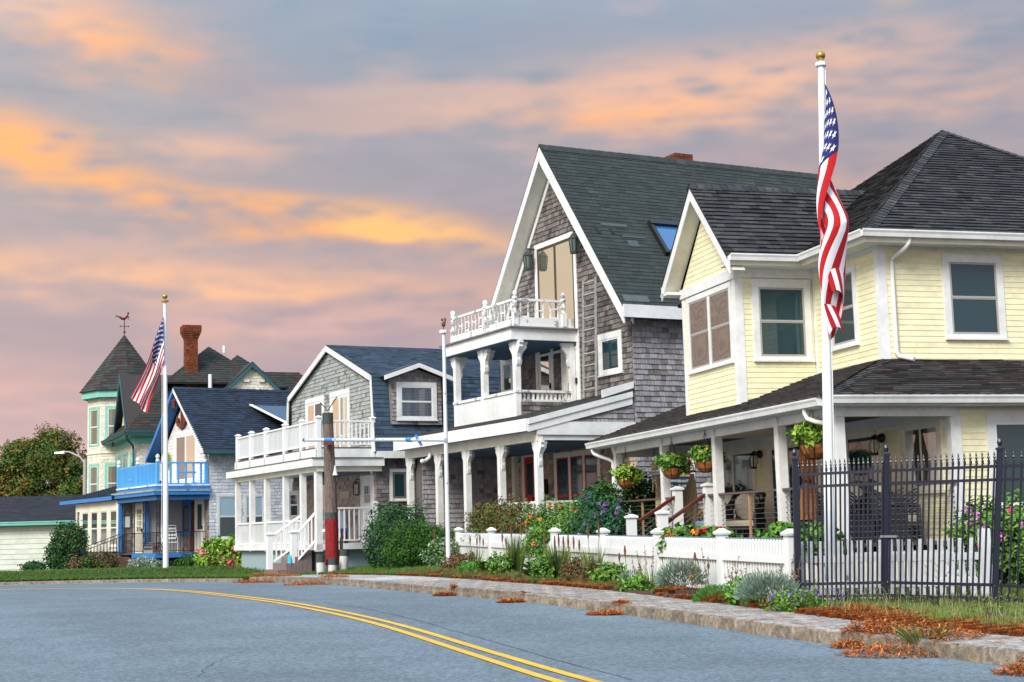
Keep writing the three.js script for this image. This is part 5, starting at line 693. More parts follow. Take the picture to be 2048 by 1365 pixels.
  for (let i = 0; i < n8; i++) {
    const p = ring(R0, 0)[i], q = ring(R0, 0)[(i + 1) % n8], m = V.lerp(p, q, 0.5), N = V.norm(V.sub([m[0], 0, m[2]], [cx, 0, cz])); let Aa = V.norm(V.sub(q, p)), O = p; if (V.dot(V.cross(Aa, UP), N) < 0) { Aa = V.mul(Aa, -1); O = q; }
    const P = new Plane(O, Aa, UP, N), wd = V.len(V.sub(q, p)), wld = new THREE.Vector3(...N).applyEuler(new THREE.Euler(0, 0.4, 0)); if (wld.z < -0.2) continue;
    const big = wld.z > 0.6; list.push(...sh(P, [[0, 1], [wd, 1], [wd, 9.15], [0, 9.15]], [[0.24, wd - 0.24, 6.6, 8.6], [0.24, wd - 0.24, 3.5, 5.5]]));
    for (const y of [6.55, 3.45]) win(T8, P, 0.2, wd - 0.2, y, y + 2.15, { cw: 0.15, trim: M.teal, sash: M.vinyl, pane: M.glass, inside: mat(0.05, 0.06, 0.04), blind: 'curtain', curtainMat: mat(0.12, 0.13, 0.075), sill: false });
    g().pb(P, -0.03, wd + 0.03, 6.12, 6.2, 0, 0.06).build('belt_course', M.ivory, T8);
  }
  pieces(list, 'turret_shingle', M.shingleWood, T8, 150);
  const co = g(); co.prism(ring(R0 + 0.33, 9.16), [0, 0.4, 0]); co.build('cornice', M.teal, T8);
  const cone = g(), e = ring(R0 + 0.46, 9.53); for (let i = 0; i < n8; i++) cone.tri(e[i], e[(i + 1) % n8], [cx, 12.82, cz]); const cn = cone.build('cone_roof', M.dark, T8), cs = [];
  for (let i = 0; i < n8; i++) { const p = e[i], q = e[(i + 1) % n8], m = V.lerp(p, q, 0.5), ap = [cx, 12.82, cz], Bv = V.norm(V.sub(ap, m)); let Aa = V.norm(V.sub(q, p)), O = p, N = V.cross(Aa, Bv); if (N[1] < 0) { Aa = V.mul(Aa, -1); O = q; N = V.mul(N, -1); } const wd = V.len(V.sub(q, p)); cs.push(...sg(new Plane(O, Aa, Bv, N), [[0, 0], [wd, 0], [wd / 2, V.len(V.sub(ap, m))]], dk(0.11, 0.22))); }
  pieces(cs, 'cone_shingle', rt, cn, 150);
  g().lathe([cx, 12.38, cz], [[0.24, 0], [0.2, 0.12], [0.02, 0.42]], 8).build('finial_cap', M.teal, T8);
  { const k = g(), yb = 13.7; k.tube([[cx, 12.7, cz], [cx, yb, cz]], 0.025, 6); k.ball([cx, 12.98, cz], 0.07, 8); for (const a of [0, 1]) k.bar([cx - (a ? 0 : 0.22), 13.3, cz - (a ? 0.22 : 0)], [cx + (a ? 0 : 0.22), 13.3, cz + (a ? 0.22 : 0)], 0.03); for (const s of [-1, 1]) k.ball([cx + s * 0.22, 13.3, cz], 0.045, 6);
    const wv = k.build('weather_vane', M.rust, T8), f = g(), P = (x, y) => [cx + x * 0.5, yb + 0.02 + (y - 13.0) * 0.62, cz]; f.tube([P(-0.75, 13.22), P(-0.5, 13.14), P(-0.25, 13.0), P(0, 13.02), P(0.22, 13.14), P(0.32, 13.3), P(0.36, 13.42)], (t) => 0.02 + 0.065 * Math.sin(Math.PI * Math.min(1, t * 0.95 + 0.03)), 6); f.ball(P(0.4, 13.52), 0.065, 8); f.tube([P(0.34, 13.35), P(0.5, 13.12), P(0.42, 12.95)], 0.022, 5); f.prism([P(-0.7, 13.2), P(-1.0, 13.36), P(-0.9, 13.22), P(-1.02, 13.1)], [0, 0, 0.03]); f.build('figure', M.rust, wv); }
}
// ---------- low garage at the far left ----------
{
  const t = thing('garage', 'low pale garage with green eave trim and dark roof at the left edge', 'garage', [-19.4, -0.3, -72], 0.02);
  t.scale.set(1.15, 1.2, 1.15);
  const w = g(); w.box(-9, 0, -0.1, 2.2, -7.9, -0.02); w.prism([[0, 2.2, -0.02], [0, 2.2, -7.9], [0, 3.25, -4]], [-9, 0, 0]); const wall = w.build('wall', mat(0.6, 0.62, 0.58), t);
  const PW = new Plane([0, 0, 0], [1, 0, 0], UP, [0, 0, 1]); pieces(courses(PW, [[-9, 0.0], [0, 0.0], [0, 2.1], [-9, 2.1]], { exp: 0.2, t0: 0.02, t1: 0.003, gap: 0, tint: () => { const k = rr(0.92, 1); return [k, k, k * 0.98]; } }), 'siding_board', mat(0.70, 0.74, 0.68, { map: T.paint }), wall);
  const k = 1.1 / 4.2, P = new Plane([0, 2.28, 0.25], [1, 0, 0], V.norm([0, k, -1]), V.norm([0, 1, k])); const rf = g().prism([[-9.2, 2.28, 0.25], [0.5, 2.28, 0.25], [0.5, 3.38, -4], [-9.2, 3.38, -4]], [0, -0.06, 0]); rf.prism([[-9.2, 2.28, -8.2], [0.5, 2.28, -8.2], [0.5, 3.38, -4], [-9.2, 3.38, -4]], [0, -0.06, 0]); const roof = rf.build('roof', M.dark, t);
  pieces(courses(P, [[-9.2, 0], [0.5, 0], [0.5, 4.38], [-9.2, 4.38]], { exp: 0.16, w: [0.25, 0.45], gap: 0.004, t0: 0.014, t1: 0.003, jit: 0.01, tint: () => { const q = rr(0.07, 0.13); return [q * 0.5, q * 0.62, q]; } }), 'roof_shingle', M.roofGrit, roof);
  gutter(t, [-9.2, 2.12, 0.27], [0.5, 2.12, 0.27], [0, 0, 1], M.teal, 0.15, 0.14); g().box(-5.0, -4.86, 0, 2.55, 0.02, 0.14).build('downspout', M.teal, t); { const q = g(); q.lathe([-0.9, 2.75, -1.6], [[0.08, 0], [0.08, 0.3], [0.16, 0.32], [0.16, 0.42], [0.001, 0.46]], 8); q.build('roof_vent', M.vinyl, t); }
}
// ---------- ground, road, kerb, pavement ----------
const baseAt = (d) => 0.2 * sstep(13, 28, d) - 0.2 * sstep(34, 52, d) - 0.35 * sstep(52, 74, d);
const curbPts = [[9.3, 2], [7.0, -6], [5.35, -11.5], [4.55, -13.9], [3.15, -17.33], [2.2, -19.99], [1.19, -22.5], [0.06, -25.25], [-1.49, -28.75], [-4.16, -35.6], [-7.5, -43.6], [-10.0, -47.9], [-13.2, -50.3], [-17.5, -51.2], [-26, -51.8], [-45, -52.6], [-80, -54]];
const curb = new THREE.CatmullRomCurve3(curbPts.map(([x, z]) => new THREE.Vector3(x, 0, z)), false, 'centripetal').getSpacedPoints(420);
const curbN = curb.map((p, i) => { const a = curb[Math.max(0, i - 1)], b = curb[Math.min(420, i + 1)], dx = b.x - a.x, dz = b.z - a.z, l = Math.hypot(dx, dz); return [-dz / l, dx / l]; });   // towards the houses
function toCurb(x, z) { let best = 1e9, bi = 0; for (let i = 0; i <= 420; i += 3) { const d = (curb[i].x - x) ** 2 + (curb[i].z - z) ** 2; if (d < best) { best = d; bi = i; } } const n = curbN[bi]; return [(x - curb[bi].x) * n[0] + (z - curb[bi].z) * n[1], bi]; }
const iz = (z) => curb.findIndex((p) => p.z < z), WALK_END = iz(-44.3), walkW = (d) => mix(0.95, 1.78, sstep(17, 34, d));                                     // the pavement stops where the drive begins
const endMix = (i) => sstep(WALK_END - 6, WALK_END + 6, i);
function yardY(s, i, x, z) { const d = -z, e = endMix(i); const W = walkW(d), walk = 0.155 + 0.004 * sstep(W - 0.05, W + 0.12, s) + (0.005 + 0.085 * sstep(21, 36, d)) * sstep(W, W + 1.2, s) + 0.09 * sstep(25, 38, d) * sstep(W + 1.3, W + 5, s) + 0.12 * sstep(36, 44, d) * sstep(W, W + 3.5, s), lawn = 0.03 + 0.08 * sstep(0, 0.3, s) + 0.24 * sstep(0.4, 5, s); return baseAt(d) + mix(walk, lawn, e) + 0.012 * noise.noise(x * 1.7, z * 1.7, 3) * sstep(W, W + 0.5, s); }
function groundY(x, z) { const [s, i] = toCurb(x, z); return s < 0 ? baseAt(-z) : yardY(s, i, x, z); }
function grid(name, material, rows, parent = scene, tint) { const k = g(); for (let i = 0; i + 1 < rows.length; i++) for (let j = 0; j + 1 < rows[i].length; j++) { const a = rows[i][j], b = rows[i][j + 1], c = rows[i + 1][j + 1], d = rows[i + 1][j], uv = (q) => [q[0], q[2]], up = [0, 1, 0]; const flip = V.cross(V.sub(c, a), V.sub(d, b))[1] < 0; const q = flip ? [a, d, c, b] : [a, b, c, d]; if (tint) { const cs = q.map(tint); for (const f of [[0, 1, 2], [0, 2, 3]]) for (const m of f) k.vert(q[m], up, uv(q[m]), cs[m]); } else k.quad(...q, WHITE, q.map(uv)); } const m = k.build(name, material, parent); m.geometry.computeVertexNormals(); return m; }
const asphaltM = mat(0.33, 0.44, 0.52, { map: T.asphalt, rough: 0.8, bump: 0.005 });
{
  const rows = []; for (let i = 0; i <= 118; i++) { const z = 14 - i * 0.65, r = []; for (let j = 0; j <= 120; j++) { const x = -60 + j * 0.6; r.push([x, baseAt(-z), z]); } rows.push(r); }
  // wheel paths polished darker, oil down the lane middles, pale dusty gutter
  struct(grid('road', asphaltM, rows, scene, (q) => { const [s] = toCurb(q[0], q[2]), b = (c, w) => Math.exp(-((s + c) ** 2) / (2 * w * w)), n = fbm(q[0] * 0.35, q[2] * 0.12, 4, 3), k = 1 - 0.13 * (b(1.35, 0.28) + b(2.9, 0.28) + b(5.2, 0.3) + b(6.8, 0.3)) - 0.1 * b(2.1, 0.25) - 0.09 * b(6.0, 0.25) + 0.12 * b(0.15, 0.25) + 0.16 * n; return [k, k, k]; }));
  struct(grid('ground', mat(0.06, 0.07, 0.035, { map: T.soil }), [[[-1500, -0.8, 400], [1500, -0.8, 400]], [[-1500, -0.8, -1800], [1500, -0.8, -1800]]]));
  // yards behind the pavement: soil near it, lawn further along
  const offs = [0.16, -0.5, 0, 0.14, 0.4, 0.8, 1.3, 2, 3, 4.5, 6.5, 9.5, 14, 22, 38, 68], rows2 = [];
  for (let i = 0; i <= 420; i += 3) rows2.push(offs.map((s, q) => { const W = walkW(-curb[i].z); s = q === 0 ? s : q === 1 ? W * 0.6 : W + s; const x = curb[i].x + curbN[i][0] * s, z = curb[i].z + curbN[i][1] * s; return [x, yardY(s, i, x, z) - (q < 3 && i < WALK_END ? 0.03 : 0), z]; }));
  struct(grid('lawn', mat(1, 1, 1, { map: T.soil, rough: 0.95 }), rows2, scene, (q) => { const [s, i] = toCurb(q[0], q[2]), W = walkW(-q[2]), e = sstep(36, 41, -q[2]), k = 1 + 0.5 * noise.noise(q[0], q[2], 8), n = sstep(W + 1.2, W + 0.2, s) * (1 - e); return [mix(mix(0.075, 0.22, n), 0.085, e) * k, mix(mix(0.10, 0.085, n), 0.17, e) * k, mix(mix(0.035, 0.04, n), 0.03, e) * k]; }));
  // yellow centre lines
  const yl = (pts, w) => { const c = new THREE.CatmullRomCurve3(pts.map(([x, z]) => new THREE.Vector3(x, 0, z))).getSpacedPoints(90), r = c.map((p, i) => { const a = c[Math.max(0, i - 1)], b = c[Math.min(90, i + 1)], l = Math.hypot(b.x - a.x, b.z - a.z), n = [-(b.z - a.z) / l, (b.x - a.x) / l], y = baseAt(-p.z) + 0.008; return [[p.x - n[0] * w / 2, y, p.z - n[1] * w / 2], [p.x + n[0] * w / 2, y, p.z + n[1] * w / 2]]; }); struct(grid('road_marking', mat(0.80, 0.42, 0.015, { map: T.paint, rough: 0.7 }), r)); };
  yl([[4.0, -2.5], [1.9, -9.5], [0.62, -13.72], [-0.25, -16.6], [-1.7, -21.1], [-3.53, -25.71], [-5.95, -31.3], [-7.75, -34.9], [-9.9, -38.2], [-13, -41.2], [-18, -44], [-25, -46], [-34, -47.2]], 0.108);
  yl([[3.75, -2.5], [1.62, -9.5], [0.30, -13.8], [-0.55, -16.7], [-2.0, -21.25], [-3.83, -25.85], [-6.24, -31.45], [-8.03, -35.08], [-10.15, -38.42], [-13.2, -41.45], [-18.15, -44.28], [-25.1, -46.3], [-34, -47.5]], 0.108);
  // tar line along the paint and a few cracks
  for (const [pts, w] of [[[[1.0, -13.7], [-0.75, -19.5], [-2.3, -24.1], [-4.2, -28.4], [-6.2, -32.2]], 0.025], [[[-3.2, -15], [-3.3, -16.5], [-3.2, -18]], 0.012]]) { const c = new THREE.CatmullRomCurve3(pts.map(([x, z]) => new THREE.Vector3(x, 0, z))).getSpacedPoints(60), r = c.map((p) => { const o = 0.05 * noise.noise(p.x * 6, p.z * 6, 1), y = baseAt(-p.z) + 0.004, h = w * (0.4 + 0.8 * Math.abs(noise.noise(p.z * 3, p.x, 5))) / 2; return [[p.x + o - h, y, p.z], [p.x + o + h, y, p.z]]; }); struct(grid('road_crack', mat(0.06, 0.07, 0.08, { rough: 0.9 }), r)); }
  // granite kerb stones, each its own
  const kerb = new THREE.Group(); kerb.name = 'kerb'; struct(kerb); scene.add(kerb); const stones = [];
  for (let i = iz(-8); i < WALK_END;) { const n = Math.round(rr(5, 12)), e = Math.min(i + n, WALK_END), top = rr(0.145, 0.16), k = g(), cc = rr(0.85, 1.1), col = [cc, cc * rr(0.96, 1), cc * rr(0.92, 1)], o = rr(-0.012, 0.012);
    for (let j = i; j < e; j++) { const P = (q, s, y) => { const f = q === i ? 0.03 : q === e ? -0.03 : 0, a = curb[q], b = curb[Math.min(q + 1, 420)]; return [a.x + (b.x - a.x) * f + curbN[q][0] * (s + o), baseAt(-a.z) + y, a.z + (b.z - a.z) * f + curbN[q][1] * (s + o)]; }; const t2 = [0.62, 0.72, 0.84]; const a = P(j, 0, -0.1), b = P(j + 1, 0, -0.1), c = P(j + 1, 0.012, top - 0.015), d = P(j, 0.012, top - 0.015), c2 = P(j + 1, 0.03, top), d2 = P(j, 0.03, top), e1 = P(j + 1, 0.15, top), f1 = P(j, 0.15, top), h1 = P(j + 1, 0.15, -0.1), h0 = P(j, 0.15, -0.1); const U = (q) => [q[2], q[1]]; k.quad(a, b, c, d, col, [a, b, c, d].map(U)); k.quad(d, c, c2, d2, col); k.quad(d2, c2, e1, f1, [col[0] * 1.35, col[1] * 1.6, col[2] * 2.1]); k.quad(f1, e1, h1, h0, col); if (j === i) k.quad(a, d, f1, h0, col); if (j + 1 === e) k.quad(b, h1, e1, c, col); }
    stones.push(k); i = e; }
  pieces(stones, 'kerb_stone', M.granite, kerb);
  // low worn kerb round the bend
  const k2 = g(); for (let i = WALK_END + 4; i < 400; i++) {  const P = (q, s, y) => [curb[q].x + curbN[q][0] * s, baseAt(-curb[q].z) + y, curb[q].z + curbN[q][1] * s]; k2.hexa([P(i, 0, -0.1), P(i + 1, 0, -0.1), P(i + 1, 0.2, -0.1), P(i, 0.2, -0.1), P(i, 0.02, 0.09), P(i + 1, 0.02, 0.09), P(i + 1, 0.2, 0.1), P(i, 0.2, 0.1)], grey(0.9, 1.2)); } struct(k2.build('kerb_edge', M.granite, scene));
  // brick pavement: pavers one by one near the eye, one slab of the same stone beyond
  const walk = []; for (let i = iz(-6); i <= WALK_END; i += 2) walk.push([0.15, 0.4, 0.7, 1.0].map((s) => { if (s > 0.2) s *= walkW(-curb[i].z); const a = curb[i]; return [a.x + curbN[i][0] * s, baseAt(-a.z) + 0.151 + (curb[i].z < -31 ? 0.006 : 0), a.z + curbN[i][1] * s]; }));
  const pave = grid('pavement', mat(0.66, 0.64, 0.62, { map: T.blotch, rough: 0.9, bump: 0.004 }), walk); struct(pave);
  const bricks = []; let run = 0; for (let i = iz(-9); i < iz(-32); i++) { const a = curb[i], b = curb[i + 1], l = a.distanceTo(b); const per = 0.1; for (let q = run; q < l; q += per) { const f = q / l, x = mix(a.x, b.x, f), z = mix(a.z, b.z, f), n = curbN[i], t = [-n[1], n[0]], odd = Math.round((i * l + q) / per) % 2; for (let s = 0.17 + (odd ? 0 : -0.1); s < walkW(-z) - 0.03; s += 0.205) { const s0 = Math.max(s, 0.165), s1 = Math.min(s + 0.197, walkW(-z) - 0.01); if (s1 - s0 < 0.03) continue; const y = baseAt(-z) + 0.158 + rr(0, 0.005), P = (ss, tt, yy) => [x + n[0] * ss + t[0] * tt, yy, z + n[1] * ss + t[1] * tt], c = rr(0.75, 1.1), col = [c, c * rr(0.94, 1.0), c * rr(0.92, 1.0)]; bricks.push(g().hexa([P(s0, 0, y - 0.03), P(s1, 0, y - 0.03), P(s1, 0.092, y - 0.03), P(s0, 0.092, y - 0.03), P(s0, 0, y), P(s1, 0, y), P(s1, 0.092, y), P(s0, 0.092, y)], col)); } run = q + per - l; } if (run < 0) run = 0; }
  pieces(bricks, 'paver', mat(0.82, 0.77, 0.73, { map: T.stone, rough: 0.9 }), pave);
}
// ---------- white picket fence ----------
const FA = [-1.45, 0.51, -40], FB_ = [3.8, 0.3, -20.9];
const fenceAt = (t) => { const p = V.lerp(FA, FB_, t); return p; };
{
  const t0 = thing('picket_fence', 'long white picket fence with capped posts running along the flower bed', 'fence');
  const d = V.norm(V.sub(FB_, FA)), n = [d[2], 0, -d[0]], o = n[0] < 0 ? n : V.mul(n, -1);  // towards the street
  const ts = [-0.022, 0.156, 0.336, 0.427, 0.588, 0.737, 0.876, 0.997], pk = [];
  const post4 = (p) => { const k = g(), q = (s, y) => [[-s, -s], [s, -s], [s, s], [-s, s]].map(([i, j]) => V.add(V.add(V.add(p, d, i), o, j), UP, y)); k.hexa([...q(0.075, -0.2), ...q(0.075, 0.89)]); k.hexa([...q(0.1, 0.89), ...q(0.11, 0.925)]); k.hexa([...q(0.11, 0.925), ...q(0.03, 0.985)]); k.build('fence_post', M.vinyl, t0); };
  ts.forEach((t) => post4(fenceAt(t)));
  for (let i = 0; i + 1 < ts.length; i++) {
    const A = V.add(fenceAt(ts[i]), d, 0.08), B = V.add(fenceAt(ts[i + 1]), d, -0.08), gate = i === 2, len = V.len(V.sub(B, A)), m = Math.round(len / 0.1), dip = (f) => gate ? -0.26 * Math.sin(Math.PI * f) : 0;
    g().bar(V.add(V.add(A, UP, 0.56), o, 0.03), V.add(V.add(B, UP, 0.56), o, 0.03), 0.035, 0.11).build('fence_rail', M.vinyl, t0); g().bar(V.add(A, UP, 0.09), V.add(B, UP, 0.09), 0.04, 0.09).build('fence_rail', M.vinyl, t0);
    for (let j = 0; j < m; j++) { const f = (j + 0.5) / m, p = V.lerp(A, B, f), h = 0.83 + dip(f), w = 0.027, q = (x, y, z) => V.add(V.add(V.add(p, d, x), o, z), UP, y); const k = g(); k.hexa([q(-w, 0.03, -0.01), q(w, 0.03, -0.01), q(w, 0.03, 0.012), q(-w, 0.03, 0.012), q(-w, h - 0.03, -0.01), q(w, h - 0.03, -0.01), q(w, h - 0.03, 0.012), q(-w, h - 0.03, 0.012)]); k.hexa([q(-w, h - 0.03, -0.01), q(w, h - 0.03, -0.01), q(w, h - 0.03, 0.012), q(-w, h - 0.03, 0.012), q(-w * 0.35, h, -0.01), q(w * 0.35, h, -0.01), q(w * 0.35, h, 0.012), q(-w * 0.35, h, 0.012)]); k.build('picket', M.vinyl, t0); }
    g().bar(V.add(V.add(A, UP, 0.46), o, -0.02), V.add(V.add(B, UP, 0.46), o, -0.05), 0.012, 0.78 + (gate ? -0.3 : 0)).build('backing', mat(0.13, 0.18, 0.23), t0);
  }
}
{
  const t = thing('low_picket_fence', 'low white picket fence with open gaps seen through the black iron fence', 'fence'); const A = [3.95, 0.3, -21.15], B = [6.35, 0.3, -20.75], d = V.norm(V.sub(B, A));
  for (let i = 0; i <= 18; i++) { const p = V.lerp(A, B, i / 18); g().box(p[0] - 0.04, p[0] + 0.04, p[1], p[1] + 0.8, p[2] - 0.012, p[2] + 0.012).build('picket', M.vinyl, t); } for (const y of [0.2, 0.55]) g().bar(V.add(A, UP, y), V.add(B, UP, y), 0.04, 0.1).build('fence_rail', M.vinyl, t); g().box(B[0] - 0.02, B[0] + 0.12, 0.2, 1.22, B[2] - 0.06, B[2] + 0.06).build('fence_post', M.vinyl, t);
}
// ---------- black iron fence, racked and leaning ----------
{
  const t = thing('iron_fence', 'black iron fence with spear tips and square posts at the right edge', 'fence');
  const P0 = [[3.80, 0.28, -20.75], [4.90, 0.29, -20.35], [5.98, 0.27, -19.15], [7.05, 0.2, -17.7]], lean = [[0.06, -0.0], [0.13, 0], [0.2, 0.02], [0.22, 0.02]];
  const at = (i, f, y) => { const a = P0[i], b = P0[i + 1], p = V.lerp(a, b, f), l = [mix(lean[i][0], lean[i + 1][0], f), mix(lean[i][1], lean[i + 1][1], f)]; return [p[0] + l[0] * y / 2, p[1] + y, p[2] + l[1] * y / 2]; };
  for (let i = 0; i < 4; i++) { const q = (y) => i < 3 ? at(i, 0, y) : at(2, 1, y); const k = g(); k.bar(q(-0.2), q(1.94), 0.068, 0.068); k.bar(q(1.94), q(1.97), 0.095, 0.095); const c = q(1.97); k.lathe(c, [[0.04, 0], [0.02, 0.025], [0.034, 0.05], [0.036, 0.08], [0.024, 0.115], [0.001, 0.14]], 8); k.build('fence_post', M.iron, t); }
  for (let i = 0; i < 3; i++) {
    for (const y of [1.74, 1.57, 0.25, 0.08]) g().bar(at(i, 0.03, y), at(i, 0.97, y - (y < 1 ? 0.0 : 0)), 0.032, 0.038).build('fence_rail', M.iron, t);
    const n = [19, 19, 15][i]; for (let j = 0; j < n; j++) { const f = (j + 0.8) / (n + 0.6), k = g(); k.bar(at(i, f, -0.02), at(i, f, 1.82), 0.022, 0.022); const c = at(i, f, 1.82); k.lathe(c, [[0.018, -0.05], [0.018, 0], [0.008, 0.012], [0.02, 0.035], [0.009, 0.06], [0.013, 0.075], [0.001, 0.12]], 5); k.build('iron_bar', M.iron, t); }
  }
  g().bar(V.add(at(1, -0.06, 0.86), [0, 0, 0.05]), V.add(at(1, 0.1, 0.86), [0, 0, 0.05]), 0.02, 0.03).build('latch', M.steel, t);
}
// ---------- flagpoles and flags ----------
function flagTexture() {
  const c = document.createElement('canvas'); c.width = 760; c.height = 400; const x = c.getContext('2d'), h = 400 / 13;
  for (let i = 0; i < 13; i++) { x.fillStyle = i % 2 ? '#f0eef2' : '#b80c18'; x.fillRect(0, i * h, 760, h + 1); } x.fillStyle = '#141d60'; x.fillRect(0, 0, 304, h * 7); x.fillStyle = '#f6f6fa';
  const star = (cx, cy, r) => { x.beginPath(); for (let i = 0; i < 10; i++) { const a = -Math.PI / 2 + i * Math.PI / 5, q = i % 2 ? r * 0.4 : r; x.lineTo(cx + q * Math.cos(a), cy + q * Math.sin(a)); } x.closePath(); x.fill(); };
  for (let r = 0; r < 9; r++) for (let k = 0; k < (r % 2 ? 5 : 6); k++) star((r % 2 ? 50.6 : 25.3) + k * 50.6, h * 7 / 10 * (r + 1), 14);
  const t = new THREE.CanvasTexture(c); t.colorSpace = THREE.SRGBColorSpace; return t;
}
const flagMat = new THREE.MeshStandardMaterial({ map: flagTexture(), roughness: 0.85, side: THREE.DoubleSide });
function cloth(name, label, pos, fn, nu = 70, nv = 40) {
  const p = [], u = [], idx = []; for (let i = 0; i <= nv; i++) for (let j = 0; j <= nu; j++) { const s = i / nv, t = j / nu, q = fn(s, t); p.push(...q); u.push(t, 1 - s); } for (let i = 0; i < nv; i++) for (let j = 0; j < nu; j++) { const a = i * (nu + 1) + j; idx.push(a, a + 1, a + nu + 2, a, a + nu + 2, a + nu + 1); }
  const ge = new THREE.BufferGeometry(); ge.setAttribute('position', new THREE.Float32BufferAttribute(p, 3)); ge.setAttribute('uv', new THREE.Float32BufferAttribute(u, 2)); ge.setIndex(idx); ge.computeVertexNormals();
  const m = new THREE.Mesh(ge, flagMat); m.name = numbered(name); m.position.set(...pos); m.castShadow = m.receiveShadow = true; m.userData = { label, category: 'flag' }; scene.add(m); return m;
}
{
  const t = thing('flagpole', 'tall white flagpole with gold ball standing behind the black iron fence', 'flagpole', [4.42, 0.2, -21.55]); const top = [0.27, 7.87, 0];
  g().tube([[0, 0, 0], V.lerp([0, 0, 0], top, 0.5), top], (f) => mix(0.082, 0.048, f), 14).build('pole', mat(0.78, 0.84, 0.86, { rough: 0.35 }), t); g().lathe(top, [[0.001, 0], [0.085, 0], [0.085, 0.05], [0.02, 0.06], [0.015, 0.1]], 12).build('truck', M.vinyl, t); g().ball(V.add(top, [0, 0.16, 0]), 0.072, 14).build('ball', M.gold, t); g().tube([[0.10, 0.9, 0.06], [0.2, 4, 0.08], [0.32, 7.8, 0.04]], 0.008, 4).build('halyard', M.vinyl, t);
  // limp flag: hoist runs down the pole, the fly hangs in long folds
  const hang = (s, t2) => {
    const wv = 2.6 * Math.PI * s + 0.4, fold = Math.min(1, t2 * 2.6), wdt = 0.04 + 0.19 * Math.sin(Math.PI * Math.min(1, t2 * 0.72 + 0.12));
    const y = -(2.0 * s * (1 - 0.66 * t2)) - 3.2 * Math.pow(t2, 1.2) * (1 - 0.06 * Math.sin(wv)) + 0.03 * Math.sin(9 * t2 + 4 * s);
    const x = -0.02 + 0.15 * Math.min(1, t2 * 2.2) - 0.16 * sstep(0.1, 0.7, t2) + wdt * Math.cos(wv + 1.3 * t2 + 2.4 * t2 * t2) * fold - 0.16 * s * sstep(0, 0.06, t2) * (1 - 0.8 * fold), z = 0.13 + 0.13 * Math.sin(wv + 1.3 * t2) * fold + 0.02 * Math.sin(14 * s + 5 * t2);
    return [x, y, z];
  };
  cloth('hanging_flag', 'large striped flag with white stars hanging limp from the tall right flagpole', [4.42 + 0.27 + 0.02, 0.2 + 7.55, -21.5], hang, 90, 70);
}
{
  const t = thing('flagpole', 'white flagpole on the lawn before the blue trimmed cottage', 'flagpole', [-13.02, 0.05, -56]); g().tube([[0, 0, 0], [-0.02, 5, 0], [-0.06, 10.25, 0]], (f) => mix(0.11, 0.06, f), 12).build('pole', mat(0.82, 0.83, 0.85, { rough: 0.35 }), t); g().lathe([-0.06, 10.25, 0], [[0.001, 0], [0.14, 0], [0.14, 0.05], [0.02, 0.06], [0.02, 0.12]], 12).build('truck', M.gold, t); g().ball([-0.06, 10.46, 0], 0.1, 12).build('ball', M.gold, t); g().lathe([0, 0, 0], [[0.24, 0], [0.24, 0.04], [0.13, 0.07], [0.12, 0.2]], 12).build('pole_base', M.vinyl, t); g().tube([[-0.14, 1.2, 0.05], [-0.14, 8, 0.08]], 0.012, 4).build('halyard', M.vinyl, t);
  cloth('blown_flag', 'small striped flag blown leftwards on the flagpole before the turreted house', [-13.1, 9.75, -55.9], (s, t2) => { const f = Math.sin(3.3 * Math.PI * s + 3 * t2) * Math.min(1, t2 * 2); const tt = Math.pow(t2, 1.05); return [-(1.22 - 0.55 * s) * tt + 0.08 * f + 0.04 * s, -(1.75 * s * (1 - 0.62 * t2)) - 3.0 * tt + 0.55 * s * tt * (1 - t2) - 0.12 * Math.sin(Math.PI * t2), 0.16 * f + 0.08 * Math.sin(7 * t2 + 2 * s)]; });
}
{
  const t = thing('bird_topped_pole', 'thin worn white pole topped by a small bird figure beside the grey house', 'pole', [-1.76, 0.45, -38.4]); g().tube([[0, 0, 0], [0, 6.05, 0]], (f) => mix(0.062, 0.045, f), 10).build('pole', mat(0.76, 0.78, 0.8, { map: T.worn }), t); g().lathe([0, 6.03, 0], [[0.001, 0], [0.11, 0], [0.11, 0.07], [0.001, 0.09]], 8).build('cap', M.wornWhite, t); g().tube([[0, -0.02, 0], [0, 0.12, 0]], 0.07, 8).build('painted_foot', M.red, t);
  const k = g(); k.tube([[0, 6.1, 0], [0, 6.2, 0]], 0.015, 5); k.ball([0, 6.26, 0], 0.055, 8, WHITE, 1.4); k.ball([-0.03, 6.38, 0], 0.035, 8); k.hexa([[0.01, 6.3, -0.03], [0.05, 6.26, -0.03], [0.05, 6.26, 0.03], [0.01, 6.3, 0.03], [0.03, 6.44, -0.01], [0.08, 6.4, -0.01], [0.08, 6.4, 0.01], [0.03, 6.44, 0.01]]); k.build('bird_figure', mat(0.1, 0.05, 0.03), t);
}
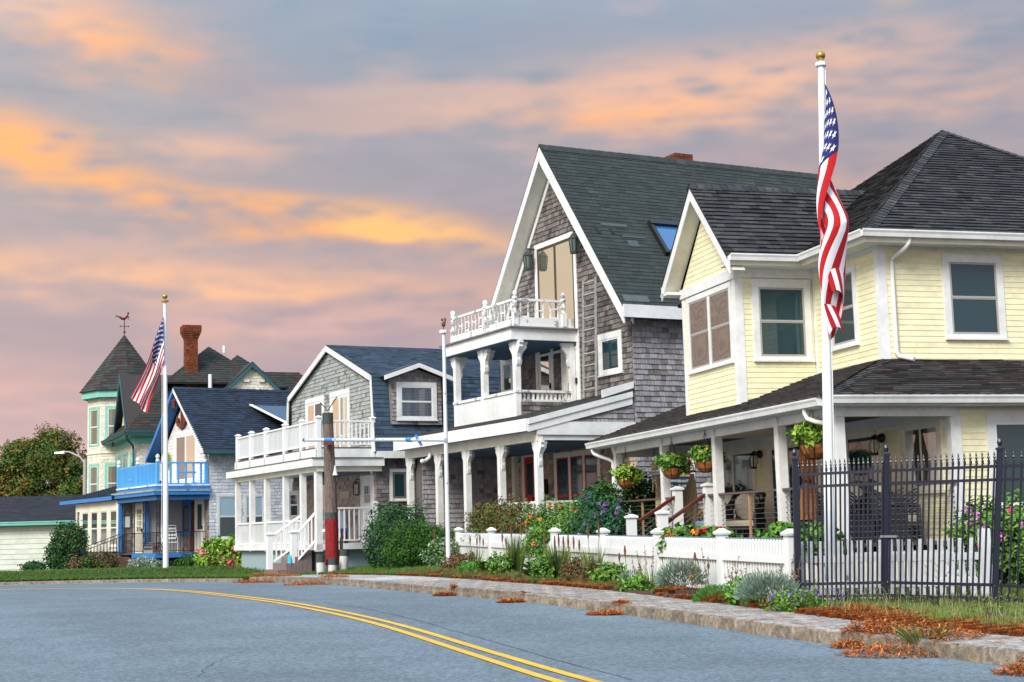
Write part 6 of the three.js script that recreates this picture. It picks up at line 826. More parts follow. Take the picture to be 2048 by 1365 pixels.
// ---------- cut-off utility pole, posts round it and the boom ----------
{
  const t = thing('utility_pole', 'short wooden pole with a red painted base and dark capped top before the gambrel house', 'pole', [-5.52, 0.2, -45]); const k = mat(0.25, 0.19, 0.16, { map: T.bark, rough: 0.9, bump: 0.006 });
  g().tube([[0, 1.85, 0], [-0.08, 4.55, 0]], (f) => mix(0.185, 0.155, f), 16).build('shaft', k, t); g().tube([[0, 0.3, 0], [0, 1.66, 0]], (f) => mix(0.205, 0.195, f), 16).build('red_band', M.poleRed, t); g().tube([[0, 1.66, 0], [0, 1.85, 0]], 0.19, 16).build('green_band', M.verdigris, t); g().tube([[-0.08, 4.5, 0], [-0.085, 4.83, 0]], 0.165, 16).build('metal_cap', M.verdigris, t); g().tube([[0, -0.2, 0], [0, 0.3, 0]], 0.2, 16).build('butt', mat(0.6, 0.6, 0.58, { map: T.bark }), t);
  g().box(-0.24, -0.19, 1.5, 1.62, 0.0, 0.1).build('bracket', M.steel, t); g().lathe([-0.22, 1.25, 0.06], [[0.001, 0], [0.05, 0.03], [0.05, 0.09], [0.001, 0.12]], 8).build('insulator', M.vinyl, t); g().lathe([0.14, 2.95, 0.17], [[0.08, 0], [0.05, 0.1], [0.02, 0.28], [0.001, 0.3]], 8).build('insulator', M.vinyl, t); g().tube([[-0.3, 5.15, 0], [-0.08, 4.9, 0], [0.2, 5.3, 0]], 0.018, 5).build('wire', M.black, t); g().tube([[0, 4.0, 0.18], [0.02, 3.5, 0.2]], 0.02, 5).build('rusty_hanger', M.rust, t); g().tube([[0.27, 0.3, -0.1], [0.27, 1.1, -0.1]], 0.05, 8).build('conduit', M.verdigris, t);
  const b = thing('boom', 'long horizontal white pole with blue collars lashed across to the thin white pole', 'pole', [0, 0, 0]); const A = [-6.26, 4.22, -44.7], B = [-1.76, 3.72, -38.3], w = mat(0.62, 0.70, 0.75, { map: T.worn }); g().tube([A, B], 0.05, 8).build('shaft', w, b); for (const [f, l] of [[0.17, 0.06], [0.755, 0.035]]) g().tube([V.lerp(A, B, f), V.lerp(A, B, f + l)], 0.062, 8).build('blue_collar', M.blueTrim, b); const q = V.lerp(A, B, 0.83); g().bar(V.add(q, [-0.08, 0.13, 0]), V.add(q, [0.08, -0.16, 0]), 0.07, 0.07).build('blue_clamp', M.blueTrim, b); g().tube([V.lerp(A, B, -0.005), V.lerp(A, B, 0.006)], 0.056, 8).build('rusty_end', M.rust, b); g().box(-5.68, -5.42, 4.05, 4.2, -44.72, -44.6).build('lashing', M.rust, b);
  const mk = (n, label, x, z, h, r, lean) => { const p = thing('timber_stump', label, 'post', [x, groundY(x, z) - 0.15, z]); g().tube([[0, 0, 0], [lean, h - 0.2, 0]], r, 12).build('painted_shaft', mat(0.62, 0.62, 0.6, { map: T.worn }), p); g().tube([[lean, h - 0.2, 0], [lean * 1.2, h, 0]], r * 1.03, 12).build('dark_top', M.verdigris, p); };
  mk('a', 'leftmost peeling white stump at the foot of the red based pole', -5.80, -44.65, 0.7, 0.125, -0.02); mk('b', 'middle stump leaning on the front of the red based pole', -5.46, -44.5, 0.6, 0.13, 0.02); mk('c', 'tallest dark topped stump right of the red based pole', -5.18, -44.8, 0.8, 0.13, 0.04);
}
// ---------- street lamp ----------
{
  const t = thing('street_lamp', 'grey street lamp with a long curved arm before the dark tree', 'street lamp', [-21.2, -0.2, -74]); g().tube([[0, 0, 0], [0, 5.65, 0]], (f) => mix(0.12, 0.09, f), 8).build('pole', M.greyVinyl, t); g().tube([[0, 5.4, 0], [-0.25, 5.75, 0], [-0.8, 6.02, 0], [-1.15, 6.02, 0]], 0.05, 6).build('arm', M.greyVinyl, t); g().hexa([[-1.0, 5.95, -0.1], [-1.0, 5.95, 0.1], [-1.5, 5.95, 0.07], [-1.5, 5.95, -0.07], [-1.0, 6.08, -0.08], [-1.0, 6.08, 0.08], [-1.48, 6.02, 0.05], [-1.48, 6.02, -0.05]]).build('lamp_head', M.steel, t);
}
// ---------- plants ----------
const lv = (r, gg, b) => [r, gg, b];
const PAL = { privet: [lv(0.02, 0.075, 0.02), lv(0.034, 0.12, 0.028), lv(0.011, 0.045, 0.015)], hedge: [lv(0.024, 0.09, 0.008), lv(0.042, 0.14, 0.011), lv(0.012, 0.048, 0.006)], autumn: [lv(0.06, 0.13, 0.018), lv(0.09, 0.15, 0.02), lv(0.04, 0.10, 0.014), lv(0.22, 0.11, 0.016), lv(0.12, 0.13, 0.018)], redgreen: [lv(0.06, 0.11, 0.02), lv(0.09, 0.14, 0.025), lv(0.15, 0.07, 0.02), lv(0.04, 0.08, 0.02)], bright: [lv(0.08, 0.20, 0.025), lv(0.13, 0.27, 0.035), lv(0.05, 0.13, 0.02)], lime: [lv(0.16, 0.30, 0.03), lv(0.24, 0.38, 0.05), lv(0.08, 0.19, 0.02)], silver: [lv(0.17, 0.25, 0.19), lv(0.24, 0.33, 0.27), lv(0.11, 0.18, 0.13)], deep: [lv(0.015, 0.07, 0.03), lv(0.025, 0.11, 0.05), lv(0.03, 0.13, 0.07)], cushion: [lv(0.05, 0.22, 0.02), lv(0.08, 0.30, 0.03), lv(0.03, 0.14, 0.015)], dry: [lv(0.18, 0.10, 0.05), lv(0.12, 0.07, 0.04), lv(0.22, 0.15, 0.07)], rusty: [lv(0.15, 0.07, 0.03), lv(0.09, 0.08, 0.025), lv(0.20, 0.08, 0.035)], grass: [lv(0.10, 0.18, 0.03), lv(0.16, 0.24, 0.05), lv(0.22, 0.24, 0.07), lv(0.07, 0.13, 0.02)], needle: [lv(0.46, 0.12, 0.018), lv(0.56, 0.18, 0.03), lv(0.34, 0.08, 0.014), lv(0.22, 0.06, 0.02), lv(0.36, 0.17, 0.06)] };
const rdir = () => { const z = rr(-1, 1), a = rr(0, 6.283), s = Math.sqrt(1 - z * z); return [s * Math.cos(a), z, s * Math.sin(a)]; };
// one leaf: a folded lozenge
function leaf(k, p, nrm, l, w, col, along) { let t = along ?? V.cross(nrm, rdir()); t = V.norm(t); const s = V.norm(V.cross(t, nrm)), tip = V.add(p, t, l), m = V.add(p, t, l * 0.45), f = w * 0.25; const a = V.add(V.add(m, s, w / 2), nrm, f), b = V.add(V.add(m, s, -w / 2), nrm, f); k.tri(p, a, tip, col); k.tri(p, tip, b, col); }
// leaves through the outer part of a lumpy ellipsoid
function foliage(k, c, r, n, size, pal, o = {}) {
  const { lump = 0.3, inner = 0.5, freq = 1.9, cut = -1, wl = 0.55, clump = 2.2, up = 0.3 } = o, sd = R() * 50;
  for (let i = 0; i < n; i++) {
    const d = rdir(); if (d[1] < cut) { i--; continue; }
    const q = inner + (1 - inner) * Math.sqrt(R()), b = 1 + lump * noise.noise(d[0] * freq + sd, d[1] * freq, d[2] * freq) * 1.6 + 0.5 * lump * noise.noise(d[0] * freq * 2.7, d[1] * freq * 2.7 + sd, d[2] * freq * 2.7);
    const p = [c[0] + d[0] * r[0] * q * b, c[1] + d[1] * r[1] * q * b, c[2] + d[2] * r[2] * q * b];
    const cn = noise.noise(p[0] * clump, p[1] * clump, p[2] * clump), ci = Math.floor(Math.min(0.999, Math.max(0, 0.5 + cn * 0.6 + rr(-0.3, 0.3))) * pal.length), sh = rr(0.75, 1.25), col = V.mul(pal[ci], sh);
    leaf(k, p, V.norm(V.add(V.add(V.mul(d, 0.8), rdir(), 0.8), UP, up)), size * rr(0.7, 1.3), size * wl * rr(0.8, 1.2), col);
  }
}
function stems(k, c, h, n, r, spread) { for (let i = 0; i < n; i++) { const a = rr(0, 6.28), s = rr(0.2, 1) * spread; k.tube([[c[0], c[1], c[2]], [c[0] + Math.cos(a) * s * 0.4, c[1] + h * 0.5, c[2] + Math.sin(a) * s * 0.4], [c[0] + Math.cos(a) * s, c[1] + h, c[2] + Math.sin(a) * s]], (t) => r * (1 - 0.6 * t), 5); } }
// blobs: [dx, dy, dz, rx, ry, rz, leaves]
function shrub(name, label, cat, [x, z], blobs, size, pal, o = {}) {
  const y = o.y ?? groundY(x, z), t = thing(name, label, cat, [x, y, z], 0, o.group), st = g(); stems(st, [0, 0, 0], o.h ?? blobs[0][1], o.stems ?? 7, o.sr ?? 0.02, blobs[0][3] * 0.7); st.build('stem', M.bark, t);
  const k = g(); for (const [dx, dy, dz, rx, ry, rz, n] of blobs) foliage(k, [dx, dy, dz], [rx, ry, rz], n, size, pal, o); const f = k.build('foliage', M.leaf, t); f.userData.kind = 'stuff'; return t;
}
function blossom(parent, p, r, col, name = 'flower') { const k = g(), n = 14; for (let i = 0; i < n; i++) { const d = rdir(); leaf(k, V.add(p, d, r * 0.4), V.norm(V.add(d, rdir(), 0.5)), r * rr(0.6, 0.9), r * 0.6, V.mul(col, rr(0.75, 1.15))); } k.build(name, M.leaf, parent); }
function flowerHeads(t, list, r, cols) { for (const p of list) blossom(t, p, r * rr(0.8, 1.25), pick(cols)); }

// big autumn-tinted tree beyond the garage
{
  const t = thing('broad_tree', 'big rounded tree turning russet behind the low garage at left', 'tree', [-27.6, -0.3, -88]); const tr = g(); tr.tube([[0, 0, 0], [0.05, 1.6, 0], [0, 2.8, 0.1], [0.2, 4.6, 0]], (f) => 0.38 - 0.22 * f, 10); tr.build('trunk', M.bark, t);
  const lb = g(); for (let i = 0; i < 14; i++) { const a = i * 2.4, h = 2 + (i % 5) * 0.55, rd = rr(1.6, 3.2); lb.tube([[0, h, 0], [Math.cos(a) * rd * 0.5, h + 0.9, Math.sin(a) * rd * 0.5], [Math.cos(a) * rd, h + rr(1.4, 2.4), Math.sin(a) * rd]], (f) => 0.11 * (1 - 0.8 * f), 5); } lb.build('limb', M.bark, t);
  const k = g(), cl = []; for (let i = 0; i < 46; i++) { const d = rdir(), q = Math.cbrt(rr(0.25, 1)); cl.push([d[0] * 2.9 * q, 4.75 + (d[1] > 0 ? d[1] * 3.1 : d[1] * 1.9) * q, d[2] * 2.7 * q]); } for (const c of [[0.3, 7.5, 0.3], [-0.7, 7.0, 0.6], [1.1, 6.9, 0.4], [0.2, 6.2, 1.6], [-1.2, 6.2, 1.4], [1.3, 5.6, 1.8], [-0.2, 5.0, 2.2], [2.0, 6.1, 0.8], [-2.0, 5.4, 1.2], [2.3, 4.8, 1.4]]) cl.push(c); for (const c of cl) foliage(k, c, [rr(0.75, 1.25), rr(0.6, 1.0), rr(0.75, 1.25)], 760, 0.2, PAL.autumn, { inner: 0.2, clump: 0.8, lump: 0.4 }); const f = k.build('crown', M.leaf, t); f.userData.kind = 'stuff';
  const t2 = thing('dark_tree', 'small dark tree standing between the street lamp and the turret', 'tree', [-24.4, -0.4, -92]); g().tube([[0, 0, 0], [0.1, 3.2, 0]], (q) => 0.2 - 0.1 * q, 8).build('trunk', M.bark, t2); const k2 = g(); for (let i = 0; i < 14; i++) { const d = rdir(); foliage(k2, [d[0] * 1.1, 3.6 + d[1] * 1.6, d[2] * 1], [0.7, 0.7, 0.7], 420, 0.2, PAL.autumn.slice(0, 3), { inner: 0.2, lump: 0.4 }); } k2.build('crown', M.leaf, t2).userData.kind = 'stuff';
  const t3 = thing('dark_tree', 'low dark tree at the left picture edge behind the garage roof', 'tree', [-31.3, -0.4, -90]); g().tube([[0, 0, 0], [0.1, 2.4, 0]], (q) => 0.2 - 0.1 * q, 8).build('trunk', M.bark, t3); const k3 = g(); for (let i = 0; i < 16; i++) { const d = rdir(); foliage(k3, [d[0] * 1.4, 4.1 + d[1] * 1.3, d[2] * 1], [0.8, 0.7, 0.8], 420, 0.2, PAL.autumn, { inner: 0.2, lump: 0.4 }); } k3.build('crown', M.leaf, t3).userData.kind = 'stuff';
}
// shrubs by the garage and the cottage
shrub('dark_shrub', 'tall dark green shrub between the garage and the sun room', 'shrub', [-19.25, -64.5], [[0, 1.0, 0, 0.72, 1.0, 0.6, 5200], [0.42, 0.95, 0.1, 0.5, 1.15, 0.5, 2600], [-0.3, 0.6, 0.1, 0.55, 0.62, 0.5, 2000]], 0.12, [...PAL.privet, lv(0.07, 0.14, 0.02)], { lump: 0.35 });
shrub('low_shrub', 'small low shrub in front of the pale garage wall', 'shrub', [-19.9, -62.3], [[0, 0.2, 0, 0.5, 0.25, 0.4, 1400]], 0.11, PAL.privet);
shrub('white_flowered_shrub', 'low pale flowering plant below the cottage steps', 'shrub', [-14.7, -59.2], [[0, 0.18, 0, 0.6, 0.3, 0.4, 1500], [0.5, 0.15, 0.1, 0.4, 0.25, 0.4, 800]], 0.09, [...PAL.silver, lv(0.4, 0.42, 0.4)]);
shrub('low_shrub', 'green shrub under the blue deck edge right of the flagpole foot', 'shrub', [-12.4, -58.8], [[0, 0.2, 0, 0.9, 0.35, 0.4, 2400], [0.9, 0.2, 0.1, 0.5, 0.3, 0.4, 1300]], 0.1, [...PAL.hedge, lv(0.12, 0.14, 0.03)]);
shrub('low_shrub', 'weedy green clump at the foot of the iron stair rails', 'shrub', [-17.0, -61.5], [[0, 0.3, 0, 0.8, 0.45, 0.5, 2000], [-0.8, 0.25, 0, 0.6, 0.35, 0.4, 1200]], 0.11, [...PAL.hedge, ...PAL.dry]);
{
  const bed = [[-11.0, -55.6, 1.0, 0.55, 'hydrangea with red flowers next to the cottage corner'], [-10.0, -55.0, 1.15, 0.65, 'largest hydrangea with one lilac bloom on top'], [-9.1, -53.9, 0.95, 0.6, 'hydrangea with pink blooms beside the gambrel house steps'], [-8.3, -53.2, 0.85, 0.5, 'rightmost hydrangea behind the white stair rail']];
  bed.forEach(([x, z, h, r, label], i) => { const t = shrub('hydrangea', label, 'hydrangea', [x, z], [[0, h * 0.5, 0, r, h * 0.55, r, 1500], [0.35, h * 0.35, 0.2, r * 0.8, h * 0.4, r * 0.7, 900], [-0.35, h * 0.3, 0.2, r * 0.8, h * 0.4, r * 0.7, 900]], 0.17, PAL.lime, { wl: 0.6, group: 'hydrangeas in the bed before the gambrel house' }); const P = (n, y0, y1) => Array.from({ length: n }, () => [rr(-r, r), rr(y0, y1), r * rr(0.85, 1.15)]); if (i < 3) flowerHeads(t, P(11, 0.05, h * 0.6), 0.13, [[0.75, 0.12, 0.18], [0.62, 0.04, 0.06], [0.8, 0.35, 0.4]]); if (i === 1) { flowerHeads(t, [[0.1, h * 1.0, 0.35]], 0.2, [[0.55, 0.22, 0.6]]); flowerHeads(t, [[-0.1, h * 0.62, 0.62]], 0.14, [[0.6, 0.03, 0.05]]); } if (i === 2) flowerHeads(t, [[-0.1, h * 0.8, 0.4]], 0.15, [[0.12, 0.22, 0.6]]); });
}
shrub('privet_bush', 'large rounded dark privet bush right of the gambrel house door', 'shrub', [-3.45, -43.2], [[0, 0.9, 0, 0.92, 0.95, 0.8, 8000], [0.5, 0.6, 0.3, 0.6, 0.6, 0.5, 2500], [-0.3, 0.4, 0.2, 0.6, 0.45, 0.5, 2000]], 0.085, PAL.privet, { lump: 0.25 });
shrub('clipped_hedge', 'long clipped green hedge in front of the privet bush', 'hedge', [-2.72, -41.4], [[0, 0.6, 0, 0.95, 0.68, 0.7, 7500], [0.55, 0.6, 0.1, 0.5, 0.6, 0.6, 3200], [-0.5, 0.4, 0.3, 0.5, 0.45, 0.5, 2500]], 0.06, PAL.hedge, { lump: 0.22 });
shrub('russet_shrub', 'wide loose shrub with reddening leaves behind the left end of the picket fence', 'shrub', [-0.4, -38.3], [[-0.45, 1.05, -1.5, 0.5, 0.6, 0.6, 2600], [-0.05, 1.1, 0, 0.5, 0.62, 0.7, 2800], [0.45, 1.0, 1.7, 0.5, 0.62, 0.7, 2800], [0.9, 0.85, 3.1, 0.42, 0.5, 0.6, 2000]], 0.075, PAL.redgreen, { lump: 0.4 });
{ const t = shrub('orange_flowered_shrub', 'green shrub with orange blooms spilling over the fence gate', 'shrub', [0.95, -33.4], [[0, 0.95, 0, 0.75, 0.62, 0.6, 4600], [0.5, 0.9, 0.3, 0.5, 0.55, 0.4, 2200], [-0.55, 0.6, 0.9, 0.3, 0.32, 0.4, 1200]], 0.07, PAL.bright, { lump: 0.35 }); flowerHeads(t, [[-0.45, 1.15, 0.65], [0.25, 1.35, 0.4], [0.38, 1.3, 0.45], [0.46, 1.15, 0.5], [0.42, 1.22, 0.55], [-0.2, 1.45, 0.3], [-0.65, 1.2, 0.5], [-0.75, 1.1, 0.5], [-0.6, 0.62, 1.25], [0.0, 1.42, 0.4]], 0.062, [[0.85, 0.25, 0.04], [0.85, 0.38, 0.12], [0.8, 0.18, 0.05]]); }
{ const t = shrub('purple_phlox', 'clump of tall purple phlox left of the yellow porch corner', 'flowering plant', [1.72, -32.2], [[0, 0.85, 0, 0.55, 0.75, 0.5, 3400], [0.3, 0.7, 0.2, 0.4, 0.6, 0.4, 1500]], 0.1, PAL.deep, { wl: 0.35 }); flowerHeads(t, Array.from({ length: 17 }, () => [rr(-0.5, 0.5), rr(0.7, 1.6), rr(0.3, 0.55)]), 0.062, [[0.32, 0.10, 0.46], [0.42, 0.18, 0.55], [0.26, 0.07, 0.38]]); }
shrub('tall_green_shrub', 'tall deep green shrub in the gap between the grey and yellow houses', 'shrub', [2.05, -34.2], [[-0.1, 1.15, 0, 0.45, 0.72, 0.4, 3600], [0.75, 1.3, -0.75, 0.6, 0.75, 0.22, 3200], [1.5, 1.15, -1.05, 0.6, 0.65, 0.2, 2600], [-0.5, 0.9, 0.3, 0.4, 0.62, 0.4, 2000]], 0.1, [...PAL.deep.slice(0, 2), ...PAL.hedge], { lump: 0.3 });
{ const t = shrub('red_flowered_bush', 'leafy bush with red flowers behind the right part of the iron fence', 'shrub', [7.1, -22.3], [[0, 0.7, 0, 0.65, 0.6, 0.5, 3000], [0.5, 0.5, 0.2, 0.5, 0.5, 0.5, 1800]], 0.11, PAL.bright, { lump: 0.35 }); flowerHeads(t, Array.from({ length: 14 }, () => [rr(-0.6, 0.6), rr(0.3, 1.2), rr(0.35, 0.6)]), 0.07, [[0.75, 0.03, 0.03], [0.7, 0.06, 0.25], [0.6, 0.25, 0.55]]); }
// red and orange flowers in the yard, just above the picket fence
[[3.05, -25.8, 'orange and red flowers showing over the fence before the porch steps'], [4.4, -23.6, 'broad leaved plant showing over the fence near the iron post']].forEach(([x, z, label], i) => { const t = shrub('yard_flowers', label, 'flowering plant', [x, z], [[-0.2, 0.75, 0, 0.45, 0.28, 0.3, 900], [0.25, 0.72, 0, 0.45, 0.26, 0.3, 800]], 0.15, PAL.bright, { wl: 0.8, y: 0.3 }); if (!i) flowerHeads(t, [[-0.5, 0.92, 0.2], [-0.35, 0.95, 0.2], [-0.05, 0.95, 0.25], [0.1, 0.98, 0.2], [0.35, 0.96, 0.2], [0.45, 0.94, 0.2]], 0.1, [[0.85, 0.25, 0.03], [0.5, 0.02, 0.04], [0.55, 0.03, 0.08]]); });

// perennials along the foot of the picket fence
const alongFence = (t, o) => { const p = fenceAt(t), d = V.norm(V.sub(FB_, FA)), n = [-Math.abs(d[2]), 0, d[0] > 0 ? -d[0] : d[0]]; o = Math.min(o, Math.max(0.25, (toCurb(p[0], p[2])[0] - walkW(-p[2])) * 0.75)); const want = p[0] / p[2]; let q = p; for (let i = 0; i < 12; i++) { const x = q[0] - 0.96 * o, z = q[2] + 0.26 * o, e = want * z - x; q = V.add(q, d, e / (d[0] - want * d[2])); } return [q[0] - 0.96 * o, q[2] + 0.26 * o]; };
function blades(k, c, n, h, spread, pal, w = 0.014) { for (let i = 0; i < n; i++) { const a = rr(0, 6.28), s = spread * Math.sqrt(R()), b = [c[0] + Math.cos(a) * s * 0.35, c[1], c[2] + Math.sin(a) * s * 0.35], hh = h * rr(0.55, 1.1), e = [c[0] + Math.cos(a) * s, c[1] + hh, c[2] + Math.sin(a) * s], m = V.add(V.lerp(b, e, 0.55), UP, hh * 0.12), sd = [Math.sin(a + 1) * w / 2, 0, Math.cos(a + 1) * w / 2], col = V.mul(pick(pal), rr(0.75, 1.2)); k.tri(V.sub(b, sd), V.add(b, sd), V.add(m, sd, 0.8), col); k.tri(V.sub(b, sd), V.add(m, sd, 0.8), V.sub(m, V.mul(sd, 0.8)), col); k.tri(V.sub(m, V.mul(sd, 0.8)), V.add(m, sd, 0.8), e, col); } }
function spikes(t, list) { for (const [dx, h, dz, l] of list) { const k = g(); k.tube([[dx * 0.5, 0, dz * 0.5], [dx, h - l, dz]], 0.006, 4, [0.15, 0.22, 0.05]); k.build('stalk', M.leaf, t); g().tube([[dx, h - l, dz], [dx, h - l * 0.5, dz], [dx, h, dz]], (f) => 0.008 + 0.016 * Math.sin(Math.PI * (0.1 + 0.85 * f)), 6, [0.13, 0.05, 0.025]).build('seed_head', M.leaf, t); } }
function perennial(name, label, cat, ft, o, fn, group) { const [x, z] = alongFence(ft, o), t = thing(name, label, cat, [x, groundY(x, z) - 0.02, z], 0, group); fn(t); return t; }
const mk = (t, f, name = 'foliage') => { const k = g(); f(k); const m = k.build(name, M.leaf, t); m.userData.kind = 'stuff'; };
perennial('spiked_grass', 'thin green blades with four brown spikes at the left end of the fence', 'ornamental grass', 0.07, 0.4, (t) => { mk(t, (k) => blades(k, [0, 0, 0], 90, 0.6, 0.3, PAL.grass)); spikes(t, [[-0.12, 0.85, 0, 0.2], [0.05, 0.8, 0.1, 0.18], [0.12, 0.86, 0, 0.2], [0.2, 0.78, 0, 0.18]]); });
perennial('hosta', 'broad leaved hosta left of the tallest weed clump', 'hosta', 0.14, 0.85, (t) => mk(t, (k) => { for (let i = 0; i < 60; i++) { const a = rr(0, 6.28), r = rr(0.05, 0.28), d = [Math.cos(a), 0.5, Math.sin(a)]; leaf(k, [Math.cos(a) * r * 0.4, rr(0.05, 0.2), Math.sin(a) * r * 0.4], V.norm([-Math.cos(a) * 0.3, 1, -Math.sin(a) * 0.3]), 0.24, 0.15, V.mul(pick(PAL.bright), rr(0.7, 1.2)), d); } }));
perennial('tall_weeds', 'tallest leafy weed clump with brown spikes before the second fence post', 'tall plant', 0.25, 0.5, (t) => { mk(t, (k) => { blades(k, [0.1, 0, 0], 240, 0.9, 0.32, PAL.grass); foliage(k, [-0.25, 0.2, 0], [0.34, 0.26, 0.28], 700, 0.09, PAL.bright); }); spikes(t, [[-0.2, 0.95, 0, 0.25], [0.0, 1.1, 0.05, 0.3], [0.22, 1.2, 0, 0.36], [0.35, 1.05, 0.1, 0.28], [-0.12, 0.8, 0.1, 0.2]]); });
perennial('hosta', 'broad leaved hosta in front of the fence gate', 'hosta', 0.35, 0.8, (t) => mk(t, (k) => { for (let i = 0; i < 55; i++) { const a = rr(0, 6.28), r = rr(0.05, 0.28), d = [Math.cos(a), 0.45, Math.sin(a)]; leaf(k, [Math.cos(a) * r * 0.5, rr(0.05, 0.26), Math.sin(a) * r * 0.5], V.norm([-Math.cos(a) * 0.3, 1, -Math.sin(a) * 0.3]), 0.27, 0.18, V.mul(pick(PAL.bright), rr(0.7, 1.2)), d); } }));
perennial('tall_weeds', 'dense dark green clump with a row of brown spikes right of the gate', 'tall plant', 0.435, 0.5, (t) => { mk(t, (k) => { blades(k, [0, 0, 0], 320, 0.7, 0.32, PAL.grass, 0.018); foliage(k, [-0.3, 0.2, 0], [0.28, 0.28, 0.25], 520, 0.08, PAL.bright); }); spikes(t, [[-0.25, 0.92, 0, 0.3], [-0.05, 0.85, 0.05, 0.25], [0.03, 0.9, 0, 0.28], [0.12, 0.84, 0.1, 0.25], [0.22, 0.86, 0, 0.26]]); });
perennial('russet_clump', 'russet brown low clump left of the fourth fence post', 'perennial', 0.51, 0.5, (t) => { mk(t, (k) => { foliage(k, [0, 0.2, 0], [0.35, 0.25, 0.3], 1100, 0.07, PAL.rusty); blades(k, [0, 0, 0], 80, 0.6, 0.3, PAL.grass); }); spikes(t, [[-0.2, 0.9, 0, 0.26], [-0.1, 0.86, 0.05, 0.24]]); });
perennial('spiked_grass', 'green blades with two long spikes against the fourth fence post', 'ornamental grass', 0.555, 0.45, (t) => { mk(t, (k) => { blades(k, [0, 0, 0], 150, 0.7, 0.3, PAL.grass); foliage(k, [0, 0.15, 0.1], [0.3, 0.2, 0.25], 700, 0.06, PAL.rusty); }); spikes(t, [[-0.08, 1.1, 0, 0.28], [0.12, 1.14, 0, 0.3], [-0.25, 0.8, 0, 0.2]]); });
perennial('leafy_clump', 'low leafy green clump right of the fourth fence post', 'perennial', 0.605, 0.5, (t) => mk(t, (k) => foliage(k, [0, 0.16, 0], [0.32, 0.22, 0.28], 700, 0.12, PAL.bright, { wl: 0.45 })));
perennial('lavender', 'smallest grey green lavender bush by two dark seed stalks', 'lavender', 0.665, 0.5, (t) => { mk(t, (k) => { for (let i = 0; i < 700; i++) { const d = rdir(); if (d[1] < -0.1) continue; const p = [d[0] * 0.2, 0.1 + d[1] * 0.16, d[2] * 0.2]; leaf(k, p, V.norm(V.cross(d, rdir())), 0.07, 0.012, V.mul(pick(PAL.silver), rr(0.75, 1.2)), V.norm(V.add(d, UP, 0.5))); } }); spikes(t, [[-0.2, 0.6, 0, 0.14], [-0.1, 0.72, 0, 0.18], [-0.3, 0.45, 0.05, 0.1]]); }, 'grey lavender bushes along the fence');
perennial('day_lily', 'spray of light green day lily blades before the fifth fence post', 'day lily', 0.715, 0.45, (t) => mk(t, (k) => { blades(k, [0, 0, 0], 40, 0.38, 0.32, PAL.lime, 0.022); foliage(k, [-0.3, 0.1, 0.1], [0.25, 0.12, 0.2], 350, 0.09, PAL.bright); }));
const lav = (t, r, h) => mk(t, (k) => { for (let i = 0; i < 3600; i++) { const d = rdir(); if (d[1] < -0.15) continue; const q = rr(0.6, 1), b = 1 + 0.25 * noise.noise(d[0] * 3 + r * 9, d[1] * 3, d[2] * 3), p = [d[0] * r * q * b, h * 0.35 + d[1] * h * 0.62 * q * b, d[2] * r * 0.8 * q * b]; leaf(k, p, V.norm(V.cross(d, rdir())), rr(0.06, 0.12), 0.013, V.mul(pick(PAL.silver), rr(0.7, 1.25)), V.norm(V.add(V.add(d, UP, 0.5), rdir(), 0.3))); } });
perennial('lavender', 'largest round grey green lavender bush before the fifth fence panel', 'lavender', 0.785, 0.55, (t) => { lav(t, 0.36, 0.52); flowerHeads(t, [[0.2, 0.15, 0.32], [0.12, 0.28, 0.33]], 0.04, [[0.6, 0.2, 0.05]]); }, 'grey lavender bushes along the fence');
perennial('green_cushion', 'bright green mossy cushion plant between the two largest lavender bushes', 'ground cover', 0.865, 0.75, (t) => mk(t, (k) => { for (let i = 0; i < 2600; i++) { const d = rdir(); if (d[1] < -0.05) continue; const p = [d[0] * 0.34, 0.02 + d[1] * 0.19, d[2] * 0.22]; leaf(k, p, V.norm(V.cross(d, rdir())), rr(0.04, 0.08), 0.01, V.mul(pick(PAL.cushion), rr(0.75, 1.2)), V.norm(V.add(d, rdir(), 0.5))); } foliage(k, [0.35, 0.16, 0], [0.22, 0.2, 0.2], 350, 0.12, PAL.bright, { wl: 0.35 }); }));
perennial('leafy_rosette', 'leafy green rosette left of the rightmost lavender', 'perennial', 0.905, 0.85, (t) => mk(t, (k) => foliage(k, [0, 0.1, 0], [0.17, 0.15, 0.16], 260, 0.11, PAL.bright, { wl: 0.6 })));
perennial('lavender', 'wide grey green lavender bush nearest the iron fence', 'lavender', 0.955, 0.6, (t) => lav(t, 0.42, 0.46), 'grey lavender bushes along the fence');
perennial('purple_aster', 'low purple aster at the foot of the first iron post', 'aster', 1.0, 0.7, (t) => { mk(t, (k) => { foliage(k, [0, 0.12, 0], [0.4, 0.16, 0.25], 700, 0.06, PAL.bright); blades(k, [0, 0, 0], 60, 0.35, 0.4, PAL.grass); }); flowerHeads(t, Array.from({ length: 22 }, () => [rr(-0.4, 0.6), rr(0.12, 0.3), rr(0.05, 0.3)]), 0.03, [[0.18, 0.12, 0.5], [0.25, 0.15, 0.55]]); });
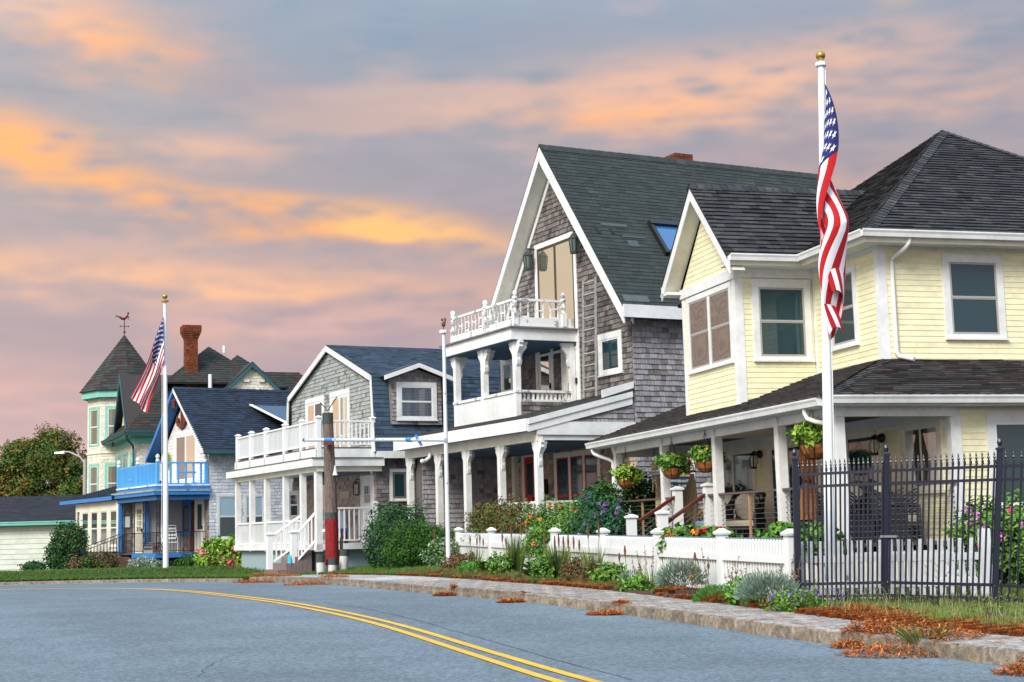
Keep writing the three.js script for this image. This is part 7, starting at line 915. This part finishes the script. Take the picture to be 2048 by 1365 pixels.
[[0.70, 0.3, 'dry brown seed stalks leaning on the fence right of the smallest lavender'], [0.825, 0.35, 'two dark seed heads and dry stalks right of the largest lavender'], [0.91, 0.35, 'dry wispy stalks behind the leafy rosette'], [0.975, 0.35, 'dry wispy stalks behind the rightmost lavender']].forEach(([ft, o, label], i) => perennial('dry_stalks', label, 'dry plant', ft, o, (t) => { const k = g(); for (let j = 0; j < 10; j++) { const a = [rr(-0.2, 0.2), 0, rr(-0.05, 0.05)], h = rr(0.4, 0.72), e = [a[0] + rr(-0.15, 0.15), h, a[2]]; k.tube([a, V.lerp(a, e, 0.5), e], 0.004, 3, [0.2, 0.12, 0.07], false); for (let q = 0; q < 12; q++) leaf(k, V.lerp(a, e, rr(0.5, 1)), rdir(), 0.035, 0.02, V.mul(pick(PAL.dry), rr(0.6, 1.1))); } k.build('stalk', M.leaf, t).userData.kind = 'stuff'; if (i === 1) spikes(t, [[-0.05, 0.66, 0.05, 0.12], [0.15, 0.5, 0.05, 0.1]]); }));
perennial('wild_flowers', 'tangle of green weeds with white flowers and a red spike beside the thin worn pole', 'wild flowers', -0.1, 0.3, (t) => { mk(t, (k) => { foliage(k, [0, 0.35, 0], [0.6, 0.45, 0.4], 1600, 0.08, [...PAL.bright, ...PAL.silver]); foliage(k, [0.5, 0.2, 0.3], [0.5, 0.25, 0.3], 1000, 0.07, PAL.rusty); blades(k, [0, 0, 0], 120, 0.8, 0.6, PAL.grass); }); flowerHeads(t, Array.from({ length: 12 }, () => [rr(-0.5, 0.4), rr(0.4, 0.7), rr(0.2, 0.4)]), 0.04, [[0.75, 0.78, 0.75]]); spikes(t, [[-0.3, 1.05, 0.1, 0.3], [0.3, 0.7, 0.3, 0.2]]); });
perennial('green_mound', 'bright green mound at the left end of the fence', 'ground cover', 0.06, 0.95, (t) => mk(t, (k) => foliage(k, [0, 0.12, 0], [0.38, 0.18, 0.3], 1200, 0.05, PAL.cushion)));
perennial('russet_clump', 'russet clump between the worn pole and the fence end', 'perennial', -0.01, 0.75, (t) => mk(t, (k) => foliage(k, [0, 0.18, 0], [0.45, 0.24, 0.3], 1300, 0.07, PAL.rusty)));

// ---------- grass, pine needles (masses nobody could count) ----------
function scatter(name, label, cat, geo, material, n, place, pal) { const m = new THREE.InstancedMesh(geo, material, n), mm = new THREE.Matrix4(), q = new THREE.Quaternion(), e = new THREE.Euler(), s = new THREE.Vector3(), p = new THREE.Vector3(), c = new THREE.Color(); let i = 0, tries = 0; while (i < n && tries++ < n * 6) { const r = place(); if (!r) continue; p.set(r[0], r[1], r[2]); e.set(r[4] ?? 0, rr(0, 6.28), r[5] ?? 0); q.setFromEuler(e); const k = r[3]; s.set(k, k * rr(0.8, 1.2), k); m.setMatrixAt(i, mm.compose(p, q, s)); const col = V.mul(pick(r[6] ?? pal), rr(0.7, 1.25)); m.setColorAt(i, c.setRGB(...col)); i++; } m.count = i; m.name = numbered(name); m.userData = { label, category: cat, kind: 'stuff' }; m.castShadow = m.receiveShadow = true; scene.add(m); return m; }
const tuft = (() => { const k = g(); for (let i = 0; i < 9; i++) { const a = i * 2.4, l = 0.35 + 0.3 * ((i * 37) % 10) / 10, b = [Math.cos(a) * 0.12, 0, Math.sin(a) * 0.12], e = [b[0] + Math.cos(a) * l * 0.6, 0.75 + 0.5 * ((i * 53) % 10) / 10, b[2] + Math.sin(a) * l * 0.6], s = [Math.sin(a) * 0.05, 0, -Math.cos(a) * 0.05]; k.tri(V.sub(b, s), V.add(b, s), e); } return k.geo(); })();
const needle = (() => { const k = g(); for (let i = 0; i < 3; i++) { const a = i * 2.1, d = [Math.cos(a), 0.25, Math.sin(a)], s = [-Math.sin(a) * 0.08, 0, Math.cos(a) * 0.08]; k.tri(V.sub([0, 0, 0], s), s, V.add([0, 0, 0], d)); k.tri(V.sub([0, 0, 0], s), s, V.mul(d, -0.8)); } return k.geo(); })();
const curbXZ = (i, s) => { const f = Math.floor(i), a = curb[f], n = curbN[f]; return [a.x + n[0] * s, a.z + n[1] * s]; };
scatter('lawn_grass', 'short green lawn grass from the flagpole to the privet bush', 'grass', tuft, M.leaf, 110000, () => { const i = rr(iz(-36.5), 415), W0 = walkW(-curb[Math.floor(i)].z), s = i > WALK_END - 2 ? 0.2 + 9 * Math.pow(R(), 1.6) : W0 + 0.06 + 5 * Math.pow(R(), 1.4), [x, z] = curbXZ(i, s); return [x, yardY(s, Math.floor(i), x, z) - 0.01, z, rr(0.05, 0.11)]; }, [lv(0.07, 0.17, 0.02), lv(0.10, 0.22, 0.03), lv(0.13, 0.20, 0.04), lv(0.05, 0.12, 0.02)]);
scatter('verge_grass', 'long yellowish grass growing through the black iron fence', 'grass', tuft, M.leaf, 11000, () => { const i = rr(iz(-11), iz(-21)), s = walkW(-curb[Math.floor(i)].z) + 0.35 + 1.9 * Math.pow(R(), 0.8), [x, z] = curbXZ(i, s); if (noise.noise(x * 1.3, z * 1.3, 9) + 0.3 * (s - 2.0) < 0.0) return null; return [x, yardY(s, Math.floor(i), x, z) - 0.02, z, rr(0.035, z < -18.5 ? 0.07 : 0.11), rr(-0.3, 0.3), rr(-0.3, 0.3)]; }, [lv(0.15, 0.30, 0.04), lv(0.10, 0.25, 0.03), lv(0.22, 0.30, 0.07), lv(0.26, 0.26, 0.09), lv(0.07, 0.18, 0.025)]);
scatter('verge_stalks', 'pale dry grass stalks standing along the black iron fence', 'grass', (() => { const k = g(); for (let i = 0; i < 5; i++) { const a = i * 2.4, b = [Math.cos(a) * 0.1, 0, Math.sin(a) * 0.1], e = [Math.cos(a) * 0.42, 1 - i * 0.1, Math.sin(a) * 0.42], s = [Math.sin(a) * 0.012, 0, -Math.cos(a) * 0.012]; k.tri(V.sub(b, s), V.add(b, s), e); leaf(k, e, [0, 0, 1], 0.1, 0.035, WHITE, V.norm([Math.cos(a), 0.9, Math.sin(a)])); } return k.geo(); })(), M.leaf, 500, () => { const i = rr(iz(-11), iz(-21)), s = walkW(-curb[Math.floor(i)].z) + 0.3 + 1.7 * R(), [x, z] = curbXZ(i, s); return [x, yardY(s, Math.floor(i), x, z) - 0.02, z, rr(0.12, 0.32), rr(-0.25, 0.25), rr(-0.25, 0.25)]; }, [lv(0.30, 0.30, 0.12), lv(0.22, 0.30, 0.09), lv(0.36, 0.27, 0.14)]);
scatter('yard_grass', 'green grass and weeds behind the black iron fence', 'grass', tuft, M.leaf, 7000, () => { const i = rr(iz(-10), iz(-21)), s = 2.9 + 2.6 * R(), [x, z] = curbXZ(i, s); return [x, yardY(s, Math.floor(i), x, z) - 0.02, z, rr(0.06, 0.13)]; }, PAL.grass);
scatter('pine_needles', 'orange brown pine needle litter along the back of the pavement', 'leaf litter', needle, M.leaf, 80000, () => { const near = R() < 0.55, i = near ? rr(iz(-10), iz(-24)) : rr(iz(-24), R() < 0.2 ? 410 : WALK_END), W0 = i > WALK_END ? 0.25 : walkW(-curb[Math.floor(i)].z), s = W0 - 0.04 + (near ? (R() < 0.7 ? 0.6 : 1.2) * R() : 0.55 * R() * R()), [x, z] = curbXZ(i, s), nn = noise.noise(x * 1.3, z * 1.3, 2); if (!near && nn < 0.05) return null; if (near && curb[Math.floor(i)].z < -19 && nn < 0.1) return null; return [x, yardY(s, Math.floor(i), x, z) + rr(0, 0.045), z, rr(0.02, 0.05), rr(-0.6, 0.6), rr(-0.6, 0.6)]; }, PAL.needle);
scatter('bed_weeds', 'scattered small weeds on the flower bed along the fence', 'ground cover', tuft, M.leaf, 3500, () => { const i = rr(iz(-20), iz(-38)), s = walkW(-curb[Math.floor(i)].z) + 0.1 + 0.9 * R(), [x, z] = curbXZ(i, s); if (noise.noise(x, z, 4) < 0) return null; return [x, yardY(s, Math.floor(i), x, z) - 0.01, z, rr(0.05, 0.13)]; }, [...PAL.grass, ...PAL.rusty]);
// heaps of pine needles on the kerb and in the gutter
[[1.28, -21.9, 0.2, 0.04, 'flat heap of pine needles in the gutter below the largest lavender'], [3.75, -16.3, 0.28, 0.13, 'heap of pine needles spilling over the kerb left of the biggest one'], [3.98, -15.45, 0.5, 0.15, 'biggest heap of pine needles over the kerb below the iron fence'], [4.62, -13.35, 0.32, 0.15, 'grassy heap of pine needles at the lower right picture corner'], [-0.12, -25.2, 0.14, 0.04, 'small heap of pine needles in the gutter below the gate'], [-4.95, -37.2, 0.55, 0.1, 'wide heap of pine needles at the kerb below the red based pole'], [-6.9, -42.4, 0.55, 0.1, 'heap of pine needles near the end of the kerb left of the red based pole'], [-7.6, -44.0, 0.45, 0.1, 'leftmost heap of pine needles where the kerb ends'], [-1.36, -28.1, 0.14, 0.05, 'small heap of pine needles in the gutter below the left fence end']].forEach(([x, z, r, h, label], q) => {
  const k = g(), t = thing('needle_heap', label, 'leaf litter', [x, 0, z]); for (let i = 0; i < 1500; i++) { const a = rr(0, 6.28), s = Math.sqrt(R()), dx = Math.cos(a) * s * r * 1.5, dz = Math.sin(a) * s * r, [cs] = toCurb(x + dx, z + dz), gy = cs < 0 ? baseAt(-z - dz) : cs < 0.16 ? baseAt(-z - dz) + 0.155 : groundY(x + dx, z + dz) + 0.012, y = gy + h * (1 - s * s) * R(); const d = V.norm([rr(-1, 1), rr(-0.3, 0.5), rr(-1, 1)]); leaf(k, [dx, y, dz], V.norm([rr(-0.4, 0.4), 1, rr(-0.4, 0.4)]), rr(0.05, 0.1), 0.016, V.mul(pick(PAL.needle), rr(0.7, 1.25)), d); }
  if (q === 2 || q === 3) blades(k, [0.1, 0.12, 0.05], 160, 0.2, 0.4, PAL.grass); k.build('needles', M.leaf, t).userData.kind = 'stuff';
});
// ---------- things on the yellow porch ----------
const onPorch = (u, y, v) => { const q = new THREE.Vector3(...L(u, y, v)).applyEuler(new THREE.Euler(0, 0.276, 0)).add(YH.position); return [q.x, q.y, q.z]; };
[[5.25, 2.42, 'hanging basket of yellow green leaves left of the first porch post', 0], [2.42, 2.53, 'hanging basket with white and pink flowers in the middle', 1], [0.62, 2.58, 'hanging basket with pink and yellow flowers left of the third porch post', 2], [-4.05, 2.62, 'hanging basket behind the tall right flagpole', 0]].forEach(([u, y, label, fl], i) => {
  const t = thing('hanging_basket', label, 'hanging basket', onPorch(u, y, -0.52), 0.276, 'coir hanging baskets along the porch eave'); const s = i === 3 ? 1.15 : 1; g().lathe([0, 0, 0], [[0.02, -0.17], [0.1, -0.155], [0.17, -0.09], [0.215, 0.0], [0.225, 0.05], [0.2, 0.05]], 14).build('coir_bowl', M.terracotta, t);
  const w = g(); for (let j = 0; j < 9; j++) { const a = j * 0.698, A = []; for (let q = 0; q <= 6; q++) { const f = q / 6, r = [0.03, 0.11, 0.165, 0.2, 0.222, 0.232, 0.236][q], yy = [-0.18, -0.16, -0.11, -0.05, 0, 0.03, 0.055][q]; A.push([r * Math.cos(a), yy, r * Math.sin(a)]); } w.tube(A, 0.006, 4); } const rg = []; for (let q = 0; q <= 20; q++) rg.push([0.234 * Math.cos(q * 0.314), 0.052, 0.234 * Math.sin(q * 0.314)]); w.tube(rg, 0.008, 4); w.build('wire_frame', M.black, t); const ch = g(); for (let j = 0; j < 3; j++) ch.tube([[0.22 * Math.cos(j * 2.09), 0.05, 0.22 * Math.sin(j * 2.09)], [0, 0.62, 0]], 0.006, 4); ch.tube([[0, 0.62, 0], [0, 0.78, 0]], 0.008, 4); ch.build('chain', M.black, t);
  const k = g(); foliage(k, [0, 0.17, 0], [0.3, 0.16, 0.28], 700, 0.09, fl ? PAL.bright : PAL.lime, { wl: 0.8, lump: 0.4 }); foliage(k, [0.2, 0.1, 0.1], [0.16, 0.16, 0.16], 200, 0.08, fl ? PAL.bright : PAL.lime, { wl: 0.8 }); k.build('foliage', M.leaf, t).userData.kind = 'stuff'; if (fl) flowerHeads(t, [[0.3, 0.3, 0.1], [0.35, 0.12, 0.15], [0.22, 0.16, 0.24], [-0.2, 0.22, 0.2], [0.42, 0.02, 0.1], [-0.05, 0.3, 0.2]], 0.06, fl === 1 ? [[0.8, 0.72, 0.74], [0.75, 0.5, 0.55]] : [[0.8, 0.55, 0.65], [0.75, 0.6, 0.1]]); t.scale.setScalar(s);
});
function wickerChair(label, pos, turn, sc = 1) {
  const t = thing('wicker_chair', label, 'chair', pos, turn, 'black wicker chairs on the yellow porch'); t.scale.setScalar(sc);
  const fr = (n, ...tb) => { const k = g(); for (const [p, r] of tb) k.tube(p, r, 6); k.build(n, M.wicker, t); };
  fr('frame', [[[-0.34, 0, 0.3], [-0.35, 0.6, 0.3], [-0.35, 0.64, 0.0], [-0.32, 0.98, -0.36], [0, 1.06, -0.42], [0.32, 0.98, -0.36], [0.35, 0.64, 0.0], [0.35, 0.6, 0.3], [0.34, 0, 0.3]], 0.035], [[[-0.32, 0, -0.3], [-0.33, 0.6, -0.22], [-0.32, 0.98, -0.36]], 0.03], [[[0.32, 0, -0.3], [0.33, 0.6, -0.22], [0.32, 0.98, -0.36]], 0.03]);
  const wv = g(); for (let i = -4; i < 9; i++) for (const s of [-1, 1]) { wv.bar([s * 0.34, 0.12 + i * 0.06, -0.26], [s * 0.345, 0.42 + i * 0.06, 0.28], 0.012, 0.03); wv.bar([s * 0.34, 0.42 + i * 0.06, -0.26], [s * 0.345, 0.12 + i * 0.06, 0.28], 0.012, 0.03); } for (let i = -5; i < 6; i++) { wv.bar([i * 0.06 - 0.08, 0.36, -0.24], [i * 0.055 + 0.08, 0.98, -0.39], 0.03, 0.01); wv.bar([i * 0.06 + 0.08, 0.36, -0.24], [i * 0.055 - 0.08, 0.98, -0.39], 0.03, 0.01); } wv.build('weave', M.wicker, t).userData.kind = 'stuff';
  g().box(-0.34, 0.34, 0.26, 0.34, -0.28, 0.3).build('seat', M.wicker, t); g().hexa([[-0.3, 0.34, -0.24], [0.3, 0.34, -0.24], [0.3, 0.34, 0.28], [-0.3, 0.34, 0.28], [-0.28, 0.45, -0.22], [0.28, 0.45, -0.22], [0.28, 0.45, 0.27], [-0.28, 0.45, 0.27]]).build('seat_cushion', M.cushion, t); { const k = g(); k.ball([0, 0.74, -0.2], 0.28, 12, WHITE, 1.05); const m = k.build('back_cushion', M.cushion, t); m.scale.set(1, 1, 0.42); m.position.z = -0.12; m.rotation.x = -0.05; }
  return t;
}
wickerChair('black wicker chair with round cream cushion right of the blue barrel', onPorch(1.3, 1, 0.55), -0.5); wickerChair('black wicker chair with cream cushion half hidden behind the third porch post', onPorch(2.5, 1, 0.75), -0.3); wickerChair('black wicker armchair seen through the iron fence left of the middle iron post', onPorch(-2.95, 1, 0.55), -0.9); wickerChair('black wicker armchair seen through the iron fence right of the middle iron post', onPorch(-4.0, 1, 0.95), 1.0);
{ const t = thing('coffee_table', 'dark wicker coffee table low behind the iron fence', 'table', onPorch(-3.75, 1, 0.15), 0.276); g().box(-0.3, 0.3, 0.4, 0.45, -0.5, 0.5).build('table_top', M.wicker, t); g().box(-0.27, 0.27, 0.05, 0.4, -0.47, 0.47).build('apron', M.wicker, t); for (const [a, b] of [[-1, -1], [1, -1], [1, 1], [-1, 1]]) g().box(a * 0.26 - 0.03, a * 0.26 + 0.03, 0, 0.1, b * 0.45 - 0.03, b * 0.45 + 0.03).build('leg', M.wicker, t); }
{ const t = thing('blue_barrel', 'blue barrel planter with yellow flowers beside the wicker chairs', 'planter', onPorch(1.85, 1, 0.0)); g().lathe([0, 0, 0], [[0.2, 0], [0.25, 0.02], [0.28, 0.2], [0.27, 0.42], [0.25, 0.46], [0.22, 0.46], [0.22, 0.4]], 16).build('barrel', M.potBlue, t); for (const y of [0.12, 0.36]) { const k = g(), A = []; for (let i = 0; i <= 20; i++) A.push([0.28 * Math.cos(i * 0.314), y, 0.28 * Math.sin(i * 0.314)]); k.tube(A, 0.01, 5); k.build('hoop', M.steel, t); } const k = g(); foliage(k, [0, 0.52, 0], [0.24, 0.12, 0.22], 300, 0.08, PAL.dry); k.build('foliage', M.leaf, t).userData.kind = 'stuff'; flowerHeads(t, [[-0.1, 0.72, 0.05], [0.02, 0.66, 0.1], [0.2, 0.58, 0.1]], 0.07, [[0.8, 0.5, 0.03]]); }
{ const t = thing('tilted_blue_pot', 'tilted blue pot with pink flowers behind the stair rail', 'planter', onPorch(3.3, 1.0, 0.1), 0); t.rotation.z = 0.25; g().lathe([0, 0, 0], [[0.12, 0], [0.14, 0.02], [0.2, 0.36], [0.22, 0.4], [0.19, 0.4], [0.17, 0.3]], 14).build('pot', mat(0.05, 0.14, 0.3, { map: T.paint, rough: 0.3 }), t); const k = g(); foliage(k, [-0.05, 0.52, 0], [0.26, 0.2, 0.22], 500, 0.06, [...PAL.rusty, ...PAL.dry]); k.build('foliage', M.leaf, t).userData.kind = 'stuff'; flowerHeads(t, Array.from({ length: 16 }, () => [rr(-0.3, 0.15), rr(0.4, 0.7), rr(0.05, 0.22)]), 0.035, [[0.8, 0.35, 0.3], [0.8, 0.5, 0.42], [0.75, 0.55, 0.1]]); }
{ const t = thing('pumpkin', 'orange pumpkin on the porch floor below the stair post', 'pumpkin', onPorch(1.25, 1.0, -0.15)); const k = g(); for (let i = 0; i < 10; i++) { const a = i * 0.628; k.ball([Math.cos(a) * 0.08, 0.13, Math.sin(a) * 0.08], 0.1, 8, WHITE, 1.25); } k.build('body', mat(0.7, 0.2, 0.02, { rough: 0.5 }), t); g().tube([[0, 0.24, 0], [0.02, 0.31, 0.02]], 0.02, 5).build('stalk', M.bark, t); }
{ const t = thing('hammock_chair', 'beige canvas hammock chair hanging from a dark bar on the left of the porch', 'hammock', onPorch(4.7, 0, 0.45), 0.276); const A = [0, 2.55, 1.15], B = [0, 2.55, -1.15]; g().tube([A, B], 0.03, 6).build('spreader_bar', M.black, t); for (const s of [1, -1]) g().tube([[0, 2.55, s * 0.7], [0, 2.9, 0.1 * s], [0, 3.25, 0]], 0.012, 4).build('rope', M.canvas, t);
  const k = g(), n = 16, fc = (s, f, w) => { const z = s * (1.02 - 0.62 * Math.pow(f, 1.3)), y = 2.5 - 1.08 * f; return [(w - 0.5) * (0.08 + 0.62 * f) + 0.02 * Math.sin(w * 26) * f, y - 0.02 * Math.cos(w * 26) * f, z + 0.12 * Math.sin(w * Math.PI) * f * -s]; }; for (const s of [1, -1]) for (let i = 0; i < 10; i++) for (let j = 0; j < n; j++) k.quad(fc(s, i / 10, j / n), fc(s, i / 10, (j + 1) / n), fc(s, (i + 1) / 10, (j + 1) / n), fc(s, (i + 1) / 10, j / n)); for (let j = 0; j < n; j++) for (let i = 0; i < 6; i++) { const p = (q, w) => { const a = fc(1, 1, w), b = fc(-1, 1, w), m = V.lerp(a, b, q); m[1] -= 0.16 * Math.sin(Math.PI * q); return m; }; k.quad(p(i / 6, j / n), p(i / 6, (j + 1) / n), p((i + 1) / 6, (j + 1) / n), p((i + 1) / 6, j / n)); } k.build('canvas', M.canvas, t); }
{ const t = thing('closed_umbrella', 'closed rust coloured patio umbrella behind the tall right flagpole', 'umbrella', onPorch(-1.75, 1, 0.5)); g().tube([[0, 0, 0], [0, 2.15, 0]], 0.025, 8).build('pole', M.greyWood, t); const k = g(), pr = [[0.02, 2.1], [0.07, 1.95], [0.12, 1.6], [0.13, 1.3], [0.09, 1.12], [0.14, 0.95], [0.19, 0.55], [0.17, 0.42]]; for (let i = 0; i + 1 < pr.length; i++) for (let j = 0; j < 24; j++) { const P = (q, m) => { const a = m / 24 * 6.283, r = pr[q][0] * (1 + 0.22 * Math.cos(8 * a + q)); return [r * Math.cos(a), pr[q][1], r * Math.sin(a)]; }; k.quad(P(i, j), P(i, j + 1), P(i + 1, j + 1), P(i + 1, j)); } k.build('canopy', mat(0.5, 0.2, 0.06, { rough: 0.9 }), t); g().lathe([0, 1.08, 0], [[0.1, 0], [0.115, 0.03], [0.1, 0.07]], 10).build('strap', M.rust, t); g().lathe([0, 0, 0], [[0.25, 0], [0.25, 0.06], [0.05, 0.1]], 12).build('base', M.black, t); }
{ const t = thing('wind_chime', 'wooden wind chime hanging above the hammock', 'wind chime', onPorch(5.3, 2.55, 0.2)); g().tube([[0, 0.7, 0], [0, 0.3, 0]], 0.008, 4).build('cord', M.black, t); g().lathe([0, 0.12, 0], [[0.001, 0.2], [0.12, 0.1], [0.08, 0.1], [0.08, 0], [0.11, 0], [0.001, -0.02]], 6).build('lantern_top', M.canvas, t); for (let i = 0; i < 5; i++) g().tube([[0.07 * Math.cos(i * 1.26), 0.1, 0.07 * Math.sin(i * 1.26)], [0.07 * Math.cos(i * 1.26), -0.25 - 0.05 * i, 0.07 * Math.sin(i * 1.26)]], 0.012, 5).build('tube', M.canvas, t); }
renderer.render(scene, camera);
